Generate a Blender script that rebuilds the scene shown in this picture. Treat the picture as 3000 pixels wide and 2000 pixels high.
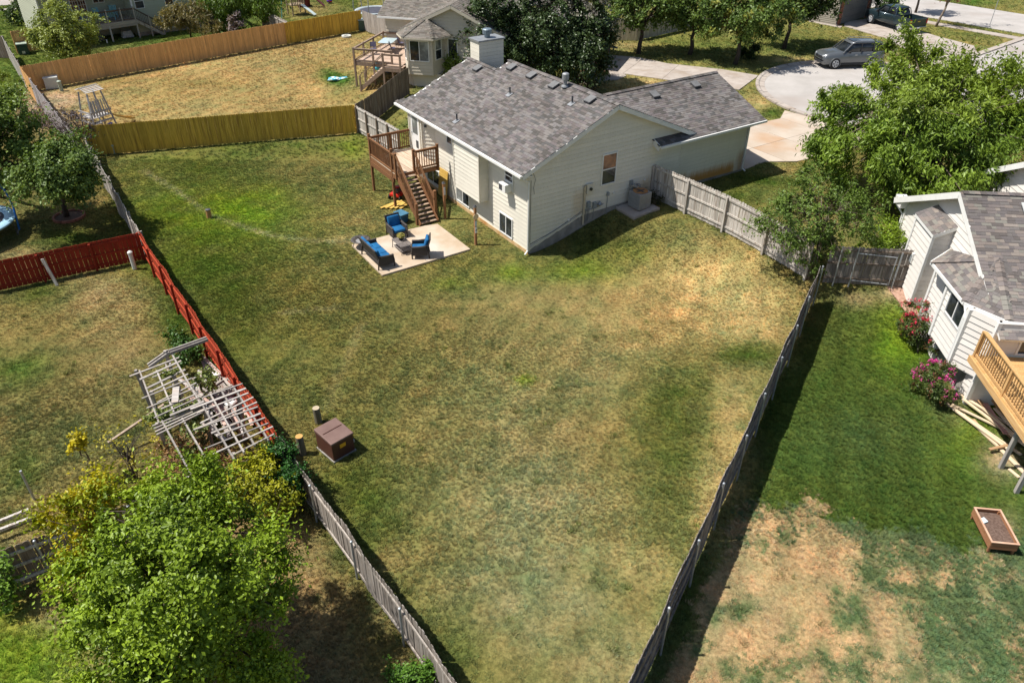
import bpy, bmesh, math, random
import numpy as np
from mathutils import Vector, Matrix
random.seed(7); RNG = np.random.default_rng(11)
for o in list(bpy.data.objects): bpy.data.objects.remove(o)
scene = bpy.context.scene
COL = scene.collection
# ------------------------------------------------------------------ camera
F_PX, PITCH, ROLL, CAM_H = 2226.17, 0.600845, 0.006646, 17.0      # focal length in photo pixels (3000 wide)
_f = np.array([0, math.cos(PITCH), -math.sin(PITCH)]); _r = np.array([1., 0, 0]); _u = np.cross(_r, _f)
CR = _r*math.cos(ROLL) + _u*math.sin(ROLL); CU = -_r*math.sin(ROLL) + _u*math.cos(ROLL); CF = _f
CAM = np.array([0, 0, CAM_H])
cd = bpy.data.cameras.new('camera'); cam = bpy.data.objects.new('camera', cd); COL.objects.link(cam)
cd.sensor_width = 36; cd.lens = 36*F_PX/3000; cd.clip_end = 2000; cd.clip_start = 0.5
cam.matrix_world = Matrix(((CR[0], CU[0], -CF[0], CAM[0]), (CR[1], CU[1], -CF[1], CAM[1]), (CR[2], CU[2], -CF[2], CAM[2]), (0, 0, 0, 1)))
scene.camera = cam
# ------------------------------------------------------------------ sky, sun, exposure
SUN_EL = math.radians(60)
w = bpy.data.worlds.new('World'); scene.world = w; w.use_nodes = True
nt = w.node_tree; sky = nt.nodes.new('ShaderNodeTexSky'); sky.sky_type = 'NISHITA'; sky.sun_disc = False
sky.sun_elevation = SUN_EL; sky.sun_rotation = math.radians(270); sky.air_density = 1.0; sky.dust_density = 1.2
bg = nt.nodes['Background']; bg.inputs['Strength'].default_value = 0.078
nt.links.new(sky.outputs[0], bg.inputs['Color'])
sl = bpy.data.lights.new('sun', 'SUN'); sl.energy = 4.8; sl.angle = math.radians(0.55); sl.color = (1.0, 0.955, 0.88)
so = bpy.data.objects.new('sun', sl); COL.objects.link(so); so.rotation_euler = (0, -(math.pi/2-SUN_EL), 0); so.location = (-40, 30, 60)
scene.view_settings.view_transform = 'Standard'; scene.view_settings.look = 'None'
scene.view_settings.exposure = 0.5; scene.view_settings.gamma = 1.0; scene.view_settings.use_curve_mapping = False
# ------------------------------------------------------------------ photo pixel -> place
HA = -0.986371                                                     # ridge direction of the cream house
E1 = np.array([-math.cos(HA), -math.sin(HA), 0]); E2 = np.array([-math.sin(HA), math.cos(HA), 0])
HO = np.array([0.735, 32.18, 0.0])                                 # its corner by the patio
def ray(x, y): return CF + CR*(x-1500)/F_PX - CU*(y-1000)/F_PX
def G(x, y, z=0.0):
    d = ray(x, y); return CAM + d*((z-CAM_H)/d[2])
def terr(x, y):                                                    # the plots climb about a metre towards the street
    s1 = (x-HO[0])*E1[0] + (y-HO[1])*E1[1]; s2 = (x-HO[0])*E2[0] + (y-HO[1])*E2[1]
    t = np.clip((s2 + 0.5*np.minimum(0, s1) - 0.75*np.maximum(0, s1-28))/6.0, 0, 1)
    return 1.12*t*t*(3-2*t)
def T(x, y, h=0.0):                                                # pixel of a point h above the ground -> point on the ground
    z = 0.0
    for _ in range(40):
        p = G(x, y, z+h); z = 0.5*z + 0.5*float(terr(p[0], p[1]))
    p = G(x, y, z+h); return np.array([p[0], p[1], float(terr(p[0], p[1]))])
def P(p):
    d = np.asarray(p, float) - CAM; k = d@CF; return 1500+F_PX*(d@CR)/k, 1000-F_PX*(d@CU)/k
def up(base, x, y):                                                # height above ground point at which a pixel lies
    d = ray(x, y); s = (d[:2]@base[:2])/(d[:2]@d[:2]); return CAM_H + d[2]*s - base[2]
# ------------------------------------------------------------------ materials
MATS = {}
def nodes(name):
    m = bpy.data.materials.new(name); m.use_nodes = True; n = m.node_tree
    return m, n, n.nodes['Principled BSDF']
def N(n, t, **kw):
    nd = n.nodes.new(t)
    for k, v in kw.items():
        if k.startswith('_'): setattr(nd, k[1:], v)
        else: nd.inputs[k.replace('__', ' ')].default_value = v
    return nd
def mix(n, a, b, fac, mode='MIX'):
    m = n.nodes.new('ShaderNodeMix'); m.data_type = 'RGBA'; m.blend_type = mode
    for s, v in ((m.inputs['Factor'], fac), (m.inputs[6], a), (m.inputs[7], b)):
        if hasattr(v, 'links'): n.links.new(v, s)
        elif isinstance(v, (int, float)): s.default_value = v
        else: s.default_value = (*v[:3], 1)
    return m.outputs[2]
def ramp(n, src, a, b, c0=(0, 0, 0), c1=(1, 1, 1)):
    r = n.nodes.new('ShaderNodeValToRGB'); r.color_ramp.elements[0].position = a; r.color_ramp.elements[1].position = b
    r.color_ramp.elements[0].color = (*c0, 1); r.color_ramp.elements[1].color = (*c1, 1)
    n.links.new(src, r.inputs[0]); return r.outputs[0]
def math_(n, op, a, b=None, clamp=False):
    m = n.nodes.new('ShaderNodeMath'); m.operation = op; m.use_clamp = clamp
    for i, v in enumerate((a, b)):
        if v is None: continue
        if hasattr(v, 'links'): n.links.new(v, m.inputs[i])
        else: m.inputs[i].default_value = v
    return m.outputs[0]
def coords(n, scale, jitter=True):
    tc = n.nodes.new('ShaderNodeTexCoord'); mp = n.nodes.new('ShaderNodeMapping'); n.links.new(tc.outputs['Object'], mp.inputs[0])
    mp.inputs['Scale'].default_value = scale
    oi = n.nodes.new('ShaderNodeObjectInfo')
    if jitter:
        vm = n.nodes.new('ShaderNodeVectorMath'); vm.operation = 'SCALE'; vm.inputs[0].default_value = (37, 91, 53); n.links.new(oi.outputs['Random'], vm.inputs['Scale'])
        n.links.new(vm.outputs[0], mp.inputs['Location'])
    return mp.outputs[0], oi.outputs['Random'], tc.outputs['Object']
def pmat(name, c1, c2=None, scale=(4, 4, 4), rough=0.75, rand=0.0, bump=0.0, detail=4, spec=0.3, metal=0.0, tint=False, c3=None, ns=1.0, lo=0.35, hi=0.65, bscale=None):
    """colour wanders between c1 and c2 by noise; rand = brightness spread from piece to piece; c3 = sparse stains"""
    if name in MATS: return MATS[name]
    m, n, p = nodes(name); v, rnd, obj = coords(n, scale)
    nz = N(n, 'ShaderNodeTexNoise', Scale=ns, Detail=detail, Roughness=0.6); n.links.new(v, nz.inputs['Vector'])
    col = ramp(n, nz.outputs[0], lo, hi, c1, c2 or c1)
    if c3:
        nz2 = N(n, 'ShaderNodeTexNoise', Scale=ns*0.37, Detail=3); n.links.new(v, nz2.inputs['Vector'])
        col = mix(n, col, c3, ramp(n, nz2.outputs[0], 0.52, 0.68))
    if rand:
        mr = N(n, 'ShaderNodeMapRange'); mr.inputs['To Min'].default_value = 1-rand; mr.inputs['To Max'].default_value = 1+rand
        n.links.new(rnd, mr.inputs['Value'])
        hs = N(n, 'ShaderNodeHueSaturation'); n.links.new(mr.outputs[0], hs.inputs['Value']); n.links.new(col, hs.inputs['Color']); col = hs.outputs[0]
    if tint:
        at = N(n, 'ShaderNodeAttribute', _attribute_name='tint'); col = mix(n, col, at.outputs['Color'], 1.0, 'MULTIPLY')
    n.links.new(col, p.inputs['Base Color'])
    p.inputs['Roughness'].default_value = rough; p.inputs['Specular IOR Level'].default_value = spec; p.inputs['Metallic'].default_value = metal
    if bump:
        b = N(n, 'ShaderNodeBump', Strength=bump, Distance=0.02)
        if bscale:
            nb = N(n, 'ShaderNodeTexNoise', Scale=bscale, Detail=5); n.links.new(obj, nb.inputs['Vector']); n.links.new(nb.outputs[0], b.inputs['Height'])
        else: n.links.new(nz.outputs[0], b.inputs['Height'])
        n.links.new(b.outputs[0], p.inputs['Normal'])
    MATS[name] = m; return m
def wood(name, c1, c2, rand=0.2, c3=None, axis='z', rough=0.8):
    s = {'z': (28, 28, 1.6), 'x': (1.6, 28, 28), 'y': (28, 1.6, 28)}[axis]
    return pmat(name, c1, c2, scale=s, rough=rough, rand=rand, bump=0.25, c3=c3, spec=0.2)
def leafmat(name, trans=0.3, rough=0.5):
    if name in MATS: return MATS[name]
    m, n, p = nodes(name); at = N(n, 'ShaderNodeAttribute', _attribute_name='tint')
    n.links.new(at.outputs['Color'], p.inputs['Base Color']); p.inputs['Roughness'].default_value = rough; p.inputs['Specular IOR Level'].default_value = 0.25
    tr = N(n, 'ShaderNodeBsdfTranslucent'); tc = mix(n, at.outputs['Color'], (1.3, 1.25, 0.5), 1.0, 'MULTIPLY'); n.links.new(tc, tr.inputs[0])
    ms = N(n, 'ShaderNodeMixShader', Fac=trans); n.links.new(p.outputs[0], ms.inputs[1]); n.links.new(tr.outputs[0], ms.inputs[2])
    n.links.new(ms.outputs[0], n.nodes['Material Output'].inputs[0]); MATS[name] = m; return m
def glass(name, c, rough=0.06):
    if name in MATS: return MATS[name]
    m, n, p = nodes(name); v, r, _ = coords(n, (1.2, 1.2, 1.2)); nz = N(n, 'ShaderNodeTexNoise', Scale=1.5, Detail=2); n.links.new(v, nz.inputs['Vector'])
    n.links.new(ramp(n, nz.outputs[0], 0.4, 0.65, c, tuple(min(1, k*2.2+0.01) for k in c)), p.inputs['Base Color'])
    p.inputs['Roughness'].default_value = rough; p.inputs['Specular IOR Level'].default_value = 0.6; MATS[name] = m; return m
# ------------------------------------------------------------------ mesh building
def v3(p): return Vector((float(p[0]), float(p[1]), float(p[2]) if len(p) > 2 else 0.0))
class MB:
    def __init__(s): s.v = []; s.f = []; s.c = []; s.m = []; s.col = (1, 1, 1); s.mi = 0
    def add(s, vs, fs):
        k = len(s.v); s.v += [tuple(v3(p)) for p in vs]; s.c += [s.col]*len(vs)
        for f in fs: s.f.append(tuple(i+k for i in f)); s.m.append(s.mi)
        return s
    def box(s, c, size, rz=0.0, rx=0.0, ry=0.0, taper=1.0):
        R = Matrix.Rotation(rz, 3, 'Z') @ Matrix.Rotation(ry, 3, 'Y') @ Matrix.Rotation(rx, 3, 'X'); x, y, z = [k/2 for k in size]; c = v3(c)
        vs = [c + R @ Vector((a*x*(taper if d > 0 else 1), b*y*(taper if d > 0 else 1), d*z)) for d in (-1, 1) for a, b in ((-1, -1), (1, -1), (1, 1), (-1, 1))]
        return s.add(vs, [(3, 2, 1, 0), (4, 5, 6, 7), (0, 1, 5, 4), (1, 2, 6, 5), (2, 3, 7, 6), (3, 0, 4, 7)])
    def b2(s, lo, hi): return s.box([(a+b)/2 for a, b in zip(lo, hi)], [abs(b-a) for a, b in zip(lo, hi)])
    def beam(s, p, q, wd, ht, upv=(0, 0, 1)):
        p = v3(p); q = v3(q); d = (q-p).normalized(); u = v3(upv); u = (u - d*u.dot(d))
        if u.length < 1e-4: u = Vector((1, 0, 0)) - d*d.x
        u.normalize(); r = d.cross(u)
        vs = [e + r*a*wd/2 + u*b*ht/2 for e in (p, q) for a, b in ((-1, -1), (1, -1), (1, 1), (-1, 1))]
        return s.add(vs, [(0, 1, 2, 3), (7, 6, 5, 4), (4, 5, 1, 0), (5, 6, 2, 1), (6, 7, 3, 2), (7, 4, 0, 3)])
    def cyl(s, p, q, r0, r1=None, n=12, cap=True):
        return s.tube([p, q], [r0, r0 if r1 is None else r1], n, cap)
    def tube(s, pts, rs, n=8, cap=True):
        pts = [v3(p) for p in pts]; rs = rs if hasattr(rs, '__len__') else [rs]*len(pts); k = len(s.v); vs = []; fs = []
        a = None
        for i, p in enumerate(pts):
            d = (pts[min(i+1, len(pts)-1)] - pts[max(i-1, 0)]).normalized()
            if a is None: a = d.orthogonal().normalized()
            a = (a - d*a.dot(d)).normalized(); b = d.cross(a)
            vs += [p + (a*math.cos(t) + b*math.sin(t))*rs[i] for t in [2*math.pi*j/n for j in range(n)]]
        for i in range(len(pts)-1):
            for j in range(n): fs.append((i*n+j, i*n+(j+1) % n, (i+1)*n+(j+1) % n, (i+1)*n+j))
        if cap: fs.append(tuple(reversed(range(n)))); fs.append(tuple(range((len(pts)-1)*n, len(pts)*n)))
        return s.add(vs, fs)
    def lathe(s, c, prof, n=20):
        c = v3(c); vs = []; fs = []
        for r, z in prof: vs += [c + Vector((r*math.cos(2*math.pi*j/n), r*math.sin(2*math.pi*j/n), z)) for j in range(n)]
        for i in range(len(prof)-1):
            for j in range(n): fs.append((i*n+j, i*n+(j+1) % n, (i+1)*n+(j+1) % n, (i+1)*n+j))
        fs.append(tuple(reversed(range(n)))); fs.append(tuple(range((len(prof)-1)*n, len(prof)*n))); return s.add(vs, fs)
    def prism(s, pts, d):
        """planar polygon pts swept by vector d"""
        pts = [v3(p) for p in pts]; d = v3(d); n = len(pts); nor = sum(((pts[i]-pts[0]).cross(pts[(i+1) % n]-pts[0]) for i in range(n)), Vector())
        if nor.dot(d) > 0: pts = pts[::-1]
        fs = [tuple(range(n)), tuple(reversed(range(n, 2*n)))] + [(i, i+n, (i+1) % n+n, (i+1) % n) for i in range(n)]
        return s.add(pts + [p+d for p in pts], fs)
    def mesh(s, name, mats):
        me = bpy.data.meshes.new(name); me.from_pydata(s.v, [], s.f); mats = mats if isinstance(mats, (list, tuple)) else [mats]
        for m in mats: me.materials.append(m)
        if len(mats) > 1: me.polygons.foreach_set('material_index', s.m)
        if any(c != (1, 1, 1) for c in s.c):
            at = me.color_attributes.new('tint', 'FLOAT_COLOR', 'POINT'); at.data.foreach_set('color', np.c_[np.array(s.c), np.ones(len(s.c))].ravel().astype(np.float32))
        me.update(); return me
    def build(s, name, mats, parent=None, bevel=0.0, smooth=False, loc=None, rz=0.0):
        me = s.mesh(name, mats)
        if bevel:
            bm = bmesh.new(); bm.from_mesh(me); bmesh.ops.bevel(bm, geom=bm.edges[:], offset=bevel, segments=2, affect='EDGES', profile=0.6); bm.to_mesh(me); bm.free()
        if smooth: me.polygons.foreach_set('use_smooth', [True]*len(me.polygons))
        return link(name, me, parent, loc, rz)
def link(name, me, parent=None, loc=None, rz=0.0):
    o = bpy.data.objects.new(name, me); COL.objects.link(o); o.parent = parent
    if loc is not None: o.location = v3(loc)
    if rz: o.rotation_euler[2] = rz
    return o
def tag(o, label=None, cat=None, group=None, kind=None):
    for k, v in (('label', label), ('category', cat), ('group', group), ('kind', kind)):
        if v: o[k] = v
    return o
def thing(name, label, cat, loc=(0, 0, 0), rz=0.0, group=None):
    return tag(link(name, None, None, loc, rz), label, cat, group)
def unit(p): p = np.asarray(p, float); return p/np.linalg.norm(p)
# ================================================================== ground, grass, paving
def pip(X, Y, poly):
    r = np.zeros(X.shape, bool); n = len(poly)
    for i in range(n):
        (x0, y0), (x1, y1) = poly[i][:2], poly[(i+1) % n][:2]
        if y0 == y1: continue
        c = ((y0 > Y) != (y1 > Y)) & (X < (x1-x0)*(Y-y0)/(y1-y0)+x0); r ^= c
    return r
def vnoise(X, Y, s, seed=0):
    """smooth value noise, 0..1"""
    r = np.random.default_rng(seed); tab = r.random((256, 256)); x = X/s+500; y = Y/s+500
    xi = np.floor(x).astype(int); yi = np.floor(y).astype(int); fx = x-xi; fy = y-yi; fx = fx*fx*(3-2*fx); fy = fy*fy*(3-2*fy)
    g = lambda i, j: tab[(xi+i) % 256, (yi+j) % 256]
    return (g(0, 0)*(1-fx)+g(1, 0)*fx)*(1-fy)+(g(0, 1)*(1-fx)+g(1, 1)*fx)*fy
def fbm(X, Y, s, seed, o=4): return sum(vnoise(X, Y, s/2**k, seed+k)/2**k for k in range(o))/sum(1/2**k for k in range(o))
DRY = (.52, .365, .165); TAN = (.33, .235, .10); OLIVE = (.175, .15, .042); GREEN = (.075, .118, .015); LUSH = (.19, .27, .02); TEAL = (.085, .135, .055); DIRT = (.50, .35, .24); PALE = (.33, .285, .15); STRAW = (.44, .31, .17); DARKG = (.05, .085, .015)
def tp(L, h=0): return [tuple(T(x, y, h)[:2]) for x, y in L]
ZONES = [  # lots, by their fence lines (photo pixels on the ground)
    (tp([(105, 255), (1048, 86), (1170, 87), (1300, 160), (1200, 262), (1052, 389), (264, 457)]), (.36, .255, .11)),
    (tp([(60, 255), (1048, 86), (1048, -60), (-500, -60), (-500, 255)]), (.11, .145, .03)),
    (tp([(264, 457), (410, 750), (-400, 930), (-400, 250), (60, 250)]), (.20, .165, .06)),
    (tp([(410, 750), (835, 1330), (0, 1745), (-600, 1960), (-600, 960)]), (.235, .19, .07)),
    (tp([(835, 1330), (1400, 2080), (1500, 2500), (-900, 2500), (-600, 1960), (0, 1745)]), (.29, .205, .10)),
    (tp([(2405, 830), (1860, 2050), (1700, 2500), (5000, 2500), (4500, 760), (2640, 843)]), (.085, .125, .024)),
]
FRONT = (.23, .21, .07)
# px, py, rx, ry, colour, weight
BLOBS = [
    (600, 760, 290, 270, (.125, .15, .02), .85), (560, 610, 260, 110, (.15, .19, .02), .75), (620, 500, 330, 90, (.17, .18, .035), .7), (900, 1010, 300, 230, (.18, .165, .042), .5), (1040, 1480, 150, 330, (.118, .128, .022), .75), (1330, 1900, 220, 150, (.125, .13, .024), .65), (1960, 1250, 120, 260, (.125, .138, .028), .7), (1900, 1650, 90, 160, (.18, .165, .05), .5),
    (2080, 860, 260, 110, (.57, .41, .185), 1.0), (1900, 960, 250, 110, DRY, .6), (2140, 1240, 60, 240, DRY, .95), (2210, 980, 90, 80, DRY, .9), (2080, 1480, 45, 150, DRY, .8), (1880, 1650, 90, 60, DRY, .45),
    (1700, 860, 250, 50, TAN, .6), (2250, 1030, 60, 35, GREEN, .7), (2170, 1040, 85, 42, GREEN, .95), (2020, 1160, 130, 190, GREEN, .45), (1950, 1420, 90, 160, GREEN, .35), (2300, 800, 80, 40, OLIVE, .6),
    (1560, 1450, 250, 420, PALE, .6), (1600, 1800, 250, 150, PALE, .5), (1480, 960, 260, 90, TAN, .5), (1250, 1250, 160, 200, (.26, .20, .075), .55), (1500, 1150, 150, 120, (.25, .22, .095), .5), (1700, 1180, 110, 200, TAN, .35),
    (1080, 1500, 120, 300, GREEN, .35), (900, 800, 220, 200, OLIVE, .4), (620, 780, 130, 170, GREEN, .45), (700, 960, 110, 150, GREEN, .4), (1330, 1900, 160, 120, GREEN, .35), (1780, 1950, 160, 90, PALE, .5), (1100, 1900, 60, 120, OLIVE, .4), (1150, 1640, 60, 50, TAN, .6),
    (690, 610, 130, 60, LUSH, .85), (560, 640, 90, 50, LUSH, .5), (1030, 430, 45, 35, LUSH, .8), (770, 560, 80, 35, LUSH, .4), (850, 430, 240, 30, GREEN, .6), (560, 480, 200, 40, GREEN, .4), (900, 500, 180, 60, (.25, .21, .08), .4),
    (1060, 640, 70, 30, TAN, .5), (1010, 700, 40, 14, DRY, .6), (1400, 780, 160, 40, (.2, .2, .05), .6), (1310, 830, 60, 20, LUSH, .5), (1500, 800, 60, 24, LUSH, .45), (1540, 1110, 26, 14, LUSH, .8), (1700, 790, 120, 36, LUSH, .65), (1830, 740, 90, 30, LUSH, .4), (1750, 700, 160, 60, DARKG, .7), (2060, 690, 70, 40, (.25, .2, .08), .5),
    (2250, 530, 150, 40, GREEN, .8), (2120, 590, 110, 40, GREEN, .85), (2290, 500, 60, 15, DRY, .4), (2420, 620, 160, 60, TAN, .35), (1180, 400, 60, 40, GREEN, .6), (1230, 430, 40, 40, DRY, .5),
    # bottom left: lush lawn at the corner, straw coloured ground under the oak
    (80, 1930, 200, 160, (.22, .30, .03), 1.0), (-120, 1850, 200, 250, (.22, .30, .03), 1.0), (150, 1810, 70, 40, STRAW, .5), (800, 1600, 140, 130, (.34, .24, .12), .7), (900, 1900, 150, 200, (.30, .21, .11), .6), (860, 1500, 60, 40, OLIVE, .5),
    # the plot with the red fence
    (300, 860, 130, 60, STRAW, .6), (380, 1000, 150, 130, STRAW, .35), (120, 860, 110, 40, GREEN, .65), (480, 800, 60, 60, GREEN, .5), (520, 940, 60, 60, (.08, .15, .02), .8), (60, 1080, 100, 60, (.12, .19, .03), .7), (200, 1250, 160, 80, (.13, .15, .05), .6), (60, 1400, 80, 110, (.10, .15, .03), .6), (130, 1480, 60, 40, STRAW, .5), (60, 1590, 80, 30, STRAW, .6), (260, 1130, 150, 60, (.3, .22, .09), .4),
    # lawn left of the grey fence
    (200, 700, 110, 40, GREEN, .5), (60, 760, 80, 30, STRAW, .6), (280, 580, 60, 40, (.3, .22, .1), .5),
    # dried-out plot between the cedar fences
    (160, 290, 110, 26, DIRT, .9), (120, 330, 70, 40, DIRT, .75), (330, 235, 60, 12, OLIVE, .5), (600, 245, 150, 14, OLIVE, .45), (420, 275, 200, 20, OLIVE, .25), (560, 190, 80, 14, DRY, .7), (985, 232, 60, 28, (.06, .14, .02), .95), (920, 270, 50, 24, DRY, .8), (1000, 280, 70, 20, OLIVE, .5), (1040, 96, 60, 10, GREEN, .5), (560, 300, 260, 40, (.40, .29, .12), .5),
    # beyond the far cedar fence
    (240, 140, 150, 20, TAN, .35), (900, 30, 120, 30, TAN, .7), (820, 15, 60, 20, OLIVE, .5), (60, 30, 120, 12, (.20, .25, .04), .8),
    # front lawns
    (1840, 130, 70, 14, STRAW, .6), (1960, 120, 120, 22, (.24, .22, .06), .7), (2080, 130, 140, 40, (.16, .17, .04), .7), (2350, 130, 160, 50, (.13, .15, .035), .7), (2330, 178, 100, 12, DRY, .8), (2540, 120, 70, 18, DRY, .5), (1850, 245, 130, 22, DRY, .9), (2220, 300, 40, 20, DRY, .8), (2270, 330, 40, 16, GREEN, .7), (2850, 95, 150, 26, (.19, .19, .05), .7), (2960, 120, 40, 14, DRY, .6), (2850, 5, 80, 14, (.09, .17, .03), .9), (2790, 130, 60, 10, DRY, .4),
    # right hand plot
    (2650, 930, 90, 160, LUSH, .55), (2900, 1250, 150, 120, LUSH, .75), (2620, 1020, 60, 60, LUSH, .5), (2500, 870, 90, 30, (.3, .21, .12), .6), (2630, 850, 50, 30, DIRT, .8), (2430, 980, 30, 50, (.05, .09, .02), .6), (2560, 1280, 200, 120, TEAL, .35), (2800, 1180, 60, 60, DIRT, .35), (2940, 1330, 60, 60, DIRT, .8), (2960, 1560, 40, 60, (.3, .24, .12), .7),
]
TRAILS = [([(420, 500), (520, 560), (620, 632), (700, 660), (800, 690), (920, 705), (1040, 706)], .14, PALE, .8), ([(1062, 950), (1020, 1040), (985, 1110), (965, 1190)], .16, (.34, .28, .12), .75), ([(830, 912), (900, 908), (1010, 895)], .12, PALE, .6), ([(1180, 890), (1400, 890), (1640, 905)], .2, (.36, .27, .1), .4)]
def ground_tint(X, Y):
    c = np.empty(X.shape+(3,)); c[...] = (.215, .193, .066)
    s2 = (X-HO[0])*E2[0]+(Y-HO[1])*E2[1]; c[s2 > 9.4] = FRONT
    for poly, t in ZONES: c[pip(X, Y, poly)] = t
    n1 = fbm(X, Y, 3.2, 3); n2 = fbm(X, Y, 0.9, 9)
    for px, py, rx, ry, col, wt in BLOBS:
        p = T(px, py); a = T(px+rx, py)[:2]-p[:2]; b = T(px, py+ry)[:2]-p[:2] if py+ry < 2600 else p[:2]-T(px, py-ry)[:2]
        M = np.linalg.inv(np.c_[a, b]); dx = X-p[0]; dy = Y-p[1]; u = M[0, 0]*dx+M[0, 1]*dy; v = M[1, 0]*dx+M[1, 1]*dy
        wgt = wt*np.exp(-np.clip((u*u+v*v)*(0.55+0.9*n1), 0, 30)); wgt = np.clip(wgt*(1.0+1.6*(n2-.5)), 0, 1)[..., None]
        c = c*(1-wgt)+np.array(col)*wgt
    for L, wd, col, wt in TRAILS:
        q = [T(*k)[:2] for k in L]; dmin = np.full(X.shape, 9e9)
        for a, b in zip(q[:-1], q[1:]):
            d = b-a; t = np.clip(((X-a[0])*d[0]+(Y-a[1])*d[1])/(d@d), 0, 1); dmin = np.minimum(dmin, np.hypot(X-a[0]-t*d[0], Y-a[1]-t*d[1]))
        wgt = (wt*np.exp(-(dmin/wd)**2)*(0.35+1.3*n2))[..., None].clip(0, 1); c = c*(1-wgt)+np.array(col)*wgt
    # clumps of green left standing in the parched lower half of the right plot
    q = [T(*k)[:2] for k in ((2170, 1480), (2330, 1455), (2560, 1500), (2800, 1560), (3100, 1500))]; poly = q + [tuple(T(3600, 1700)[:2]), tuple(T(3600, 2500)[:2]), tuple(T(1700, 2500)[:2]), tuple(T(1990, 1800)[:2])]
    nj = vnoise(X, Y, .35, 41); inside = pip(X+2.6*(n1-.5)+.9*(nj-.5), Y+2.2*(n2-.5)+1.1*(nj-.5)+1.6*(vnoise(X, Y, 2.2, 43)-.5), poly); cl = .55*fbm(X, Y, .9, 21, 4)+.45*vnoise(X, Y, .26, 23)+0.22*(vnoise(X, Y, 4.5, 31)-.5)
    fa, fb = np.array(T(2404, 776, 1.83)[:2]), np.array(T(1838, 2010, 1.83)[:2]); fn = np.array([-(fb-fa)[1], (fb-fa)[0]])/np.hypot(*(fb-fa)); dist = np.abs((X-fa[0])*fn[0]+(Y-fa[1])*fn[1]); sm = np.clip((dist-1.2)/3.6, 0, 1); thr = .505-.115*sm*sm*(3-2*sm)+.08*(vnoise(X, Y, 2.6, 37)-.5)
    k = np.clip((cl-thr)/0.13, 0, 1)[..., None]; pc = np.array(STRAW)*(1-k)+np.array((.125, .165, .07))*k; c = np.where(inside[..., None], pc, c)
    pr = (X*0.6+Y*0.8)                                             # faint mowing lanes in the cream house's yard
    lane = 1+0.09*np.sin((X*0.93-Y*0.36)*2*math.pi/1.15)
    big = 0.82+0.36*fbm(X, Y, 5.5, 55); mid = 0.86+0.28*n2
    m3 = .6*fbm(X, Y, .6, 91, 3)+.4*vnoise(X, Y, .17, 97); hue = (n1-.5)[..., None]*np.array((.25, .0, -.10))+(m3-.5)[..., None]*np.array((1.0, .48, .6))
    return np.clip(c*(big*mid*lane)[..., None]*(1+hue)*np.array((.955, 1.01, 1.02)), .01, .9)
fx = np.r_[-600, -300, -150, -100, np.arange(-76, 76.01, .32), 100, 150, 300, 600]; fy = np.r_[-300, -100, -30, np.arange(1, 112.01, .32), 150, 300, 700]
GX, GY = np.meshgrid(fx, fy, indexing='ij'); GZ = terr(GX, GY)+0.06*(fbm(GX, GY, 4, 70)-.5)*(np.abs(terr(GX, GY)-.56) < .6)-0.03
nx, ny = GX.shape; idx = np.arange(nx*ny).reshape(nx, ny)
fc = np.stack([idx[:-1, :-1], idx[1:, :-1], idx[1:, 1:], idx[:-1, 1:]], -1).reshape(-1, 4)
me = bpy.data.meshes.new('ground'); me.vertices.add(nx*ny); me.vertices.foreach_set('co', np.stack([GX, GY, GZ], -1).ravel())
me.loops.add(fc.size); me.loops.foreach_set('vertex_index', fc.ravel()); me.polygons.add(len(fc)); me.polygons.foreach_set('loop_start', np.arange(0, fc.size, 4)); me.update()
TINT = ground_tint(GX, GY)
at = me.color_attributes.new('tint', 'FLOAT_COLOR', 'POINT'); at.data.foreach_set('color', np.concatenate([TINT, np.ones((nx, ny, 1))], -1).astype(np.float32).ravel())
me.polygons.foreach_set('use_smooth', [True]*len(fc))
m, n, p = nodes('turf'); a = N(n, 'ShaderNodeAttribute', _attribute_name='tint'); tc = n.nodes.new('ShaderNodeTexCoord')
n1 = N(n, 'ShaderNodeTexNoise', Scale=9.0, Detail=6.0, Roughness=.75); n.links.new(tc.outputs['Object'], n1.inputs[0])
n2 = N(n, 'ShaderNodeTexNoise', Scale=38.0, Detail=3.0, Roughness=.7); n.links.new(tc.outputs['Object'], n2.inputs[0])
k = ramp(n, n1.outputs[0], .3, .7, (.5, .55, .45), (1.3, 1.22, 1.12)); k2 = ramp(n, n2.outputs[0], .35, .65, (.7, .7, .7), (1.12, 1.12, 1.12))
n.links.new(mix(n, mix(n, a.outputs['Color'], k, 1, 'MULTIPLY'), k2, 1, 'MULTIPLY'), p.inputs['Base Color']); p.inputs['Roughness'].default_value = .95; p.inputs['Specular IOR Level'].default_value = .05
b = N(n, 'ShaderNodeBump', Strength=.7, Distance=.05); n.links.new(n2.outputs[0], b.inputs['Height']); n.links.new(b.outputs[0], p.inputs['Normal'])
me.materials.append(m); ground = tag(link('ground', me), 'mown lawns in patches of green, olive and dried tan', 'ground', kind='structure')
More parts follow.
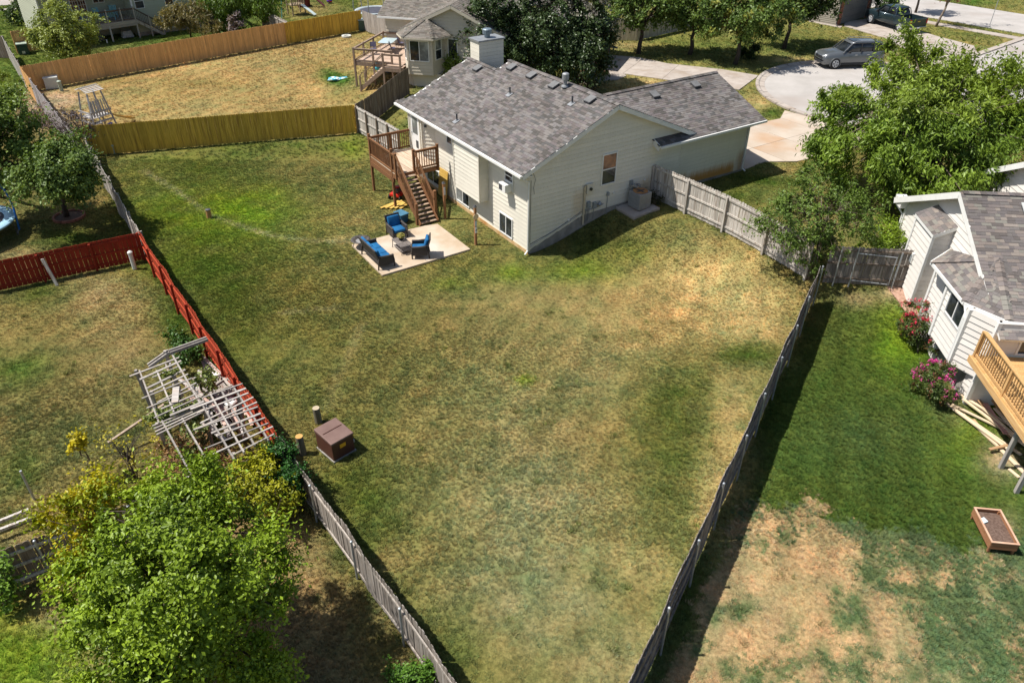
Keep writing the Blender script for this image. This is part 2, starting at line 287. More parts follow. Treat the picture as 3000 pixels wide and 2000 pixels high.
# ---------------------------------------------------------------- paving
CONC = pmat('concrete', (.34, .29, .25), (.42, .37, .325), scale=(1, 1, 1), ns=1.6, rough=.9, bump=.1, bscale=60, c3=(.31, .25, .20), rand=.06)
PATIO = pmat('patio_concrete', (.42, .32, .22), (.52, .43, .33), scale=(1, 1, 1), ns=1.1, rough=.85, bump=.08, bscale=60, c3=(.55, .49, .42), rand=.03)
DRIVE = pmat('stained_drive', (.42, .34, .265), (.49, .42, .345), scale=(1, 1, 1), ns=.7, rough=.9, bump=.1, bscale=60, c3=(.42, .27, .165), rand=.04)
ROADM = pmat('road_concrete', (.36, .335, .31), (.43, .40, .375), scale=(1, 1, 1), ns=.55, rough=.9, bump=.15, bscale=45, c3=(.34, .30, .27))
EXCL = []                                                          # no turf here
def clip(poly, nx_, ny_, d):
    out = []
    for i in range(len(poly)):
        a, b = poly[i], poly[(i+1) % len(poly)]; da = a[0]*nx_+a[1]*ny_-d; db = b[0]*nx_+b[1]*ny_-d
        if da >= 0: out.append(a)
        if da*db < 0: t = da/(da-db); out.append((a[0]+(b[0]-a[0])*t, a[1]+(b[1]-a[1])*t))
    return out
def sheet(name, poly, mat, lift, label=None, cat=None, thick=.08, parent=None, kind='structure', flat=None):
    mb = MB(); z = lambda x, y: (float(terr(x, y)) if flat is None else flat)+lift
    n_ = len(poly); ar = sum(poly[i][0]*poly[(i+1) % n_][1]-poly[(i+1) % n_][0]*poly[i][1] for i in range(n_))
    if ar < 0: poly = poly[::-1]
    mb.add([(x, y, z(x, y)) for x, y in poly]+[(x, y, z(x, y)-thick) for x, y in poly], [tuple(range(n_)), tuple(range(2*n_-1, n_-1, -1))]+[(i+n_, (i+1) % n_+n_, (i+1) % n_, i) for i in range(n_)])
    o = mb.build(name, mat, parent); 
    if parent is None: tag(o, label, cat, kind=kind)
    return o
def slabs(name, label, cat, poly, ang, cw, ch, mat, lift=.02, off=(0, 0), thick=.1):
    e = tag(link(name, None), label, cat, kind='structure'); EXCL.append(poly)
    ux, uy = math.cos(ang), math.sin(ang); us = [x*ux+y*uy for x, y in poly]; vs = [-x*uy+y*ux for x, y in poly]; j = .012
    u = min(us)-off[0]
    while u < max(us):
        v = min(vs)-off[1]
        while v < max(vs):
            q = clip(poly, ux, uy, u+j); q = clip(q, -ux, -uy, -(u+cw-j)) if q else q; q = clip(q, -uy, ux, v+j) if q else q; q = clip(q, uy, -ux, -(v+ch-j)) if q else q
            if q and len(q) > 2 and abs(sum(q[i][0]*q[(i+1) % len(q)][1]-q[(i+1) % len(q)][0]*q[i][1] for i in range(len(q)))) > .1: sheet('slab', q, mat, lift, thick=thick, parent=e)
            v += ch
        u += cw
    return e
CC = np.array([26.4, 54.6]); CRAD = 8.3
circ = [(CC[0]+CRAD*math.cos(t), CC[1]+CRAD*math.sin(t)) for t in np.linspace(0, 2*math.pi, 65)[:-1]]
sheet('road', circ, ROADM, .012, 'pale concrete turning circle of the cul-de-sac', 'road'); EXCL.append(circ)
ld = np.array([.77, .638]); lp = np.array([.638, -.77]); k0 = np.array([39.0, 65.8])
leg = [tuple(k0-ld*9), tuple(k0-ld*13+lp*9.5), tuple(k0+ld*14+lp*12), tuple(k0+ld*9.3)]
sheet('road', leg, ROADM, .007, 'pale concrete street leading out of the cul-de-sac', 'road'); EXCL.append(leg)
rd = np.array([-.63, .776]); rp = np.array([.776, .63]); r0 = np.array([46.4, 73.8])
ur = [tuple(r0-rd*26), tuple(r0+rd*45), tuple(r0+rd*45+rp*9.2), tuple(r0-rd*26+rp*9.2)]
sheet('road', ur, ROADM, .003, 'pale concrete street running across behind the corner lawn', 'road'); EXCL.append(ur)
ker = tag(link('kerb', None), 'low concrete kerb curving round the turning circle', 'kerb', kind='structure')
for k in range(24):
    t0 = math.radians(50+k*9.2)+.004; t1 = math.radians(50+(k+1)*9.2)-.004; mb = MB(); ts = np.linspace(t0, t1, 4)
    prof = [(CRAD-.02, .0), (CRAD-.02, .03), (CRAD+.32, .045), (CRAD+.42, .11), (CRAD+.62, .115), (CRAD+.62, 0)]
    vs = [(CC[0]+r*math.cos(t), CC[1]+r*math.sin(t), 1.12+z-.005) for t in ts for r, z in prof]; q = len(prof)
    fs = [(i*q+j, i*q+(j+1) % q, (i+1)*q+(j+1) % q, (i+1)*q+j) for i in range(3) for j in range(q)]+[tuple(range(q)), tuple(range(4*q-1, 3*q-1, -1))]
    mb.add(vs, fs); mb.build('kerb_stone', CONC, ker)
EXCL.append([(CC[0]+(CRAD+.6)*math.cos(t), CC[1]+(CRAD+.6)*math.sin(t)) for t in np.linspace(0, 2*math.pi, 49)[:-1]])
for seg in ((k0-ld*5.5, k0+ld*9.3),):
    L = np.linalg.norm(seg[1]-seg[0]); kk = tag(link('kerb', None), 'straight concrete kerb along the corner lawn', 'kerb', kind='structure')
    for i in range(5):
        a = seg[0]+ld*L*i/5; b_ = seg[0]+ld*(L*(i+1)/5-.02); m_ = (a+b_)/2-lp*.25; MB().box((m_[0], m_[1], 1.16), (L/5-.03, .5, .11), rz=math.atan2(ld[1], ld[0])).build('kerb_stone', CONC, kk)
LND = [(6.3, 60.4), (7.6, 64.9), (10.2, 64.1), (12.2, 62.3), (16.1, 60.7), (18.6, 59.0), (17.6, 57.5), (16.2, 55.3), (11.6, 57.6), (8.7, 59.1)]
slabs('driveway', 'pale concrete driveway in front of the brick garage wall', 'driveway', LND, math.radians(-26), 3.1, 2.9, CONC, lift=.03)
slabs('path', 'curved concrete path beside the planted bed', 'path', [(8.65, 59.0), (7.8, 57.7), (5.8, 57.1), (3.5, 58.0), (4.2, 59.0), (6.2, 59.3), (7.6, 59.9)], math.radians(-26), 2, 3, CONC, lift=.02)
HD = [(12.85, 40.15), (9.2, 45.7), (15.1, 47.7), (17.3, 48.9), (18.1, 50.6), (20.2, 48.2), (22.4, 46.6), (19.5, 43.2), (16.1, 41.4), (14.2, 41.3)]
slabs('driveway', 'rust-stained concrete driveway of the cream house', 'driveway', HD, math.radians(33.5), 2.9, 3.2, DRIVE, lift=.025)
TD = [(31.2, 76.2), (31.9, 78.0), (34.8, 79.6), (37.5, 74.4), (38.3, 72.0), (39.8, 68.8), (38.6, 65.8), (33.6, 61.0), (33.2, 65.5), (33.2, 71.5)]
slabs('driveway', 'concrete driveway under the dark pickup truck', 'driveway', TD, math.radians(-62), 3.2, 2.6, CONC, lift=.025)
slabs('path', 'concrete strip along the grey garage wall', 'path', [(29.0, 78.6), (31.0, 76.1), (30.6, 75.5), (28.5, 78.2)], math.radians(-56), 1.5, 2, CONC, lift=.02)
slabs('pavement', 'narrow concrete pavement across the corner lawn', 'pavement', [tuple(r0-rp*1.6+rd*-1), tuple(r0-rp*1.6+rd*30), tuple(r0-rp*2.8+rd*30), tuple(r0-rp*2.8+rd*-1)], math.atan2(rd[1], rd[0]), 1.5, 1.3, CONC, lift=.02)
slabs('pavement', 'concrete pavement by the far street behind the tree trunks', 'pavement', tp([(-60, 36), (110, 25), (110, 21), (-60, 31)]), 0.1, 1.6, 9, CONC, lift=.02)
ul = tp([(-80, 22), (140, 8), (300, -60), (-200, -60)]); sheet('road', ul, ROADM, .012, 'pale street beyond the two-stemmed tree', 'road'); EXCL.append(ul)
def hw(x, y, z=0.0): p = HO+E2*x+E1*y; return (p[0], p[1], p[2]+z)                 # house frame -> world
PAT = [hw(-6.7, 5.3)[:2], hw(-6.75, 1.78)[:2], hw(-2.1, 1.83)[:2], hw(-2.1, 5.1)[:2], hw(-2.75, 5.25)[:2], hw(-3.6, 5.3)[:2]]
slabs('patio', 'square pinkish concrete patio below the wooden stairs', 'patio', PAT, math.radians(33.485), 2.33, 3.6, PATIO, lift=.05)
AP = [hw(5.2, -0.05)[:2], hw(5.3, -1.35)[:2], hw(6.9, -1.45)[:2], hw(6.9, -.05)[:2]]
slabs('equipment_pad', 'small concrete pad under the air conditioner', 'pad', AP, math.radians(33.485), 3, 3, CONC, lift=.1, thick=.2)
for fp in ([hw(0, 0), hw(0, 11.4), hw(9.3, 11.4), hw(9.3, 6.9), hw(14.1, 6.9), hw(14.1, 0)],): EXCL.append([q[:2] for q in fp])
# ================================================================== fences
CEDAR = wood('cedar', (.60, .33, .12), (.78, .46, .19), rand=.16, c3=(.50, .29, .13))
HONEY = wood('honey_cedar', (.52, .31, .04), (.70, .45, .075), rand=.18, c3=(.36, .20, .04))
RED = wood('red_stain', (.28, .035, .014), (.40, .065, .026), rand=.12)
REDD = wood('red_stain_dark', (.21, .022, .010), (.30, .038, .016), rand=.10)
GREYW = wood('grey_wood', (.27, .235, .205), (.42, .38, .34), rand=.18, c3=(.20, .165, .14))
SILVER = wood('silver_wood', (.36, .325, .285), (.58, .54, .49), rand=.16, c3=(.27, .22, .18))
DARKW = wood('dark_weathered', (.135, .113, .095), (.27, .235, .205), rand=.3, c3=(.34, .30, .265))
BROWNW = wood('brown_weathered', (.13, .095, .07), (.22, .17, .13), rand=.18, c3=(.28, .24, .2))
LAV = wood('mauve_grey_wood', (.30, .27, .27), (.44, .40, .40), rand=.14)
STEEL = pmat('galvanised', (.36, .38, .40), (.48, .50, .52), scale=(6, 6, 6), rough=.45, metal=.6)
FENCE_MESH = {}; FLINES = []
def picket_mesh(mat, h, wd, top):
    key = (mat.name, round(h, 3), wd, top)
    if key not in FENCE_MESH:
        c = .035 if top == 'dog' else .002; z1 = h
        FENCE_MESH[key] = MB().prism([(-wd/2, -.009, .03), (wd/2, -.009, .03), (wd/2, -.009, z1-c), (wd/2-c, -.009, z1), (-wd/2+c, -.009, z1), (-wd/2, -.009, z1-c)], (0, .018, 0)).mesh('picket', mat)
    return FENCE_MESH[key]
def fence(name, label, A, B, mat, h=1.83, wd=.14, gap=.008, side=1, posts='wood', postmat=None, railmat=None, wave=0.0, lean=0.0, rails=(.28, .95, 1.62), top='dog', jit=.006, step=2.4, cat='fence', start=0.0, post_h=None, ends=(1, 1)):
    A = np.asarray(A, float); B = np.asarray(B, float); d = (B-A)[:2]; L = float(np.hypot(*d)); an = math.atan2(d[1], d[0])
    FLINES.append((A[:2], B[:2])); e = thing(name, label, cat, (A[0], A[1], A[2]), an); railmat = railmat or mat; postmat = postmat or railmat
    gz = lambda x: float(terr(A[0]+d[0]*x/L, A[1]+d[1]*x/L))-A[2]
    wv = lambda x: wave*(math.sin(x*1.7+.6)+.6*math.sin(x*3.1))
    meshes = [picket_mesh(mat, h+k*.004, wd, top) for k in range(2)]; x = start+wd/2; i = 0
    while x < L-wd/2+.01:
        o = link('picket', meshes[i % 2], e, (x, wv(x)+random.uniform(-jit, jit)*.5, gz(x)+random.uniform(-jit, jit)*2))
        o.rotation_euler = (lean+random.uniform(-.004, .004), random.uniform(-jit, jit), 0); x += wd+gap; i += 1
    n_ = max(1, round(L/step)); st = L/n_
    for k in range(n_+1):
        if (k == 0 and not ends[0]) or (k == n_ and not ends[1]): continue
        px = min(max(k*st, .05), L-.05); y = side*.085+wv(px)
        if posts == 'wood': MB().box((0, 0, (post_h or h)/2-.03), (.09, .09, (post_h or h)+.0)).build('post', postmat, e, loc=(px, y, gz(px)-.02))
        elif posts == 'steel':
            o = MB().cyl((0, 0, -.1), (0, 0, h-.02), .032, n=10).build('post', STEEL, e, loc=(px, side*.1+wv(px), gz(px)), smooth=False); MB().lathe((0, 0, h-.03), [(.04, 0), (.042, .03), (.03, .055), (.005, .065)], 10).build('post_cap', STEEL, o)
    for r in rails:
        for k in range(n_):
            a_ = k*st+.002; b_ = (k+1)*st-.002; MB().beam((a_, side*.03+wv(a_), gz(a_)+r), (b_, side*.03+wv(b_), gz(b_)+r), .038, .085).build('rail', railmat, e)
    return e
# rear property line, corner by corner (found from the fence tops)
HF = 1.83
c0 = T(3, 104, HF); c1 = T(58, 196, HF); c2 = T(83, 228, HF); c3 = T(207, 386, HF); HL = 1.46; c4 = T(240, 392, HL); c5 = T(404, 677, HL); c6 = T(815, 1276, HL); c7 = T(1352, 2010, HL)
far_r = T(1057, 30, HF); split = c1+(far_r-c1)*.725
fence('cedar_fence', 'tall warm tan cedar board fence behind the dried-out lawn', c1, split, CEDAR, side=1, h=1.86, wd=.142, gap=.003)
fence('cedar_fence', 'yellowish board fence ending at the green air conditioner', split, far_r, HONEY, side=1, h=1.84, wd=.14, gap=.003)
nt0 = T(264, 457); nt1 = T(1047, 389)
fence('cedar_fence', 'honey coloured board fence between green lawn and dried-out plot', nt0, nt1, HONEY, side=1, h=1.83, wd=.141, gap=.001, jit=.003)
fence('grey_fence', 'weathered grey board fence from the honey fence to the red fence corner', c4, c5, SILVER, h=HL, rails=(.25, .72, 1.25), side=1, gap=.002, wave=.05, jit=.02, ends=(0, 1), railmat=GREYW)
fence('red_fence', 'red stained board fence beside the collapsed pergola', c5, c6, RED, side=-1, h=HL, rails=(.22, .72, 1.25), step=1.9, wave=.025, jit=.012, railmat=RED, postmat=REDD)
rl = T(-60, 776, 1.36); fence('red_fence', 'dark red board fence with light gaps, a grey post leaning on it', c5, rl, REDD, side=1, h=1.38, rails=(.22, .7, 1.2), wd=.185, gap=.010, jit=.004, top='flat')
fence('grey_fence', 'silvery grey board fence running past the oak', c6, c7, wood('grey_brown_wood', (.15, .125, .105), (.29, .255, .225), rand=.2, c3=(.34, .31, .28)), h=HL, gap=.002, side=-1, posts='steel', wave=.03, jit=.015, railmat=GREYW, rails=(.2, 1.22), step=2.3)
fence('dark_fence', 'dark weathered board fence with steel posts between the two big lawns', T(2404, 776, HF), T(1838, 2010, HF), DARKW, side=1, posts='steel', gap=.001, jit=.006, railmat=DARKW, wave=.02)
fence('white_grey_fence', 'silver-grey rail fence with orange stains from the cream house to the small tree', hw(7.55, -.05, 1.05), T(2362, 818), SILVER, side=-1, h=1.78, jit=.008)
g0 = T(2408, 828); g1 = T(2668, 843)
fence('dark_fence', 'short dark fence with a steel-framed gate beside the white house', g0, g1, DARKW, side=-1, posts=None, h=1.75, railmat=BROWNW, rails=(.3, 1.0, 1.6))
gd = unit(g1-g0); gate = thing('gate_frame', 'galvanised pipe gate frame on the dark fence', 'gate', tuple(g0), math.atan2(gd[1], gd[0]))
Lg = np.linalg.norm(g1-g0)
for fx_ in (.12, .30, .78): MB().cyl((Lg*fx_, -.12, -.05), (Lg*fx_, -.12, 1.85), .032, n=10).build('post', STEEL, gate)
for zz in (.35, 1.62): MB().cyl((Lg*.30, -.12, zz), (Lg*.74, -.12, zz), .02, n=8).build('rail', STEEL, gate)
MB().cyl((Lg*.735, -.12, .35), (Lg*.735, -.12, 1.62), .02, n=8).build('stile', STEEL, gate)
d0 = T(1043, 303, HF); d1 = T(1195, 198, HF)
fence('dark_fence', 'brown weathered fence between the two houses', d0, d1, BROWNW, side=1, rails=(.3, 1.0, 1.6))
fence('grey_fence', 'short pale fence with heavy posts beside the wooden deck', T(1052, 388), T(1176, 462), SILVER, side=-1, postmat=BROWNW, step=1.5, h=1.75)
fence('grey_fence', 'mauve-grey weathered fence edging the sandy corner', c2, c3, LAV, side=1, jit=.01)
fence('cedar_fence', 'short orange board piece joining the grey rear fences', c1+(c2-c1)*.05, c2, CEDAR, side=1, wd=.14)
fence('pale_fence', 'pale grey capped fence running away beside the green utility box', c0, c1, SILVER, side=1, jit=.012)
b0 = T(0, 1615, 1.4); b1 = T(846, 1303, 1.4); bd = unit(b1-b0)
fence('brown_fence', 'dark brown board fence half hidden by the oak', b0-bd*1.5, b1, BROWNW, h=1.42, side=-1, posts='steel', wd=.17, gap=.012, railmat=SILVER, rails=(.25, .75, 1.2))
fence('cedar_fence', 'small orange fence seen from the rail side near the green box', T(28, 92, HF), T(125, 79, HF), CEDAR, side=-1)
fence('grey_fence', 'grey fence behind the dark green air conditioner', T(1060, 31, HF), T(1190, 40, HF), GREYW, side=1)
fence('grey_fence', 'grey fence with white rails running up to the tan fence', T(764, 27, HF), T(842, 63, HF), GREYW, side=-1, railmat=SILVER)
fence('dark_fence', 'shadowed board fence under the hanging green tree', T(572, 16, HF), T(700, 10, HF), BROWNW, side=1)
fence('grey_fence', 'pale grey fence behind the round street trees', T(1780, 118), T(1866, 120), SILVER, side=1)
fence('grey_fence', 'pale grey fence receding behind the street trees', T(1866, 120), T(2040, 80), SILVER, side=1)
fence('brown_fence', 'reddish brown fence at the far edge beside the pale fence', T(-90, 100, HF), T(2, 106, HF), BROWNW, side=1)
# ================================================================== houses
WHITE = pmat('white_trim', (.70, .69, .66), (.78, .77, .74), scale=(1, 1, 1), ns=2, rough=.55, spec=.4)
CREAM = pmat('cream_paint', (.60, .56, .47), (.66, .62, .53), scale=(1, 1, 1), ns=1.2, rough=.65)
FOUND = pmat('foundation', (.20, .185, .165), (.32, .30, .27), scale=(1, 1, 1), ns=2.2, rough=.95, bump=.2, bscale=40)
DARKMETAL = pmat('dark_metal', (.05, .05, .055), (.08, .08, .085), rough=.5, spec=.4)
GREYMETAL = pmat('grey_metal', (.25, .26, .27), (.33, .34, .35), scale=(3, 3, 3), rough=.5, metal=.4)
GLASS = glass('window_glass', (.018, .022, .026)); BLIND = glass('blind_glass', (.16, .165, .16), .15); CURTAIN = glass('curtain_glass', (.16, .07, .03), .12)
def siding_mat(name, c, stains):
    """painted boards; stains = [(x0,x1,z0,z1,strength)] rust marks in house coordinates"""
    m, n, p = nodes(name); tc = n.nodes.new('ShaderNodeTexCoord'); sx = n.nodes.new('ShaderNodeSeparateXYZ'); n.links.new(tc.outputs['Object'], sx.inputs[0])
    nz = N(n, 'ShaderNodeTexNoise', Scale=.8, Detail=5.0); n.links.new(tc.outputs['Object'], nz.inputs[0])
    mp = N(n, 'ShaderNodeMapping'); mp.inputs['Scale'].default_value = (9, 9, .9); n.links.new(tc.outputs['Object'], mp.inputs[0])
    st = N(n, 'ShaderNodeTexNoise', Scale=1.0, Detail=5.0); n.links.new(mp.outputs[0], st.inputs[0])
    oi = n.nodes.new('ShaderNodeObjectInfo'); mr = N(n, 'ShaderNodeMapRange'); mr.inputs['To Min'].default_value = .95; mr.inputs['To Max'].default_value = 1.04; n.links.new(oi.outputs['Random'], mr.inputs['Value'])
    col = ramp(n, nz.outputs[0], .3, .7, tuple(k*.93 for k in c), c); col = mix(n, col, ramp(n, st.outputs[0], .3, .62, (.965, .96, .95), (1, 1, 1)), 1, 'MULTIPLY')
    hs = N(n, 'ShaderNodeHueSaturation'); n.links.new(mr.outputs[0], hs.inputs['Value']); n.links.new(col, hs.inputs['Color']); col = hs.outputs[0]
    for (x0, x1, z0, z1, k, rust) in stains:
        def edge(v, a, b):
            q = N(n, 'ShaderNodeMapRange', _interpolation_type='SMOOTHSTEP'); q.inputs['From Min'].default_value = a; q.inputs['From Max'].default_value = b; n.links.new(v, q.inputs['Value']); return q.outputs[0]
        wob = math_(n, 'MULTIPLY', math_(n, 'SUBTRACT', st.outputs[0], .5), .45); X = math_(n, 'ADD', sx.outputs[0], wob); Z = math_(n, 'ADD', sx.outputs[2], wob)
        f = math_(n, 'MULTIPLY', math_(n, 'MULTIPLY', edge(X, x0-.25, x0+.2), edge(X, x1+.25, x1-.2)), math_(n, 'MULTIPLY', edge(Z, z0-.1, z0+.05), edge(Z, z1+.25, z1-.35)))
        col = mix(n, col, rust, math_(n, 'MULTIPLY', f, k, True))
    n.links.new(col, p.inputs['Base Color']); p.inputs['Roughness'].default_value = .7; p.inputs['Specular IOR Level'].default_value = .25; MATS[name] = m; return m
RUST = (.38, .17, .04)
SID_MAIN = siding_mat('cream_siding', (.75, .705, .60), [(9.4, 13.5, .9, 1.78, .95, (.50, .24, .05)), (13.75, 14.3, 1.0, 2.3, .6, RUST), (2.55, 3.15, 1.3, 2.6, .38, (.50, .33, .14)), (6.7, 7.5, 1.1, 2.2, .5, (.42, .26, .09)), (8.4, 9.8, 1.0, 1.9, .6, (.5, .3, .08))])
SID_R = siding_mat('white_siding', (.74, .70, .65), [])
SID_L = siding_mat('beige_siding', (.58, .525, .425), [])
SID_UL = siding_mat('sage_siding', (.46, .47, .365), [])
SID_G = siding_mat('grey_tan_siding', (.30, .27, .22), [])
BRICK = pmat('brick_red', (.22, .085, .05), (.34, .14, .085), scale=(8, 8, 8), rough=.9, rand=.35)
m, n, p = nodes('shingle'); a = N(n, 'ShaderNodeAttribute', _attribute_name='tint'); tc = n.nodes.new('ShaderNodeTexCoord'); oi = n.nodes.new('ShaderNodeObjectInfo')
nz = N(n, 'ShaderNodeTexNoise', Scale=55.0, Detail=3.0); ge = n.nodes.new('ShaderNodeNewGeometry'); n.links.new(ge.outputs['Position'], nz.inputs[0])
nl = N(n, 'ShaderNodeTexNoise', Scale=.45, Detail=4.0); n.links.new(ge.outputs['Position'], nl.inputs[0])
c = mix(n, a.outputs['Color'], ramp(n, nz.outputs[0], .3, .7, (.78, .78, .78), (1.15, 1.15, 1.15)), 1, 'MULTIPLY'); c = mix(n, c, ramp(n, nl.outputs[0], .3, .7, (.86, .85, .84), (1.1, 1.1, 1.1)), 1, 'MULTIPLY')
n.links.new(c, p.inputs['Base Color']); p.inputs['Roughness'].default_value = .95; p.inputs['Specular IOR Level'].default_value = .1; SHING = m
class House:
    def __init__(s, name, label, loc, rz, tones, cat='house'):
        s.e = thing(name, label, cat, loc, rz); s.sh = []; s.tones = tones; s.loc = np.array(loc, float); s.rz = rz
    def wall(s, A, B, poly, mat, board=.2, thick=.14, trim=True, name='wall', boards=True):
        """A->B in plan, outside on the right; poly = [(u,z)] convex"""
        A = np.array(A, float); B = np.array(B, float); L = np.hypot(*(B-A)); d = (B-A)/L; nn = np.array([d[1], -d[0]])
        if isinstance(poly, tuple): poly = [(0, poly[0]), (L, poly[0]), (L, poly[1]), (0, poly[1])]
        q = lambda u, z, o: (A[0]+d[0]*u+nn[0]*o, A[1]+d[1]*u+nn[1]*o, z)
        w_ = MB().prism([q(u, z, 0) for u, z in poly], (-nn[0]*thick, -nn[1]*thick, 0)).build(name, mat, s.e)
        if boards:
            z0 = min(z for u, z in poly); z1 = max(z for u, z in poly); z = z0
            def span(zz):
                xs = []
                for i in range(len(poly)):
                    (u0, a), (u1, b) = poly[i], poly[(i+1) % len(poly)]
                    if a == b:
                        if abs(a-zz) < 1e-6: xs += [u0, u1]
                    elif min(a, b)-1e-6 <= zz <= max(a, b)+1e-6: xs.append(u0+(u1-u0)*(zz-a)/(b-a))
                return (min(xs), max(xs)) if xs else None
            while z < z1-.03:
                zt = min(z+board, z1); a, b = span(z), span(zt-.001)
                if a and b and a[1]-a[0] > .05:
                    MB().add([q(a[0], z+.02, .002), q(a[1], z+.02, .002), q(a[1], z+.02, .034), q(a[0], z+.02, .034), q(b[0], zt-.004, .002), q(b[1], zt-.004, .002), q(b[1], zt-.004, .006), q(b[0], zt-.004, .006)],
                             [(0, 1, 2, 3), (4, 7, 6, 5), (3, 2, 6, 7), (1, 0, 4, 5), (0, 3, 7, 4), (2, 1, 5, 6)]).build('siding_board', mat, w_)
                z += board
        return (A, d, nn, w_, q)
    def corner(s, x, y, z0, z1, mat=None, w=.12): return MB().box((x, y, (z0+z1)/2), (w, w, z1-z0)).build('corner_trim', mat or WHITE, s.e)
    def window(s, W, u0, u1, z0, z1, split='h', pane=None, pane2=None, fr=.055, name='window', label=None):
        A, d, nn, w_, q = W; pane = pane or GLASS; mb = MB(); an = math.atan2(d[1], d[0])
        def bx(a, b, c, e_, o0, o1, M): p0 = q((a+b)/2, (c+e_)/2, (o0+o1)/2); M.box(p0, (b-a, o1-o0, e_-c), rz=an)
        for a, b, c, e_ in ((u0-fr, u1+fr, z0-fr, z0), (u0-fr, u1+fr, z1, z1+fr), (u0-fr, u0, z0, z1), (u1, u1+fr, z0, z1)): bx(a, b, c, e_, .0, .07, mb)
        f = mb.build(name, WHITE, s.e)
        if label: f['label'] = label
        mb = MB(); um = (u0+u1)/2; zm = (z0+z1)/2
        if split == 'h': bx(u0+.001, u1-.001, zm-.025, zm+.025, .005, .06, mb); pr = [(u0, u1, zm, z1, pane2 or pane), (u0, u1, z0, zm, pane)]
        elif split == 'v': bx(um-.025, um+.025, z0+.001, z1-.001, .005, .06, mb); pr = [(u0, um, z0, z1, pane), (um, u1, z0, z1, pane2 or pane)]
        else: pr = [(u0, u1, z0, z1, pane)]
        if split in 'hv' and split: mb.build('sash_bar', WHITE, f)
        for a, b, c, e_, M_ in pr:
            k = MB(); bx(a+.004, b-.004, c+.004, e_-.004, .012, .036, k); k.build('pane', M_, f)
        return f
    def roof(s, pts, eave, mat=None, thick=.13, shingle=True, expo=.145, over=.03, name='roof'):
        P_ = [Vector(p) for p in pts]; n_ = len(P_); nor = sum(((P_[i]-P_[0]).cross(P_[(i+1) % n_]-P_[0]) for i in range(n_)), Vector()).normalized()
        if nor.z < 0: nor = -nor
        r = MB().prism(P_, -nor*thick).build(name, mat or WHITE, s.e)
        ex = Vector(eave).normalized(); ey = nor.cross(ex)
        if ey.z < 0: ex = -ex; ey = -ey
        uv = [((p-P_[0]).dot(ex), (p-P_[0]).dot(ey)) for p in P_]; u0 = min(u for u, v in uv); u1 = max(u for u, v in uv); vv0 = min(v for u, v in uv); vv1 = max(v for u, v in uv)
        if shingle:
            row = 0; v = vv0-over
            while v < vv1-.01:
                u = u0-over-random.uniform(0, .3)
                while u < u1+over:
                    wd = random.choice((.17, .22, .28, .34, .42)); a = max(u, u0-over); b = min(u+wd, u1+over); cu = np.array((a+b)/2); cv = np.array(max(v+expo*.5, vv0+.01))
                    if b-a > .04 and pip(np.array([min(max(float(cu), u0+.01), u1-.01)]), np.array([min(float(cv), vv1-.005)]), uv)[0]:
                        s.sh.append((P_[0]+ex*a+ey*v+nor*.004, ex, ey, nor, b-a, min(expo*1.35, vv1-v+.02), random.choices(range(len(s.tones)), k=1)[0], r, random.choice((.012, .016, .02))))
                    u += wd
                v += expo; row += 1
        return r
    def cap(s, a, b, n_=None):
        """ridge or hip cap shingles"""
        a = Vector(a); b = Vector(b); L = (b-a).length; k = max(1, int(L/.2)); par = s.sh[0][7] if s.sh else s.e
        d = (b-a)/L; side = d.cross(Vector((0, 0, 1))).normalized(); upv = side.cross(d)
        for i in range(k):
            c = a+d*(L*(i+.0)/k); e_ = a+d*(L*(i+1.25)/k); mb = MB(); t = s.tones[random.randrange(len(s.tones))]; mb.col = t
            mb.add([c-side*.15-upv*.045+upv*.03, c+upv*.045, c+side*.15-upv*.045+upv*.03, e_-side*.15-upv*.06+upv*.03, e_+upv*.025, e_+side*.15-upv*.06+upv*.03, c-side*.15-upv*.04, c+upv*.01, c+side*.15-upv*.04], [(0, 1, 4, 3), (1, 2, 5, 4), (0, 6, 7, 1), (1, 7, 8, 2)])
            mb.build('ridge_shingle', SHING, par)
    def finish(s, nind=300):
        if not s.sh: return
        cs, sn = math.cos(s.rz), math.sin(s.rz)
        def dist(q): p = q[0]; return np.linalg.norm(np.array([s.loc[0]+cs*p.x-sn*p.y, s.loc[1]+sn*p.x+cs*p.y, s.loc[2]+p.z])-CAM)
        s.sh.sort(key=dist); uni = []
        for t in s.tones:
            mb = MB(); mb.col = t; mb.add([(0, 0, 0), (1, 0, 0), (1, 1, 0), (0, 1, 0), (0, 0, 1), (1, 0, 1), (1, 1, .25), (0, 1, .25)], [(3, 2, 1, 0), (4, 5, 6, 7), (0, 1, 5, 4), (1, 2, 6, 5), (2, 3, 7, 6), (3, 0, 4, 7)]); uni.append(mb.mesh('shingle', SHING))
        rest = {}
        for i, (p, ex, ey, nor, wd, ln, ti, r, th) in enumerate(s.sh):
            if i < nind:
                o = bpy.data.objects.new('shingle', uni[ti]); COL.objects.link(o); o.parent = r
                M = Matrix((ex*(wd-.006), ey*ln, nor*th)).transposed().to_4x4(); M.translation = p; o.matrix_local = M
            else: rest.setdefault(r.name, (r, []))[1].append((p, ex, ey, nor, wd-.006, ln, s.tones[ti], th))
        for r, L in rest.values():
            mb = MB()
            for p, ex, ey, nor, wd, ln, t, th in L:
                mb.col = t; A = ex*wd; B = ey*ln; C = nor*th; D = nor*th*.25
                mb.add([p, p+A, p+A+B, p+B, p+C, p+A+C, p+A+B+D, p+B+D], [(4, 5, 6, 7), (0, 1, 5, 4), (1, 2, 6, 5), (3, 0, 4, 7)])
            tag(mb.build('shingles', SHING, r), kind='stuff')
def tones(c, spread=.24, k=7, hue=.05): return [tuple(x*(1-spread+2*spread*i/(k-1))*(1+random.uniform(-hue, hue)*q) for x, q in zip(c, (1, .3, -1))) for i in range(k)]
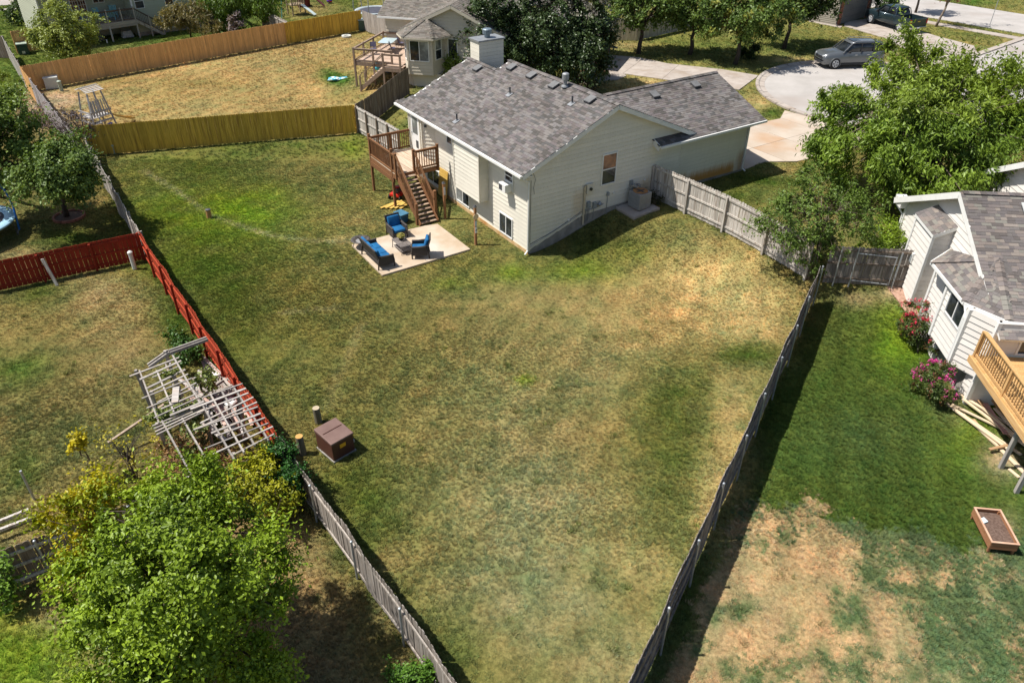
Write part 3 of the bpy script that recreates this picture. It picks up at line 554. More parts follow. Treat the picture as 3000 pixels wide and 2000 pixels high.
def fascia(h, a, b, ht=.2, w_=.03, mat=None, name='fascia', drop=.125): a = Vector(a); b = Vector(b); dz = Vector((0, 0, drop)); return MB().beam(a-dz, b-dz, w_, ht).build(name, mat or WHITE, h.e)
# ---------------------------------------------------------------- cream split-level house
H1 = House('cream_house', 'cream sided split-level house with grey shingle roof beside the patio', tuple(HO), math.atan2(E2[1], E2[0]), tones((.145, .133, .126), .34))
zs = lambda x: 4.15+.43*(x+.57)                                    # rear slope
zf = lambda x: 6.40-.43*(x-4.66)                                   # street slope
W_gab = H1.wall((0, 0), (9.3, 0), [(0, .1), (9.3, .1), (9.3, 4.25), (4.66, 6.24), (0, 4.22)], SID_MAIN, board=.205)
W_gar = H1.wall((9.31, .004), (14.15, .004), (1.0, 4.12), SID_MAIN, board=.205)
H1.wall((14.15, 0), (14.15, 6.8), [(0, 1.0), (6.8, 1.0), (6.8, 4.1), (3.4, 5.4), (0, 4.1)], SID_MAIN, board=.205)
H1.wall((14.15, 6.8), (9.3, 6.8), (1.0, 4.1), SID_MAIN, boards=False); H1.wall((9.3, 6.8), (9.3, 8.75), (1.0, 4.3), SID_MAIN, boards=False); H1.wall((9.3, 8.75), (7.6, 8.75), (1., 4.3), SID_MAIN, boards=False)
H1.wall((7.6, 8.75), (7.6, 11.4), (1., 4.3), SID_MAIN, boards=False); W_far = H1.wall((7.6, 11.4), (0, 11.4), [(0, .6), (7.6, .1), (7.6, 4.1), (3.8, 5.85), (0, 4.2)], SID_MAIN, board=.205)
W_rear = H1.wall((0, 11.4), (0, 0), (.14, 4.12), SID_MAIN, board=.205)
MB().prism([(-.02, -.035, -.3), (9.3, -.035, -.3), (9.3, -.035, 1.34), (3.2, -.035, 1.22), (-.02, -.035, .16)], (0, .03, 0)).build('foundation', FOUND, H1.e)
MB().prism([(9.3, -.035, .2), (14.2, -.035, .2), (14.2, -.035, 1.22), (9.3, -.035, 1.30)], (0, .03, 0)).build('foundation', FOUND, H1.e)
RUSTC = pmat('rusty_foundation', (.50, .30, .12), (.62, .45, .26), scale=(1, 1, 1), ns=2, rough=.9, c3=(.45, .2, .05))
MB().b2((-.045, -.02, -.2), (-.005, 11.4, .17)).build('foundation', RUSTC, H1.e)
CT = WHITE
for x, y, z0, z1 in ((-.03, -.03, .15, 4.1), (14.18, -.02, 1.2, 4.1)): H1.corner(x, y, z0, z1, CREAM, .1)
MB().beam((.05, -.05, .32), (3.1, -.05, 1.3), .03, .1).build('skirt_board', CREAM, H1.e)
# projecting part over the basement window, angled bay at the deck
Wb = H1.wall((-.53, 5.9), (-.53, 3.5), (1.42, 3.98), SID_MAIN, board=.205); H1.wall((-.53, 3.5), (0, 3.5), (1.42, 3.98), SID_MAIN, board=.205); H1.wall((0, 5.9), (-.53, 5.9), (1.42, 3.98), SID_MAIN, board=.205)
MB().b2((-.52, 3.52, 1.40), (0, 5.88, 1.46)).build('soffit_panel', CREAM, H1.e); H1.corner(-.55, 3.48, 1.42, 3.98, CREAM, .07); H1.corner(-.55, 5.92, 1.42, 3.98, CREAM, .05)
Wd = H1.wall((-.5, 10.86), (-.5, 9.4), (1.95, 3.98), SID_MAIN, board=.205); H1.wall((-.5, 9.4), (0, 8.82), (1.6, 3.98), SID_MAIN, board=.205); H1.wall((0, 11.4), (-.5, 10.86), (1.6, 3.98), SID_MAIN, board=.205)
for y in (9.4, 10.86): H1.corner(-.52, y, 1.6, 3.98, CREAM, .09)
A, d, nn, w_, q = Wd; dr = MB().box((-.53, 10.13, 2.98), (.05, .92, 1.94)).build('door', WHITE, H1.e); MB().box((-.558, 10.13, 3.42), (.012, .6, .9)).build('pane', BLIND, dr); MB().box((-.558, 9.95, 2.42), (.012, .28, .42)).build('pet_flap', DARKMETAL, dr); MB().cyl((-.56, 10.5, 2.95), (-.62, 10.5, 2.95), .03, n=8).build('handle', GREYMETAL, dr)
for a, b in ((9.56, 9.66), (10.6, 10.7)): MB().b2((-.57, a, 2.0), (-.50, b, 4.0)).build('door_casing', CREAM, H1.e)
U = lambda y: 11.4-y
H1.window(W_rear, U(1.92), U(1.30), 2.92, 3.78, 'h'); H1.window(W_rear, U(2.40), U(1.34), .26, 1.22, 'v'); H1.window(W_rear, U(6.66), U(5.42), .34, 1.02, 'v', BLIND, GLASS); H1.window(W_rear, U(7.5), U(7.02), 3.2, 3.75, ''); H1.window(W_rear, U(9.95), U(8.6), .38, 1.15, 'v')
H1.window(W_gab, 4.2, 5.0, 2.55, 4.0, 'h', GLASS, CURTAIN)
r1 = H1.roof([(-.57, -.3, zs(-.57)), (4.66, -.3, 6.4), (4.66, 8.75, 6.4), (3.8, 8.75, zs(3.8)), (3.8, 11.67, zs(3.8)), (.3, 11.67, zs(.3)), (-.15, 11.9, zs(-.15)), (-.57, 12.3, zs(-.57))], (0, 1, 0))
H1.roof([(4.66, -.3, 6.4), (9.9, -.3, zf(9.9)), (9.9, 8.75, zf(9.9)), (4.66, 8.75, 6.4)], (0, 1, 0))
H1.roof([(3.8, 8.75, zs(3.8)), (8.1, 8.75, zs(3.8)-.43*4.3), (8.1, 11.67, zs(3.8)-.43*4.3), (3.8, 11.67, zs(3.8))], (0, 1, 0))
gz_ = lambda y: 4.0+.403*(y+.5)
H1.roof([(7.35, -.5, gz_(-.5)), (14.8, -.5, gz_(-.5)), (14.8, 3.4, gz_(3.4)), (6.6, 3.4, gz_(3.4)), (6.6, .02, gz_(.02)), (7.35, .02, gz_(.02))], (1, 0, 0))
H1.roof([(14.8, 3.4, gz_(3.4)), (14.8, 7.3, gz_(-.5)), (6.6, 7.3, gz_(-.5)), (6.6, 3.4, gz_(3.4))], (1, 0, 0))
H1.cap((4.66, 8.75, 6.42), (4.66, -.3, 6.42)); H1.cap((3.8, 11.67, zs(3.8)+.02), (3.8, 8.8, zs(3.8)+.02)); H1.cap((6.9, 3.4, gz_(3.4)+.02), (14.8, 3.4, gz_(3.4)+.02))
GUT = WHITE
MB().beam((-.64, -.28, 4.06), (-.64, 12.28, 4.06), .11, .11).build('gutter', GUT, H1.e); MB().beam((7.35, -.57, 3.92), (14.85, -.57, 3.92), .11, .11).build('gutter', GUT, H1.e)
fascia(H1, (-.57, -.31, zs(-.57)), (4.66, -.31, 6.4), .2, .03); fascia(H1, (4.66, -.31, 6.4), (9.9, -.31, zf(9.9)), .2, .03); fascia(H1, (7.34, -.5, gz_(-.5)), (7.34, .1, gz_(.1)), .3, .03, drop=.14)
fascia(H1, (14.81, -.5, gz_(-.5)), (14.81, 3.4, gz_(3.4)), .2, .03); fascia(H1, (3.8, 8.74, zs(3.8)), (4.66, 8.74, 6.4), .2, .03); fascia(H1, (.3, 11.68, zs(.3)), (3.8, 11.68, zs(3.8)), .2, .03)
MB().prism([(-.57, -.29, 3.98), (-.57, .0, 3.98), (0, .0, 3.98), (0, -.29, 3.98)], (0, 0, .04)).build('soffit_panel', WHITE, H1.e); MB().b2((-.55, 0, 3.99), (0, 12.0, 4.03)).build('soffit_panel', WHITE, H1.e)
# downspouts
MB().tube([(-.62, -.1, 4.0), (-.6, -.1, 3.9), (-.09, -.1, 3.66), (-.09, -.1, .25), (-.3, -.16, .1)], .04, 8).build('downspout', WHITE, H1.e); MB().tube([(14.2, -.55, 3.9), (14.15, -.1, 3.6), (14.15, -.1, 1.3), (14.2, -.3, 1.18)], .045, 8).build('downspout', WHITE, H1.e)
# chimney chase
ch = MB().b2((3.95, 10.75, 5.2), (5.5, 11.65, 7.02)).build('chimney', SID_MAIN, H1.e)
for k in range(8):
    z = 5.45+k*.195; MB().b2((3.93, 10.73, z), (5.52, 11.67, z+.185)).build('siding_board', SID_MAIN, ch)
MB().b2((3.86, 10.66, 7.02), (5.59, 11.74, 7.10)).build('chimney_cap', GREYMETAL, ch); MB().lathe((4.75, 11.2, 7.1), [(.16, 0), (.16, .18), (.26, .2), (.27, .42), (.22, .46), (.05, .47)], 16).build('flue', pmat('blue_grey_metal', (.16, .21, .25), (.22, .27, .31), rough=.5, metal=.5), ch)
# roof vents and pipes
ROOFDK = pmat('roof_underlay', (.10, .09, .085), (.13, .118, .11), rough=.95)
VENT = pmat('vent_black', (.045, .045, .05), (.09, .09, .095), rough=.6); VTOP = pmat('vent_top', (.13, .13, .13), (.17, .17, .17), rough=.6)
for (x, y) in ((3.31, 9.94), (4.2, 7.93), (4.2, 6.1), (4.17, 4.1), (4.2, 1.26)):
    v = MB().box((x, y, zs(x)+.07), (.42, .42, .12), ry=-math.atan(.43)).build('roof_vent', VENT, H1.e); MB().box((x+.02, y, zs(x)+.145), (.46, .46, .03), ry=-math.atan(.43)).build('hood', VTOP, v)
for (x, y) in ((9.6, 2.6), (12.6, 2.7)):
    v = MB().box((x, y, gz_(y)+.07), (.42, .42, .12), rx=math.atan(.403)).build('roof_vent', VENT, H1.e); MB().box((x, y+.02, gz_(y)+.145), (.46, .46, .03), rx=math.atan(.403)).build('hood', VTOP, v)
for (x, y) in ((2.78, 5.88), (3.72, 1.96), (.15, 6.73)):
    v = MB().cyl((x, y, zs(x)-.05), (x, y, zs(x)+.38), .045, n=8).build('vent_pipe', VENT, H1.e); MB().box((x-.05, y, zs(x)+.022), (.32, .3, .02), ry=-math.atan(.43)).build('flashing', GREYMETAL, v); MB().cyl((x, y, zs(x)), (x, y, zs(x)+.1), .09, .05, n=10).build('boot', GREYMETAL, v)
v = MB().cyl((4.4, 3.45, zs(4.4)-.05), (4.4, 3.45, zs(4.4)+.4), .09, n=10).build('furnace_flue', GREYMETAL, H1.e); MB().lathe((4.4, 3.45, zs(4.4)+.36), [(.1, 0), (.17, .03), (.17, .3), (.12, .34), (.02, .35)], 14).build('flue_cap', GREYMETAL, v); MB().lathe((4.4, 3.45, zs(4.4)+.05), [(.2, 0), (.18, .05), (.09, .08)], 12).build('flue_collar', GREYMETAL, v)
# meters, conduits, spigots on the gable wall
CONDUIT = pmat('conduit_tan', (.45, .38, .27), (.52, .45, .33), rough=.6); MET = pmat('meter_grey', (.22, .24, .245), (.30, .32, .325), rough=.5)
MB().cyl((3.16, -.09, .75), (3.16, -.09, 2.75), .05, n=8).build('conduit', CONDUIT, H1.e)
bxm = MB().b2((3.24, -.16, 2.3), (3.62, -.03, 2.8)).build('meter_box', CREAM, H1.e, bevel=.01); MB().cyl((3.45, -.16, 2.55), (3.45, -.22, 2.55), .08, n=14).build('dial', GLASS, bxm)
for x, z, w2, h2 in ((3.45, 1.72, .2, .3), (3.83, 1.62, .2, .3), (4.62, 2.0, .12, .18), (6.08, 2.25, .16, .24)): MB().b2((x-w2/2, -.14, z-h2/2), (x+w2/2, -.03, z+h2/2)).build('utility_box', MET, H1.e, bevel=.01)
for x, z0, z1 in ((3.4, .85, 1.6), (3.5, .85, 1.55), (3.8, .9, 1.5), (4.62, .9, 1.95), (3.3, .82, 1.5)): MB().cyl((x, -.07, z0), (x, -.07, z1), .018, n=6).build('conduit', GREYMETAL, H1.e)
MB().lathe((4.12, -.12, 1.55), [(.1, 0), (.12, .06), (.06, .14), (.03, .2)], 12).build('gas_meter', GREYMETAL, H1.e); MB().tube([(3.3, -.1, 1.45), (3.9, -.1, 1.45), (4.35, -.1, 1.55)], .02, 6).build('gas_pipe', GREYMETAL, H1.e)
MB().tube([(6.08, -.07, 2.1), (6.15, -.07, 1.9), (6.3, -.12, 1.55)], .015, 6).build('whip', GREYMETAL, H1.e)
for x, z in ((5.0, 1.95), (7.0, 2.2), (2.3, 1.2)): MB().cyl((x, -.03, z), (x, -.08, z), .05, n=10).build('wall_fitting', WHITE, H1.e)
MB().tube([(.18, -.045, 4.0), (.3, -.05, 3.7), (.2, -.05, 3.3), (.26, -.05, 3.0)], .008, 5).build('loose_cable', DARKMETAL, H1.e); MB().tube([(.06, -.05, .5), (1.5, -.05, .85), (3.1, -.05, 1.45)], .012, 5).build('cable', DARKMETAL, H1.e); MB().tube([(.05, -.06, 3.7), (.05, -.06, .6)], .012, 5).build('cable', DARKMETAL, H1.e)
for y in (9.2,): MB().box((-.4, y, 3.62), (.12, .1, .14)).build('porch_lamp', DARKMETAL, H1.e, bevel=.02)
H1.finish(300)
ac = thing('window_air_conditioner', 'small white air conditioner stuck in the upper rear window', 'air conditioner', hw(-.02, 1.62, 2.86), math.atan2(E2[1], E2[0]))
MB().b2((-.42, -.28, -.18), (-.04, .28, .2)).build('case', WHITE, ac, bevel=.015); MB().b2((-.43, -.02, -.12), (-.42, .24, .14)).build('grille', DARKMETAL, ac); MB().b2((-.05, -.36, -.2), (-.0, .36, .26)).build('filler_panel', WHITE, ac)
# ================================================================== decks and the neighbouring houses
STAINW = wood('brown_stain', (.155, .07, .031), (.25, .125, .058), rand=.18, axis='z'); STAINX = wood('brown_stain_board', (.17, .075, .032), (.27, .13, .06), rand=.15, axis='x')
WORNY = wood('worn_deck_board', (.42, .32, .23), (.58, .47, .36), rand=.14, axis='y', c3=(.33, .22, .14)); WORNX = wood('worn_tread', (.30, .20, .13), (.46, .35, .25), rand=.15, axis='x', c3=(.16, .09, .06))
DRYW = wood('dry_deck', (.36, .25, .18), (.50, .38, .30), rand=.14, axis='x'); DRYZ = wood('dry_post', (.20, .14, .10), (.31, .235, .18), rand=.14); NEWW = wood('new_pine', (.48, .27, .10), (.62, .40, .19), rand=.12, axis='x'); NEWZ = wood('new_pine_post', (.46, .25, .09), (.60, .38, .17), rand=.12)
OLDG = wood('old_grey_deck', (.30, .26, .22), (.44, .39, .34), rand=.12, axis='x')
def railing(par, a, b, zb, zt, mat, sp=.125, bal=.038, posts=(), cap=.1, low=.09, name='railing', zb2=None, zt2=None, nobal=False):
    a = Vector((*a, 0)); b = Vector((*b, 0)); L = (b-a).length; zb2 = zb if zb2 is None else zb2; zt2 = zt if zt2 is None else zt2
    r = MB().beam((a.x, a.y, zt-.02), (b.x, b.y, zt2-.02), cap, .038).build(name, mat, par)
    MB().beam((a.x, a.y, zt-.09), (b.x, b.y, zt2-.09), .038, .085).build('rail', mat, r); MB().beam((a.x, a.y, zb+low), (b.x, b.y, zb2+low), .038, .085).build('rail', mat, r)
    if nobal: return r
    k = max(1, int(L/sp)); d = (b-a)/L; lean = math.atan2(d.y, d.x)
    for i in range(k):
        t = (i+.5)/k; p = a+(b-a)*t; z0 = zb+(zb2-zb)*t+low-.04; z1 = zt+(zt2-zt)*t-.05; sdo = Vector((-d.y, d.x, 0))*.04
        MB().box((0, 0, (z1-z0)/2), (bal, bal, z1-z0)).build('baluster', mat, r, loc=(p.x+sdo.x, p.y+sdo.y, z0), rz=lean)
    return r
def boards(par, x0, x1, y0, y1, z, mat, along='y', wd=.138, gap=.006, name='deck_board'):
    k = 0
    if along == 'y':
        x = x0
        while x < x1-.03: b = min(x+wd, x1); MB().b2((x, y0, z-.03), (b, y1+random.uniform(-.006, .006), z)).build(name, mat, par); x += wd+gap
    else:
        y = y0
        while y < y1-.03: b = min(y+wd, y1); MB().b2((x0, y, z-.03), (x1+random.uniform(-.006, .006), b, z)).build(name, mat, par); y += wd+gap
dk = thing('wooden_deck', 'brown stained wooden deck with railings on the rear of the cream house', 'deck', tuple(HO), math.atan2(E2[1], E2[0]))
ZD = 1.98; ZR = 3.02
boards(dk, -3.0, -.53, 7.7, 10.9, ZD, WORNY, 'y')
for x in (-2.98, -.62): MB().b2((x-.02, 7.7, ZD-.27), (x+.02, 10.9, ZD-.035)).build('rim_joist', STAINX, dk)
for y in (7.7, 8.5, 9.3, 10.1, 10.88): MB().b2((-2.96, y-.02, ZD-.26), (-.64, y+.02, ZD-.036)).build('joist', STAINX, dk)
for x, y, z1 in ((-2.96, 10.84, 3.2), (-2.96, 8.17, 3.2), (-2.96, 7.72, ZR+.08), (-1.92, 7.72, ZR+.08), (-.56, 7.68, ZR+.12), (-1.7, 10.88, ZR)): MB().b2((x-.06, y-.06, -.1 if (x < -2.9 and y > 8) else ZD-.27), (x+.06, y+.06, z1)).build('post', STAINW, dk)
MB().b2((-3.02, 8.0, ZD-.52), (-2.90, 10.9, ZD-.275)).build('beam', STAINX, dk)
railing(dk, (-2.98, 10.84), (-2.98, 7.75), ZD, ZR, STAINW); railing(dk, (-2.96, 10.88), (-.56, 10.88), ZD, ZR, STAINW); railing(dk, (-1.92, 7.7), (-.56, 7.7), ZD, ZR, STAINW)
st = thing('deck_stairs', 'steep brown wooden stairs from the deck down to the patio', 'stairs', tuple(HO), math.atan2(E2[1], E2[0]))
NT = 12; y0, y1 = 7.66, 5.42
for i in range(NT):
    t = (i+1)/NT; z = ZD*(1-t)+.13*t; y = y0+(y1-y0)*(i+.5)/NT
    MB().b2((-2.88, y-.135, z-.038), (-1.98, y-.004, z)).build('tread', WORNX, st); MB().b2((-2.88, y+.004, z-.038), (-1.98, y+.135, z)).build('tread', WORNX, st)
for x in (-2.93, -1.93): MB().beam((x, y0+.05, ZD-.2), (x, y1-.05, .06), .04, .27).build('stringer', STAINX, st)
railing(st, (-2.95, 7.62), (-2.95, 5.62), ZD+.1, ZR-.02, STAINW, sp=.13, zb2=.22, zt2=1.12); railing(st, (-1.9, 7.62), (-1.9, 5.72), ZD+.1, ZR-.02, STAINW, sp=.13, zb2=.25, zt2=1.2)
MB().b2((-3.03, 5.58, -.05), (-2.9, 5.71, 1.15)).build('post', STAINW, st); MB().b2((-1.90, 5.70, -.05), (-1.76, 5.84, 1.55)).build('post', STAINW, st)
# ---------------------------------------------------------------- white house on the right
RO = np.array([16.16, 21.13, 0.0]); RA = math.radians(-95)
H2 = House('white_house', 'white sided house with brown-grey shingles and an angled bay behind the flowering shrubs', tuple(RO), RA, tones((.18, .16, .15), .32))
k2 = .48; gx, gzp = -5.35, 5.72; rz2 = lambda x: gzp-k2*abs(x-gx)
Wg = H2.wall((-9.9, .35), (-2.6, .35), [(0, .3), (7.3, -.2), (7.3, rz2(-2.6)-.14), (4.55, gzp-.14), (0, rz2(-9.9)-.14)], SID_R, board=.23)
H2.wall((-4.75, .35), (-4.45, -.25), (-.1, 3.3), SID_R, board=.23); W2 = H2.wall((-4.45, -.25), (-2.66, -.25), (-.1, 3.35), SID_R, board=.23)
W1 = H2.wall((-2.68, -.6), (-.82, -.6), (1.1, 3.4), SID_R, board=.23); W3 = H2.wall((-.82, -.6), (0, 0), (1.1, 3.4), SID_R, board=.23); H2.wall((-2.68, -.25), (-2.68, -.6), (1.1, 3.4), SID_R, board=.23)
H2.wall((-2.7, -.1), (-.45, -.1), (-.1, 1.12), FOUND, boards=False); H2.wall((-.45, -.1), (0, .02), (-.1, 1.12), SID_R, board=.23); MB().prism([(-2.68, -.59, 1.06), (-.82, -.59, 1.06), (-.02, .0, 1.06), (-2.68, .0, 1.06)], (0, 0, .05)).build('soffit_panel', WHITE, H2.e)
Wk = H2.wall((0, 0), (0, 9), (-.1, 3.4), SID_R, board=.23); H2.wall((-9.9, 9), (-9.9, .35), (.3, 3.5), SID_R, boards=False)
for x, y, a, b in ((-.82, -.62, 1.1, 3.38), (-2.68, -.62, 1.1, 3.38), (.0, -.02, -.05, 3.4), (-9.92, .33, .8, 3.4), (-4.5, -.27, .3, 3.3)): H2.corner(x, y, a, b, WHITE, .13)
bx = [(-7.2, -.35), (-5.45, -.35)]; H2.wall(bx[0], bx[1], (.72, 3.9), SID_R, board=.23); H2.wall(bx[1], (-5.45, .35), [(0, .72), (.7, .72), (.7, 4.25), (0, 3.9)], SID_R, board=.23); H2.wall((-7.2, .35), bx[0], [(0, .72), (.7, .72), (.7, 3.9), (0, 4.25)], SID_R, board=.23)
for x, y in ((-5.43, -.37), (-7.22, -.37)): H2.corner(x, y, .72, 3.86, WHITE, .1)
MB().b2((-7.2, -.34, .70), (-5.45, .34, .76)).build('soffit_panel', WHITE, H2.e); fascia(H2, (-7.32, -.43, 3.93), (-5.33, -.43, 3.93), .14, .03, drop=.06); fascia(H2, (-5.32, -.43, 3.93), (-5.32, .35, 4.32), .14, .03, drop=.06)
H2.roof([(-7.32, -.42, 3.94), (-5.33, -.42, 3.94), (-5.33, .36, 4.33), (-7.32, .36, 4.33)], (1, 0, 0), thick=.06, mat=ROOFDK)
vt = MB().box((-6.55, -.39, 2.35), (.34, .09, .42)).build('wall_vent', WHITE, H2.e); MB().box((-6.55, -.445, 2.33), (.26, .02, .32)).build('louvre', MET, vt)
H2.roof([(-10.6, .0, rz2(-10.6)), (gx, .0, gzp), (gx, 9.5, gzp), (-10.6, 9.5, rz2(-10.6))], (0, 1, 0)); H2.roof([(gx, .0, gzp), (.35, .0, rz2(.35)), (.35, 9.5, rz2(.35)), (gx, 9.5, gzp)], (0, 1, 0))
H2.cap((gx, .05, gzp+.02), (gx, 9.4, gzp+.02)); fascia(H2, (-10.6, -.01, rz2(-10.6)), (gx, -.01, gzp), .24, .04); fascia(H2, (gx, -.01, gzp), (-1.9, -.01, rz2(-1.9)), .24, .04)
MB().prism([(-10.65, .02, 3.0), (-10.65, .45, 3.0), (-9.9, .45, 3.0), (-9.9, .02, 3.0)], (0, 0, .35)).build('soffit_return', WHITE, H2.e); MB().tube([(-10.55, .1, 2.95), (-9.98, .25, 2.7), (-9.98, .25, 1.0)], .045, 8).build('downspout', WHITE, H2.e)
v = MB().box((-4.6, 2.2, rz2(-4.6)+.08), (.42, .42, .12), ry=math.atan(k2)).build('roof_vent', VENT, H2.e); MB().box((-4.62, 2.2, rz2(-4.6)+.15), (.48, .48, .03), ry=math.atan(k2)).build('hood', pmat('pale_vent', (.45, .46, .45), (.52, .53, .52), rough=.6), v)
# hipped bay roof
ez = 3.42; E0, Ea, Eb, Ec, Ed = (-5.2, .34), (-4.14, -.72), (-1.2, -.66), (-.12, .32), (-.05, 1.4); ap = (-2.55, .62, 4.42)
for a, b in ((E0, Ea), (Ea, Eb), (Eb, Ec)): H2.roof([(*a, ez), (*b, ez), ap], (b[0]-a[0], b[1]-a[1], 0), thick=.05, mat=ROOFDK)
H2.roof([(*Ec, ez), (*Ed, ez), (-1.9, 1.6, 4.1), ap], (Ed[0]-Ec[0], Ed[1]-Ec[1], 0), thick=.05, mat=ROOFDK)
H2.cap((*Eb, ez+.03), (ap[0], ap[1], ap[2]+.03)); H2.cap((*Ec, ez+.03), (ap[0], ap[1], ap[2]+.03)); H2.cap((*Ea, ez+.02), (ap[0], ap[1], ap[2]+.02))
for a, b in ((E0, Ea), (Ea, Eb), (Eb, Ec), (Ec, (-.02, 4.0))): MB().beam((a[0]*1.0, a[1]-.03, ez-.06), (b[0], b[1]-.03, ez-.06), .11, .11).build('gutter', WHITE, H2.e)
MB().prism([(*Ea, ez-.13), (*Eb, ez-.13), (*Ec, ez-.13), (-.1, .6, ez-.13), (-4.6, .36, ez-.13)], (0, 0, .03)).build('soffit_panel', WHITE, H2.e)
MB().tube([(-1.15, -.68, ez-.1), (-.98, -.66, ez-.3), (-.9, -.68, 3.0), (-.9, -.68, 1.2)], .04, 8).build('downspout', WHITE, H2.e)
H2.window(W1, .42, 1.62, 2.42, 3.28, 'v', GLASS, GLASS); H2.window(W2, .95, 1.25, 2.55, 3.1, '', BLIND)
sd = H2.window(Wk, .9, 2.7, 2.25, 4.1 if False else 3.3, 'v', GLASS, GLASS, name='sliding_door')
MB().box((-.2, .05, .6), (.1, .1, 1.1), rx=.1).build('deck_brace', WHITE, H2.e)
# farther gable of the same house
Wq = [(-13.2, 4.6), (-6.5, 4.6)]; zq = lambda x: 5.55-.52*abs(x+9.3)
H2.wall(Wq[0], Wq[1], [(0, 1.0), (6.7, 1.0), (6.7, zq(-6.5)-.1), (3.9, 5.42), (0, zq(-13.2)-.1)], SID_R, board=.23)
H2.roof([(-13.7, 4.2, zq(-13.7)), (-9.3, 4.2, 5.55), (-9.3, 12, 5.55), (-13.7, 12, zq(-13.7))], (0, 1, 0)); H2.roof([(-9.3, 4.2, 5.55), (-6.0, 4.2, zq(-6)), (-6.0, 12, zq(-6)), (-9.3, 12, 5.55)], (0, 1, 0))
fascia(H2, (-13.7, 4.19, zq(-13.7)), (-9.3, 4.19, 5.55), .24, .04); fascia(H2, (-9.3, 4.19, 5.55), (-6, 4.19, zq(-6)), .24, .04)
H2.finish(300)
rdk = thing('wooden_deck', 'new pine deck with slender balusters on the white house', 'deck', tuple(RO), RA)
boards(rdk, .1, 4.6, -.55, 4.2, 2.12, NEWZ, 'y'); MB().b2((.05, -.6, 1.86), (4.6, -.55, 2.09)).build('rim_joist', NEWW, rdk); MB().b2((4.6, -.6, 1.86), (4.65, 4.2, 2.09)).build('rim_joist', NEWW, rdk)
for x in (.16, 2.3, 4.5): MB().b2((x-.05, -.53, 2.1), (x+.05, -.43, 3.12)).build('post', NEWZ, rdk)
railing(rdk, (.2, -.48), (4.5, -.48), 2.12, 3.15, NEWZ, sp=.135, bal=.036, cap=.14)
for x, y in ((3.31, -.2), (4.4, -.2), (4.4, 3.9)): MB().b2((x-.06, y-.06, -.1), (x+.06, y+.06, 1.87)).build('support_post', wood('grey_post', (.30, .27, .24), (.42, .39, .35), rand=.1), rdk)
# ---------------------------------------------------------------- beige neighbour with bay and deck
LO = G(1200, 217, 2.04); LO[2] = 0; LA = math.radians(-15)
H3 = House('beige_house', 'beige house with a bay window and roof gable behind the big dark trees', tuple(LO), LA, tones((.18, .163, .14), .25))
gl = 1.1
B0, B1, B2, B3 = (-.62, .95), (0, 0), (1.76, .1), (2.17, 1.45)
Wl0 = H3.wall(B0, B1, (2.02, 4.5), SID_L, board=.22); Wl1 = H3.wall(B1, B2, (2.02, 4.5), SID_L, board=.22); Wl2 = H3.wall(B2, B3, (2.02, 4.5), SID_L, board=.22)
for b in (B1, B2): H3.corner(b[0], b[1]-.01, 2.02, 4.5, SID_L, .1)
H3.wall((-.6, 1.0), (.1, .3), (gl-.4, 2.03), SID_L, boards=False); H3.wall((.1, .35), (2.17, .55), (gl-.4, 2.03), SID_L, board=.22); H3.wall((2.17, .55), (2.17, 1.5), (gl-.4, 2.03), SID_L, boards=False); MB().prism([(*B0, 2.0), (*B1, 2.0), (*B2, 2.0), (*B3, 2.0)], (0, 0, .05)).build('soffit_panel', SID_L, H3.e)
zg = lambda x: 6.55-.46*abs(x-2.87)
Wl3 = H3.wall((-.62, 1.5), (6.4, 1.5), [(0, gl-.3), (7.02, gl-.3), (7.02, zg(6.4)-.14), (3.49, 6.4), (0, zg(-.62)-.14)], SID_L, board=.22)
H3.wall((-.62, 5.9), (-.62, 1.5), (gl-.3, 4.6), SID_L, board=.22); H3.wall((-4.2, 5.95), (-.62, 5.95), (gl-.3, 4.6), SID_L, board=.22); H3.wall((-4.2, 13), (-4.2, 5.95), (gl-.3, 4.6), SID_L, boards=False); H3.wall((6.4, 1.5), (6.4, 13), (gl-.3, 4.6), SID_L, boards=False)
H3.window(Wl1, .18, 1.5, 3.0, 4.3, 'v', GLASS, BLIND); H3.window(Wl2, .35, 1.0, 3.05, 4.3, 'h', GLASS, BLIND); H3.window(Wl0, .35, .8, 3.0, 4.3, 'h', GLASS, BLIND); H3.window(Wl3, 3.12, 3.75, 2.95, 4.25, '', CURTAIN if False else GLASS)
k3 = 6.55; H3.roof([(-1.1, 1.15, zg(-1.1)), (2.87, 1.15, k3), (2.87, 10.5, k3), (-1.1, 10.5, zg(-1.1))], (0, 1, 0)); H3.roof([(2.87, 1.15, k3), (6.8, 1.15, zg(6.8)), (6.8, 10.5, zg(6.8)), (2.87, 10.5, k3)], (0, 1, 0))
fascia(H3, (-1.1, 1.14, zg(-1.1)), (2.87, 1.14, k3), .2, .03, SID_L); fascia(H3, (2.87, 1.14, k3), (6.8, 1.14, zg(6.8)), .2, .03, SID_L)
H3.roof([(-4.6, 5.45, 4.62), (6.8, 5.45, 4.62), (6.8, 9.6, 6.5), (-4.6, 9.6, 6.5)], (1, 0, 0)); H3.roof([(-4.6, 9.6, 6.5), (6.8, 9.6, 6.5), (6.8, 13.7, 4.62), (-4.6, 13.7, 4.62)], (1, 0, 0)); MB().beam((-4.6, 5.4, 4.55), (-1.1, 5.4, 4.55), .1, .12).build('gutter', WHITE, H3.e)
pk = (1.0, 1.35, 5.62); e3 = 4.58; A0, A1, A2, A3 = (-1.1, .85), (-.28, -.3), (2.0, -.2), (2.75, 1.15)
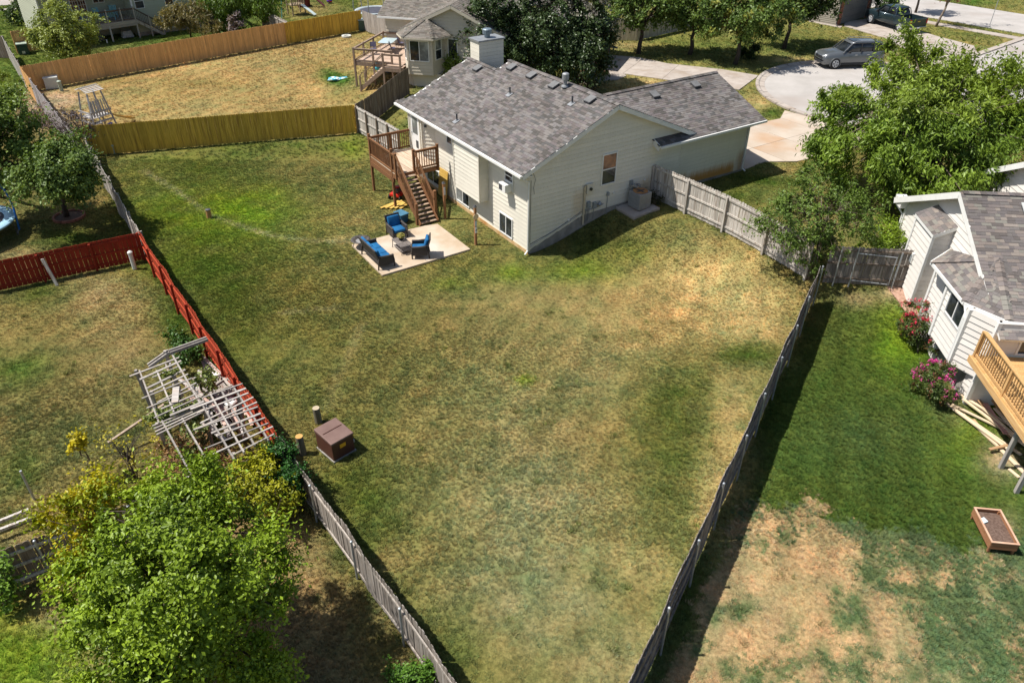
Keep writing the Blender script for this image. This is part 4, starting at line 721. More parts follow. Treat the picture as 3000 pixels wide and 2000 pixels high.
for a, b in ((A0, A1), (A1, A2), (A2, A3)): H3.roof([(*a, e3), (*b, e3), pk], (b[0]-a[0], b[1]-a[1], 0), thick=.06, mat=SID_L); MB().beam((a[0], a[1]-.03, e3-.08), (b[0], b[1]-.03, e3-.08), .08, .1).build('gutter', SID_L, H3.e)
H3.cap((*A1, e3+.03), (pk[0], pk[1], pk[2]+.03)); H3.cap((*A2, e3+.03), (pk[0], pk[1], pk[2]+.03))
H3.finish(60)
ldk = thing('wooden_deck', 'dry brown deck with open rails beside the bay window', 'deck', tuple(LO), LA)
zd = 2.48; boards(ldk, -4.45, -.7, .55, 5.9, zd, DRYW, 'x', wd=.14); boards(ldk, -1.8, -.45, -.4, .53, zd-.02, DRYW, 'x', wd=.14)
for a, b in (((-4.47, .5), (-1.8, .5)), ((-4.47, .5), (-4.47, 5.9)), ((-1.8, -.43), (-.45, -.43)), ((-4.47, 5.93), (-.7, 5.93)), ((-.44, -.43), (-.44, .0))): MB().beam((*a, zd-.16), (*b, zd-.16), .045, .25).build('rim_joist', DRYZ, ldk)
for a, b in (((-4.45, .5), (-1.5, .5)), ((-4.45, .5), (-4.45, 5.9)), ((-4.45, 5.9), (-3.2, 5.9)), ((-1.8, -.4), (-.5, -.4)), ((-.5, -.4), (-.45, .0)), ((-3.2, 5.9), (-.7, 5.9))): railing(ldk, a, b, zd, zd+.92, DRYZ, nobal=True, cap=.14)
for x, y in ((-4.45, .5), (-2.95, .5), (-1.5, .5), (-4.45, 2.2), (-4.45, 4.0), (-4.45, 5.9), (-3.2, 5.9), (-1.8, -.4), (-.5, -.4), (-1.2, 5.9)): MB().b2((x-.06, y-.06, .2), (x+.06, y+.06, zd+.95)).build('post', DRYZ, ldk)
lst = thing('deck_stairs', 'narrow open wooden stairs of the beige house deck', 'stairs', tuple(LO), LA)
for i in range(8):
    t = (i+1)/9; x = -1.85-(3.7-1.85)*t; z = zd*(1-t)+.85*t; MB().b2((x-.13, -.38, z-.04), (x+.13, .42, z)).build('tread', DRYW, lst)
for y in (-.42, .46): MB().beam((-1.75, y, zd-.15), (-3.75, y, .75), .04, .25).build('stringer', DRYZ, lst); MB().beam((-1.8, y, zd+.9), (-3.7, y, 1.75), .09, .05).build('handrail', DRYZ, lst); MB().b2((-3.76, y-.05, .5), (-3.66, y+.05, 1.75)).build('post', DRYZ, lst)
# ---------------------------------------------------------------- sage house, top left
UO = T(333, 123); UA = math.radians(41.5)
H4 = House('sage_house', 'sage green sided house with french doors above a raised deck', tuple(UO), UA, tones((.22, .2, .18), .2))
Wu1 = H4.wall((-4.6, 3.0), (2.6, 3.0), (-.1, 4.4), SID_UL, board=.2); Wu2 = H4.wall((2.6, .7), (8.4, .7), (-.1, 4.4), SID_UL, board=.2); H4.wall((2.6, 3.0), (2.6, .7), (-.1, 4.4), SID_UL, board=.2); H4.wall((8.4, .7), (8.4, 11), (-.1, 4.4), SID_UL, boards=False); H4.wall((-4.6, 11), (-4.6, 3.0), (-.1, 4.4), SID_UL, board=.2)
for x, y in ((-4.62, 2.98), (2.58, .68), (8.42, .68)): H4.corner(x, y, 0, 4.4, WHITE, .14)
MB().b2((-3.35, 2.9, 1.6), (-3.2, 2.99, 4.4)).build('column', WHITE, H4.e)
H4.window(Wu2, .3, 1.05, 2.4, 3.6, 'h'); H4.window(Wu2, 3.05, 3.75, 2.4, 3.6, 'h'); H4.window(Wu2, 3.5, 4.2, .3, 1.3, 'v'); H4.window(Wu1, 4.6, 5.5, 2.9, 3.7, 'v', GLASS, GLASS)
for k, u0 in enumerate((2.62, 3.28)):
    f = H4.window(Wu1, u0, u0+.58, 1.68, 3.62, '', glass('door_glass', (.05, .02, .02)), name='french_door', fr=.07); A, d, nn, w_, q = Wu1
    for i in (1, 2): MB().box(q(u0+.58*i/3, 2.65, .045), (.03, .03, 1.94), rz=0).build('muntin', WHITE, f)
    for i in range(1, 5): MB().box(q(u0+.29, 1.68+1.94*i/5, .045), (.58, .03, .03)).build('muntin', WHITE, f)
H4.roof([(-5.1, .2, 4.3), (8.9, .2, 4.3), (8.9, 5.8, 6.7), (-5.1, 5.8, 6.7)], (1, 0, 0), shingle=False); H4.roof([(-5.1, 5.8, 6.7), (8.9, 5.8, 6.7), (8.9, 11.4, 4.3), (-5.1, 11.4, 4.3)], (1, 0, 0), shingle=False)
MB().b2((2.55, .62, -.2), (8.45, .68, .3)).build('foundation', FOUND, H4.e); MB().b2((1.0, 2.9, .7), (1.9, 2.98, 1.3)).build('window', WHITE, H4.e)
H4.finish(0)
udk = thing('wooden_deck', 'weathered grey deck with dark spindles on the sage house', 'deck', tuple(UO), UA)
SPIN = pmat('dark_spindle', (.10, .07, .055), (.15, .11, .09), rough=.7)
zu = 1.62; boards(udk, -3.2, 2.45, .02, 2.95, zu, OLDG, 'x', wd=.16)
MB().b2((-3.2, -.04, zu-.28), (2.5, .0, zu-.03)).build('rim_joist', OLDG, udk); MB().b2((-3.2, -.04, zu-.5), (2.5, .06, zu-.285)).build('beam', OLDG, udk); MB().b2((-3.24, -.04, zu-.28), (-3.2, 2.95, zu-.03)).build('rim_joist', OLDG, udk)
for x in (-3.15, -1.6, 0., 1.25, 2.4): MB().b2((x-.05, -.03, zu-.25), (x+.05, .07, zu+1.12)).build('post', OLDG, udk)
for x in (-3.1, 0.0, 2.4): MB().b2((x-.06, -.05, -.1), (x+.06, .07, zu-.27)).build('support_post', SILVER, udk)
railing(udk, (-3.1, .02), (2.4, .02), zu, zu+1.0, SPIN, sp=.15, bal=.03, cap=.12); railing(udk, (-3.15, .05), (-3.15, 2.9), zu, zu+1.0, SPIN, sp=.15, bal=.03, cap=.12)
ust = thing('deck_stairs', 'grey stairs with dark spindles down from the sage house deck', 'stairs', tuple(UO), UA)
for i in range(9):
    t = (i+1)/10; x = 2.5+2.2*t; z = zu*(1-t); MB().b2((x-.13, -.0, z-.04), (x+.13, .62, z)).build('tread', OLDG, ust)
for y in (-.02, .64): MB().beam((2.45, y, zu-.15), (4.75, y, -.05), .04, .26).build('stringer', SILVER, ust)
railing(ust, (2.45, .0), (4.7, .0), zu, zu+1.0, SPIN, sp=.14, bal=.03, zb2=.05, zt2=1.0)
for x, z in ((3.6, .9), (4.7, .1)): MB().b2((x-.05, -.05, -.1), (x+.05, .05, z+1.0)).build('post', OLDG, ust)
# ---------------------------------------------------------------- garage house, top right
GO = np.array([30.45, 76.4, 1.12]); GA = math.atan2(79.9-76.2, 34.9-30.9)
H5 = House('grey_tan_house', 'grey-tan house corner with brick pilasters and a wide garage door', tuple(GO), GA, tones((.2, .18, .16), .2))
Wg1 = H5.wall((0, 0), (6.6, 0), (0, 3.0), SID_G, board=.2); Wg2 = H5.wall((0, 8), (0, 0), (0, 3.0), SID_G, board=.16); H5.wall((6.6, 0), (6.6, 8), (0, 3.0), SID_G, boards=False)
gdoor = MB().b2((.62, -.05, .02), (5.4, -.03, 2.25)).build('garage_door', pmat('garage_grey', (.135, .13, .12), (.17, .165, .15), scale=(1, 1, 1), rough=.6), H5.e)
for i in range(4): MB().b2((.63, -.075, .04+i*.555), (5.39, -.052, .57+i*.555)).build('panel', MATS['garage_grey'], gdoor)
for x0 in (-.05, 5.45):
    pl = MB().b2((x0, -.14, -.05), (x0+.62, -.01, 2.95)).build('brick_pilaster', pmat('mortar', (.3, .26, .22), (.36, .32, .28), rough=.95), H5.e)
    for r_ in range(33):
        for c_ in range(3):
            a = x0-.012+c_*.215-(.1 if r_ % 2 else 0); b = a+.2; a = max(a, x0-.012); b = min(b, x0+.632)
            if b-a > .03: MB().b2((a, -.165, r_*.089), (b, -.135, r_*.089+.076)).build('brick', BRICK, pl)
MB().tube([(-.12, -.1, 3.0), (-.12, -.1, .15), (-.2, -.3, .05)], .05, 8).build('downspout', DARKMETAL, H5.e); lm = MB().box((.25, -.2, 2.2), (.14, .14, .3)).build('porch_lamp', DARKMETAL, H5.e, bevel=.02)
H5.roof([(-.5, -.6, 2.9), (7.1, -.6, 2.9), (7.1, 4, 4.9), (-.5, 4, 4.9)], (1, 0, 0), expo=.2); H5.roof([(-.5, 4, 4.9), (7.1, 4, 4.9), (7.1, 8.6, 2.9), (-.5, 8.6, 2.9)], (1, 0, 0), shingle=False); H5.finish(0)
# ---------------------------------------------------------------- brick-fronted house hidden by the pear trees
KO = np.array([6.15, 60.45, 1.12]); KA = math.atan2(65.0-60.45, 7.75-6.15)
H6 = House('brick_house', 'house with a red brick garage front mostly hidden behind pear trees', tuple(KO), KA, tones((.2, .18, .16), .2))
bw = MB().b2((0, 0, -.1), (5.4, .3, 2.7)).build('brick_wall', MATS['mortar'], H6.e)
for r_ in range(31):
    x = 0 if r_ % 2 else -.1
    while x < 5.4:
        a, b = max(x, .0), min(x+.2, 5.4)
        if (r_ < 31 and (a < 1.2 or a > 4.3)) and b-a > .04: MB().b2((a, -.028, r_*.087-.02), (b, -.002, r_*.087+.055)).build('brick', BRICK, bw)
        x += .212
gd6 = MB().b2((1.35, -.03, .0), (4.2, -.005, 2.2)).build('garage_door', WHITE, H6.e); MB().b2((-.06, -.06, -.05), (.0, .02, 2.7)).build('corner_trim', WHITE, H6.e); MB().b2((4.9, -.08, 0), (5.05, -.03, 2.7)).build('downspout', pmat('mauve', (.3, .25, .26), rough=.6), H6.e)
H6.wall((0, 9), (0, .3), (-.1, 2.7), SID_L, board=.2); H6.wall((5.4, .3), (5.4, 9), (-.1, 2.7), SID_L, boards=False)
H6.roof([(-.5, -.5, 2.6), (5.9, -.5, 2.6), (5.9, 4.5, 4.6), (-.5, 4.5, 4.6)], (1, 0, 0), expo=.2); H6.roof([(-.5, 4.5, 4.6), (5.9, 4.5, 4.6), (5.9, 9.5, 2.6), (-.5, 9.5, 2.6)], (1, 0, 0), expo=.2); H6.finish(0)
EXCL += [[tuple((HH.loc+np.array([math.cos(HH.rz)*x-math.sin(HH.rz)*y, math.sin(HH.rz)*x+math.cos(HH.rz)*y, 0]))[:2]) for x, y in L] for HH, L in ((H2, [(-9.9, .35), (-4.7, .35), (-2.7, -.1), (0, 0), (0, 9), (-9.9, 9)]), (H3, [(-.6, .8), (2.1, .5), (6.4, 1.5), (6.4, 13), (-4.2, 13), (-4.2, 6), (-.6, 6)]), (H4, [(-4.6, 3), (2.6, 3), (2.6, .7), (8.4, .7), (8.4, 11), (-4.6, 11)]), (H5, [(0, 0), (6.6, 0), (6.6, 8), (0, 8)]), (H6, [(0, 0), (5.4, 0), (5.4, 9), (0, 9)]))]
# ================================================================== trees and shrubs
BARK = pmat('bark', (.10, .075, .055), (.19, .15, .115), scale=(6, 6, 1.5), ns=2, rough=.95, bump=.5); BARKD = pmat('dark_bark', (.045, .035, .028), (.09, .07, .055), scale=(6, 6, 1.5), ns=2, rough=.95, bump=.5); TWIG = pmat('twig', (.17, .13, .10), (.26, .21, .17), scale=(5, 5, 5), rough=.9)
LEAF = leafmat('leaf', .2, .42); WAXY = leafmat('waxy_leaf', .12, .32)
def leaves_mesh(name, pos, out, L, Wd, col, rng, droop=0.0, upw=.7, mat=None, fold=.25):
    n_ = len(pos); nor = out*.55+np.array([0, 0, upw])+rng.normal(0, .7, (n_, 3)); nor /= np.linalg.norm(nor, axis=1, keepdims=True)
    a = rng.normal(0, 1, (n_, 3))+out*.6; a[:, 2] -= droop; a -= nor*np.sum(a*nor, 1, keepdims=True)*(1 if droop < .5 else .5); a /= np.linalg.norm(a, axis=1, keepdims=True)
    b = np.cross(nor, a); b /= np.linalg.norm(b, axis=1, keepdims=True); sc = (.65+.7*rng.random((n_, 1)))
    A = a*L*sc; B = b*Wd*sc*.5; Z = nor*Wd*fold*sc
    V = np.stack([pos-A*.5, pos+B-A*.02+Z, pos+A*.5, pos-B-A*.02+Z], 1).reshape(-1, 3)
    me = bpy.data.meshes.new(name); me.vertices.add(4*n_); me.vertices.foreach_set('co', V.ravel())
    # each leaf is two triangles folded along its midrib
    ix = np.arange(n_)[:, None]*4; fc = np.concatenate([ix+np.array([[0, 1, 2]]), ix+np.array([[0, 2, 3]])], 1).ravel()
    me.loops.add(len(fc)); me.loops.foreach_set('vertex_index', fc); me.polygons.add(2*n_); me.polygons.foreach_set('loop_start', np.arange(0, len(fc), 3)); me.update()
    at = me.color_attributes.new('tint', 'FLOAT_COLOR', 'POINT'); at.data.foreach_set('color', np.repeat(np.c_[np.clip(col, .004, .95), np.ones(n_)], 4, 0).astype(np.float32).ravel())
    me.materials.append(mat or LEAF); return me
def ell(px, py, z, r, rz): p = G(px, py, z); return (p[0], p[1], z, r, r, rz)
def tree(name, label, base, blobs, nleaf, leaf=(.13, .08), dark=(.04, .09, .015), light=(.14, .22, .03), accent=None, acc=lambda p: 0*p[:, 0], nclump=90, cr=.55, trunk=.16, stems=1, droop=0., seed=1, bark=None, cat='tree', group=None, mat=None, shell=.45, forks=7, trunk_top=.5, upw=.7, twigs=True, clear=0.0):
    rng = np.random.default_rng(seed); base = np.asarray(base, float); e = thing(name, label, cat, tuple(base), 0, group); bl = np.array(blobs, float); bl[:, :3] -= base
    vol = np.prod(bl[:, 3:], 1); pick = rng.choice(len(bl), nclump, p=vol/vol.sum()); d = rng.normal(0, 1, (nclump, 3)); d /= np.linalg.norm(d, axis=1, keepdims=True)
    rad = (shell+(1-shell)*rng.random((nclump, 1))**.6); cen = bl[pick, :3]+d*bl[pick, 3:]*rad; cen[:, 2] = np.maximum(cen[:, 2], .25+clear)
    mid = np.average(bl[:, :3], axis=0, weights=vol); crs = cr*(.55+.9*rng.random(nclump))
    # wood
    zt = max(.3, mid[2]*trunk_top*1.2); wd = MB()
    tops = []
    for s_ in range(stems):
        off = np.array([0, 0, 0.]) if stems == 1 else np.array([math.cos(s_*2.4), math.sin(s_*2.4), 0])*.22*mid[2]*.5
        top = mid*np.array([.5, .5, 0])+np.array([0, 0, zt])+off; pts = [np.array([0, 0, -.15]), top*.35+rng.normal(0, .05, 3)*np.array([1, 1, 0]), top*.7+rng.normal(0, .06, 3)*np.array([1, 1, 0]), top]
        k = trunk/(stems**.45); wd.tube(pts, [k*1.25, k, k*.85, k*.65], 8); tops.append(top)
    limbs = []
    for i in range(forks):
        t = cen[rng.integers(nclump)]*.55+mid*.45; s0 = tops[i % stems]*(.75+.25*rng.random()); m_ = (s0+t)/2+np.array([0, 0, .12*np.linalg.norm(t-s0)]); wd.tube([s0, m_, t], [trunk*.5, trunk*.36, trunk*.2], 6); limbs.append((s0, m_, t))
    wd.build('trunk', bark or BARK, e, smooth=True)
    if twigs:
        tw = MB()
        for c_ in cen[:min(nclump, 160)]:
            L_ = min(limbs, key=lambda q: np.linalg.norm(q[2]-c_)); s0 = L_[1] if rng.random() < .5 else L_[2]; m_ = (s0+c_)/2+rng.normal(0, .12, 3); tw.tube([s0, m_, c_], [trunk*.17, trunk*.11, trunk*.04], 4, cap=False)
        tw.build('branches', bark or BARK, e, smooth=True)
    if nleaf:
        w_ = crs**2; ci = rng.choice(nclump, nleaf, p=w_/w_.sum()); g = rng.normal(0, 1, (nleaf, 3)); g /= np.linalg.norm(g, axis=1, keepdims=True); g *= np.clip(np.abs(rng.normal(0, .5, (nleaf, 1)))**.8, 0, 1.05); an_ = .55+.95*rng.random((nclump, 3)); an_[:, 2] *= .7; sl = rng.normal(0, .45, (nclump, 2)); q_ = g*an_[ci]; q_[:, 2] += q_[:, 0]*sl[ci, 0]+q_[:, 1]*sl[ci, 1]
        pos = cen[ci]+q_*crs[ci][:, None]*1.15; pos[:, 2] = np.maximum(pos[:, 2], .05+clear); out = pos-(mid*.6+cen[ci]*.4); out /= np.linalg.norm(out, axis=1, keepdims=True)+1e-6
        tone = np.clip(.15+.35*rng.random(nleaf)+.5*rng.random(nclump)[ci], 0, 1)[:, None]; col = np.array(dark)*(1-tone)+np.array(light)*tone
        if accent is not None:
            wgt = np.clip(acc(pos+base)*(.6+.8*rng.random(nleaf)), 0, 1)[:, None]; col = col*(1-wgt)+np.array(accent)*wgt
        link('crown', leaves_mesh('crown', pos, out, leaf[0], leaf[1], col, rng, droop, upw, mat), e)
    return e
def near(px, py, z, r): c = G(px, py, z); return lambda p: np.exp(-np.sum((p-c)**2, 1)/r**2)
def both(*fs): return lambda p: np.clip(sum(f(p) for f in fs), 0, 1)
# big oak over the brown fence
ob = G(480, 1690, 3.6); ob[2] = 0
tree('oak_tree', 'big green oak with yellowing branch tips over the brown fence', ob, [ell(430, 1640, 4.0, 1.9, 1.6), ell(620, 1660, 3.8, 1.55, 1.4), ell(450, 1850, 3.6, 1.6, 1.3), ell(610, 1880, 3.4, 1.6, 1.3), ell(540, 1440, 4.4, 1.0, .9), ell(245, 1530, 4.2, 1.05, .95), ell(255, 1720, 3.6, .8, .8), ell(500, 1680, 5.0, 1.6, 1.2), ell(770, 1720, 3.2, .7, .7)], 118000, (.10, .055), (.016, .05, .007), (.30, .42, .028), (.50, .40, .012), both(near(235, 1440, 4.5, .9), near(260, 1480, 4.3, .6), near(180, 1610, 3.9, .35), near(215, 1690, 3.8, .35)), nclump=300, cr=.40, trunk=.19, seed=4, forks=12, bark=BARKD, upw=.55, shell=.5)
tree('yellow_shrub', 'yellow-green leafy bush where the fences meet beside the oak', T(745, 1480), [ell(740, 1420, 1.3, .95, .8), ell(640, 1420, 1.5, .7, .6), ell(800, 1470, 1.1, .7, .6), ell(760, 1345, 1.9, .5, .4)], 7500, (.11, .06), (.12, .16, .012), (.42, .40, .02), nclump=60, cr=.3, trunk=.05, stems=4, seed=5, cat='shrub', clear=.1)
tree('dark_shrub', 'dense dark green bush climbing over the fence corner', T(845, 1440), [ell(820, 1360, 1.3, .55, .75), ell(845, 1420, .9, .6, .7), ell(800, 1310, 1.6, .35, .4)], 7000, (.075, .055), (.012, .05, .008), (.05, .15, .025), nclump=50, cr=.26, trunk=.04, stems=3, seed=6, cat='shrub')
tree('green_shrub', 'bright green bush at the foot of the silvery fence', T(1225, 2010), [ell(1215, 1985, .5, .5, .4), ell(1270, 1990, .45, .35, .35), ell(1150, 1990, .35, .3, .25)], 3800, (.08, .05), (.04, .10, .015), (.14, .27, .03), nclump=34, cr=.2, trunk=.03, stems=3, seed=7, cat='shrub')
tree('creeper_shrub', 'leafy sucker growing against the brown fence', T(15, 1800), [ell(12, 1690, 1.0, .22, .6), ell(5, 1750, .6, .25, .4)], 1100, (.11, .07), (.06, .12, .015), (.18, .30, .03), nclump=26, cr=.24, trunk=.03, stems=2, seed=8, cat='shrub')
# right hand side
tb_ = T(2720, 600)
tree('shade_tree', 'broad bright green tree with drooping leaflets beside the cul-de-sac', tb_, [ell(2600, 330, 5.2, 3.6, 2.3), ell(2850, 340, 5.2, 3.6, 2.3), ell(2520, 470, 3.8, 2.5, 1.6), ell(2740, 470, 4.0, 3.2, 1.9), ell(2930, 440, 4.2, 2.8, 1.9), ell(2650, 175, 7.2, 1.5, 1.3), ell(2800, 215, 6.9, 1.7, 1.3), ell(2960, 250, 6.4, 1.8, 1.3), ell(2420, 400, 4.6, 1.1, .8), ell(2700, 545, 2.9, 2.2, 1.0), ell(2690, 360, 5.4, 2.8, 1.6)], 104000, (.23, .075), (.03, .075, .010), (.235, .34, .04), (.34, .38, .05), lambda p: .2*(p[:, 2] > 6), nclump=270, cr=.68, trunk=.28, droop=1.0, seed=11, forks=12, upw=.5, shell=.42)
tree('small_tree', 'loose small tree in the fence corner near the dark gate', T(2366, 818), [ell(2330, 650, 3.2, 1.7, 1.3), ell(2450, 640, 3.3, 1.8, 1.3), ell(2400, 560, 4.3, 1.5, 1.0), ell(2540, 630, 3.6, 1.2, .6), ell(2390, 735, 2.1, 1.3, .8), ell(2280, 640, 2.9, 1.1, .9)], 12000, (.13, .065), (.045, .085, .016), (.16, .235, .04), nclump=150, cr=.42, trunk=.09, stems=2, seed=12, forks=9)
tree('hedge', 'low bright green hedge behind the dark gate', T(2600, 760), [ell(2560, 712, 1.7, .8, .55), ell(2630, 705, 1.8, .9, .6), ell(2600, 680, 1.8, .9, .6)], 8000, (.09, .05), (.07, .13, .01), (.24, .34, .025), nclump=60, cr=.3, trunk=.03, stems=3, seed=13, cat='hedge')
for (bx_, by_, bl_, sd_, lab) in ((2690, 1035, [ell(2680, 930, .95, .7, .7), ell(2715, 985, .7, .65, .6), ell(2670, 960, .8, .5, .6)], 14, 'red-flowering crape myrtle bush below the white house bay'), (2750, 1170, [ell(2740, 1105, .8, .6, .55), ell(2755, 1140, .55, .6, .45), ell(2700, 1110, .65, .35, .4)], 15, 'pink-flowering crape myrtle bush beside the leaning lumber')):
    fl = (.52, .03, .07) if sd_ == 14 else (.55, .06, .26); rg = np.random.default_rng(sd_)
    sh = tree('flowering_shrub', lab, T(bx_, by_), bl_, 6500, (.07, .045), (.02, .045, .012), (.10, .14, .03), (.22, .07, .04), lambda p: .5*(np.sin(p[:, 0]*9)*np.sin(p[:, 1]*8+1) > .45), nclump=50, cr=.24, trunk=.03, stems=5, seed=sd_, cat='shrub', group=None)
    b3 = np.array(T(bx_, by_)); fp = []
    for _ in range(60):
        q = bl_[rg.integers(len(bl_))]; dd = rg.normal(0, 1, 3); dd[2] = abs(dd[2])+.4; dd /= np.linalg.norm(dd); c_ = np.array(q[:3])-b3+dd*np.array(q[3:])*1.05; fp.append(c_+rg.normal(0, .04, (14, 3)))
    fp = np.concatenate(fp); link('blossom', leaves_mesh('blossom', fp, rg.normal(0, 1, fp.shape)*.3, .05, .045, np.array(fl)*(.6+.8*rg.random((len(fp), 1))), rg, mat=LEAF), sh)
# left hand side
tree('maple_tree', 'round maple in a brick ring on the shady lawn', T(195, 632), [ell(180, 500, 3.3, 1.6, 1.2), ell(110, 530, 3.1, 1.4, 1.0), ell(225, 485, 3.2, 1.1, .9), ell(180, 440, 4.0, 1.1, .8), ell(200, 555, 2.4, 1.1, .7)], 20000, (.14, .10), (.03, .07, .015), (.19, .27, .06), nclump=120, cr=.5, trunk=.13, seed=21, forks=8, bark=BARKD)
tree('leafy_tree', 'dense tall green tree at the edge beyond the maple', T(0, 575), [ell(10, 450, 3.4, 2.0, 1.8), ell(60, 380, 4.4, 1.4, 1.3), ell(-40, 420, 4, 2, 1.8), ell(10, 330, 5.4, 1.3, 1.1), ell(30, 500, 2.6, 1.5, 1.2)], 26000, (.15, .10), (.035, .075, .015), (.22, .30, .06), nclump=120, cr=.5, trunk=.14, seed=22)
tree('light_shrub', 'light yellow-green bush behind the mauve-grey fence', T(20, 330), [ell(35, 245, 1.9, .9, .9), ell(20, 290, 1.4, 1.2, 1.0)], 6500, (.13, .08), (.09, .14, .02), (.27, .34, .05), nclump=44, cr=.36, trunk=.05, stems=3, seed=23, cat='shrub')
for x_, y_, r_, s_, c_, l_ in ((125, 385, 1.0, 24, ((.16, .10, .10), (.32, .20, .20)), 'bare pinkish sapling beside the mauve-grey fence'), (210, 420, 1.1, 25, ((.05, .035, .035), (.14, .10, .10)), 'dark purple-leaved sapling at the honey fence corner'), (258, 425, .9, 26, ((.05, .04, .045), (.15, .12, .13)), 'small purple-grey sapling next to the wooden play tower')):
    b_ = T(x_, y_+30); tree('sapling', l_, b_, [(b_[0], b_[1], 2.0, r_, r_, .9), (b_[0]+.3, b_[1]+.2, 1.3, r_*.8, r_*.8, .6)], 1500 if s_ == 24 else 2600, (.09, .05), c_[0], c_[1], nclump=60, cr=.3, trunk=.045, stems=4, seed=s_, cat='sapling', forks=9, bark=TWIG)
# pear trees behind the cream house
for i, (x_, bl_, lab) in enumerate(((1440, [ell(1440, 90, 4.8, 2.0, 3.0), ell(1410, 150, 3.4, 1.5, 1.8), ell(1470, 170, 3.2, 1.4, 1.6)], 'dark glossy pear tree rising behind the chimney'), (1590, [ell(1590, 80, 5.0, 2.6, 3.3), ell(1560, 170, 3.2, 2.0, 1.7), ell(1640, 180, 3.0, 1.6, 1.6)], 'largest dark pear tree behind the ridge of the cream house'), (1715, [ell(1715, 80, 5.0, 2.0, 3.0), ell(1700, 170, 3.4, 1.7, 1.9), ell(1750, 130, 3.8, 1.3, 1.8)], 'dark pear tree with pale leaf backs beside the brick wall'))):
    tree('pear_tree', lab, T(x_, 262), bl_, 24000, (.19, .13), (.018, .036, .012), (.085, .125, .045), (.42, .34, .33), (lambda p: .35*(p[:, 2] > 6.0)*(np.sin(p[:, 0]*5+p[:, 2]*4) > 0)) if i == 2 else (lambda p: 0*p[:, 0]), nclump=130, cr=.62, trunk=.14, seed=31+i, mat=WAXY, bark=BARKD)
tree('light_shrub', 'light green bush between the beige house and the chimney', T(1345, 235), [ell(1350, 165, 3.0, 1.0, 1.2), ell(1330, 195, 2.4, .9, 1.0)], 4200, (.15, .09), (.07, .12, .02), (.22, .28, .04), nclump=36, cr=.4, trunk=.05, stems=3, seed=35, cat='shrub')
# street trees
for i, (bx_, by_, r_, h_, lab, n_) in enumerate(((1870, 157, 3.0, 3.9, 'round street tree with a forked trunk by the pale fence', 15000), (2020, 160, 2.5, 3.6, 'round street tree with a slim leaning trunk on the shaded lawn', 11000), (2153, 188, 3.2, 4.0, 'wide street tree with yellow tinges nearest the turning circle', 17000), (2296, 142, 3.1, 4.2, 'dark slender street tree near the grey-tan house', 17000))):
    b_ = T(bx_, by_); c = b_+np.array([.3, .2, h_]); bl_ = [(c[0], c[1], c[2], r_, r_, r_*.62), (c[0]-.5*r_, c[1], c[2]-.5, r_*.7, r_*.7, r_*.45), (c[0]+.5*r_, c[1]-.2, c[2]-.4, r_*.7, r_*.7, r_*.5), (c[0], c[1]+.3*r_, c[2]+.9, r_*.7, r_*.7, r_*.5)]
    tree('street_tree', lab, b_, bl_, n_, (.23, .15), (.035, .075, .015), (.16, .235, .05) if i < 3 else (.09, .13, .035), (.45, .36, .06), lambda p: .3*(np.sin(p[:, 0]*3)*np.sin(p[:, 1]*2.7+p[:, 2]*3) > .5)*(1 if i == 2 else .2), nclump=110, cr=.7, trunk=.17, seed=41+i, forks=9, bark=BARKD, trunk_top=.42, clear=1.3)
tree('dark_shrub', 'dark round shrub in the shade beside the yellow-tinged street tree', T(2190, 165), [ell(2195, 148, 1.7, .9, .6)], 2600, (.14, .09), (.012, .03, .008), (.05, .085, .02), nclump=24, cr=.4, trunk=.03, stems=3, seed=46, cat='shrub')
for i, (bx_, by_, lab, n_, dk_, lt_) in enumerate(((2741, 78, 'nearly bare tree with reddish leaves on the corner lawn', 1500, (.20, .08, .05), (.42, .18, .12)), (2682, 38, 'dark-trunked tree at the far lawn edge', 5000, (.03, .06, .015), (.11, .16, .035)))):
    b_ = T(bx_, by_); tree('street_tree', lab, b_, [(b_[0]+1.2, b_[1]+.5, b_[2]+3.6, 2.4, 1.8, 1.4)] if i == 0 else [(b_[0], b_[1], b_[2]+4.2, 1.8, 1.8, 1.2)], n_, (.17, .10), dk_, lt_, nclump=110, cr=.5, trunk=.11, seed=47+i, forks=12, bark=TWIG if i == 0 else BARKD, clear=1.4)
tree('green_shrub', 'clipped green shrub beside the garage behind the pickup', T(2600, 22), [ell(2600, 12, 2.4, 1.4, .9)], 3000, (.16, .1), (.02, .05, .012), (.08, .13, .03), nclump=30, cr=.5, trunk=.03, stems=3, seed=49, cat='shrub')
# top left
b_ = T(208, 168); tree('fruit_tree', 'low spreading yellow-green tree beside the far tan fence', b_, [ell(190, 100, 2.3, 2.6, 1.5), ell(140, 120, 1.8, 1.6, 1.0), ell(245, 110, 2.0, 1.5, 1.2), ell(160, 50, 3.6, 1.4, 1.2), ell(240, 60, 3.3, 1.3, 1.0)], 15000, (.24, .10), (.10, .14, .025), (.38, .43, .09), nclump=120, cr=.6, trunk=.09, stems=4, seed=51, forks=9)
b_ = T(559, 108); tree('weeping_tree', 'small weeping tree with thin reddish foliage by the sage house', b_, [ell(550, 50, 2.2, 1.9, 1.1), ell(500, 55, 2.0, 1.4, .9), ell(600, 75, 1.6, 1.5, .7), ell(560, 25, 2.9, 1.1, .6)], 6500, (.26, .06), (.10, .09, .035), (.26, .21, .075), nclump=90, cr=.5, trunk=.08, droop=1.6, seed=52, forks=10, bark=BARKD)
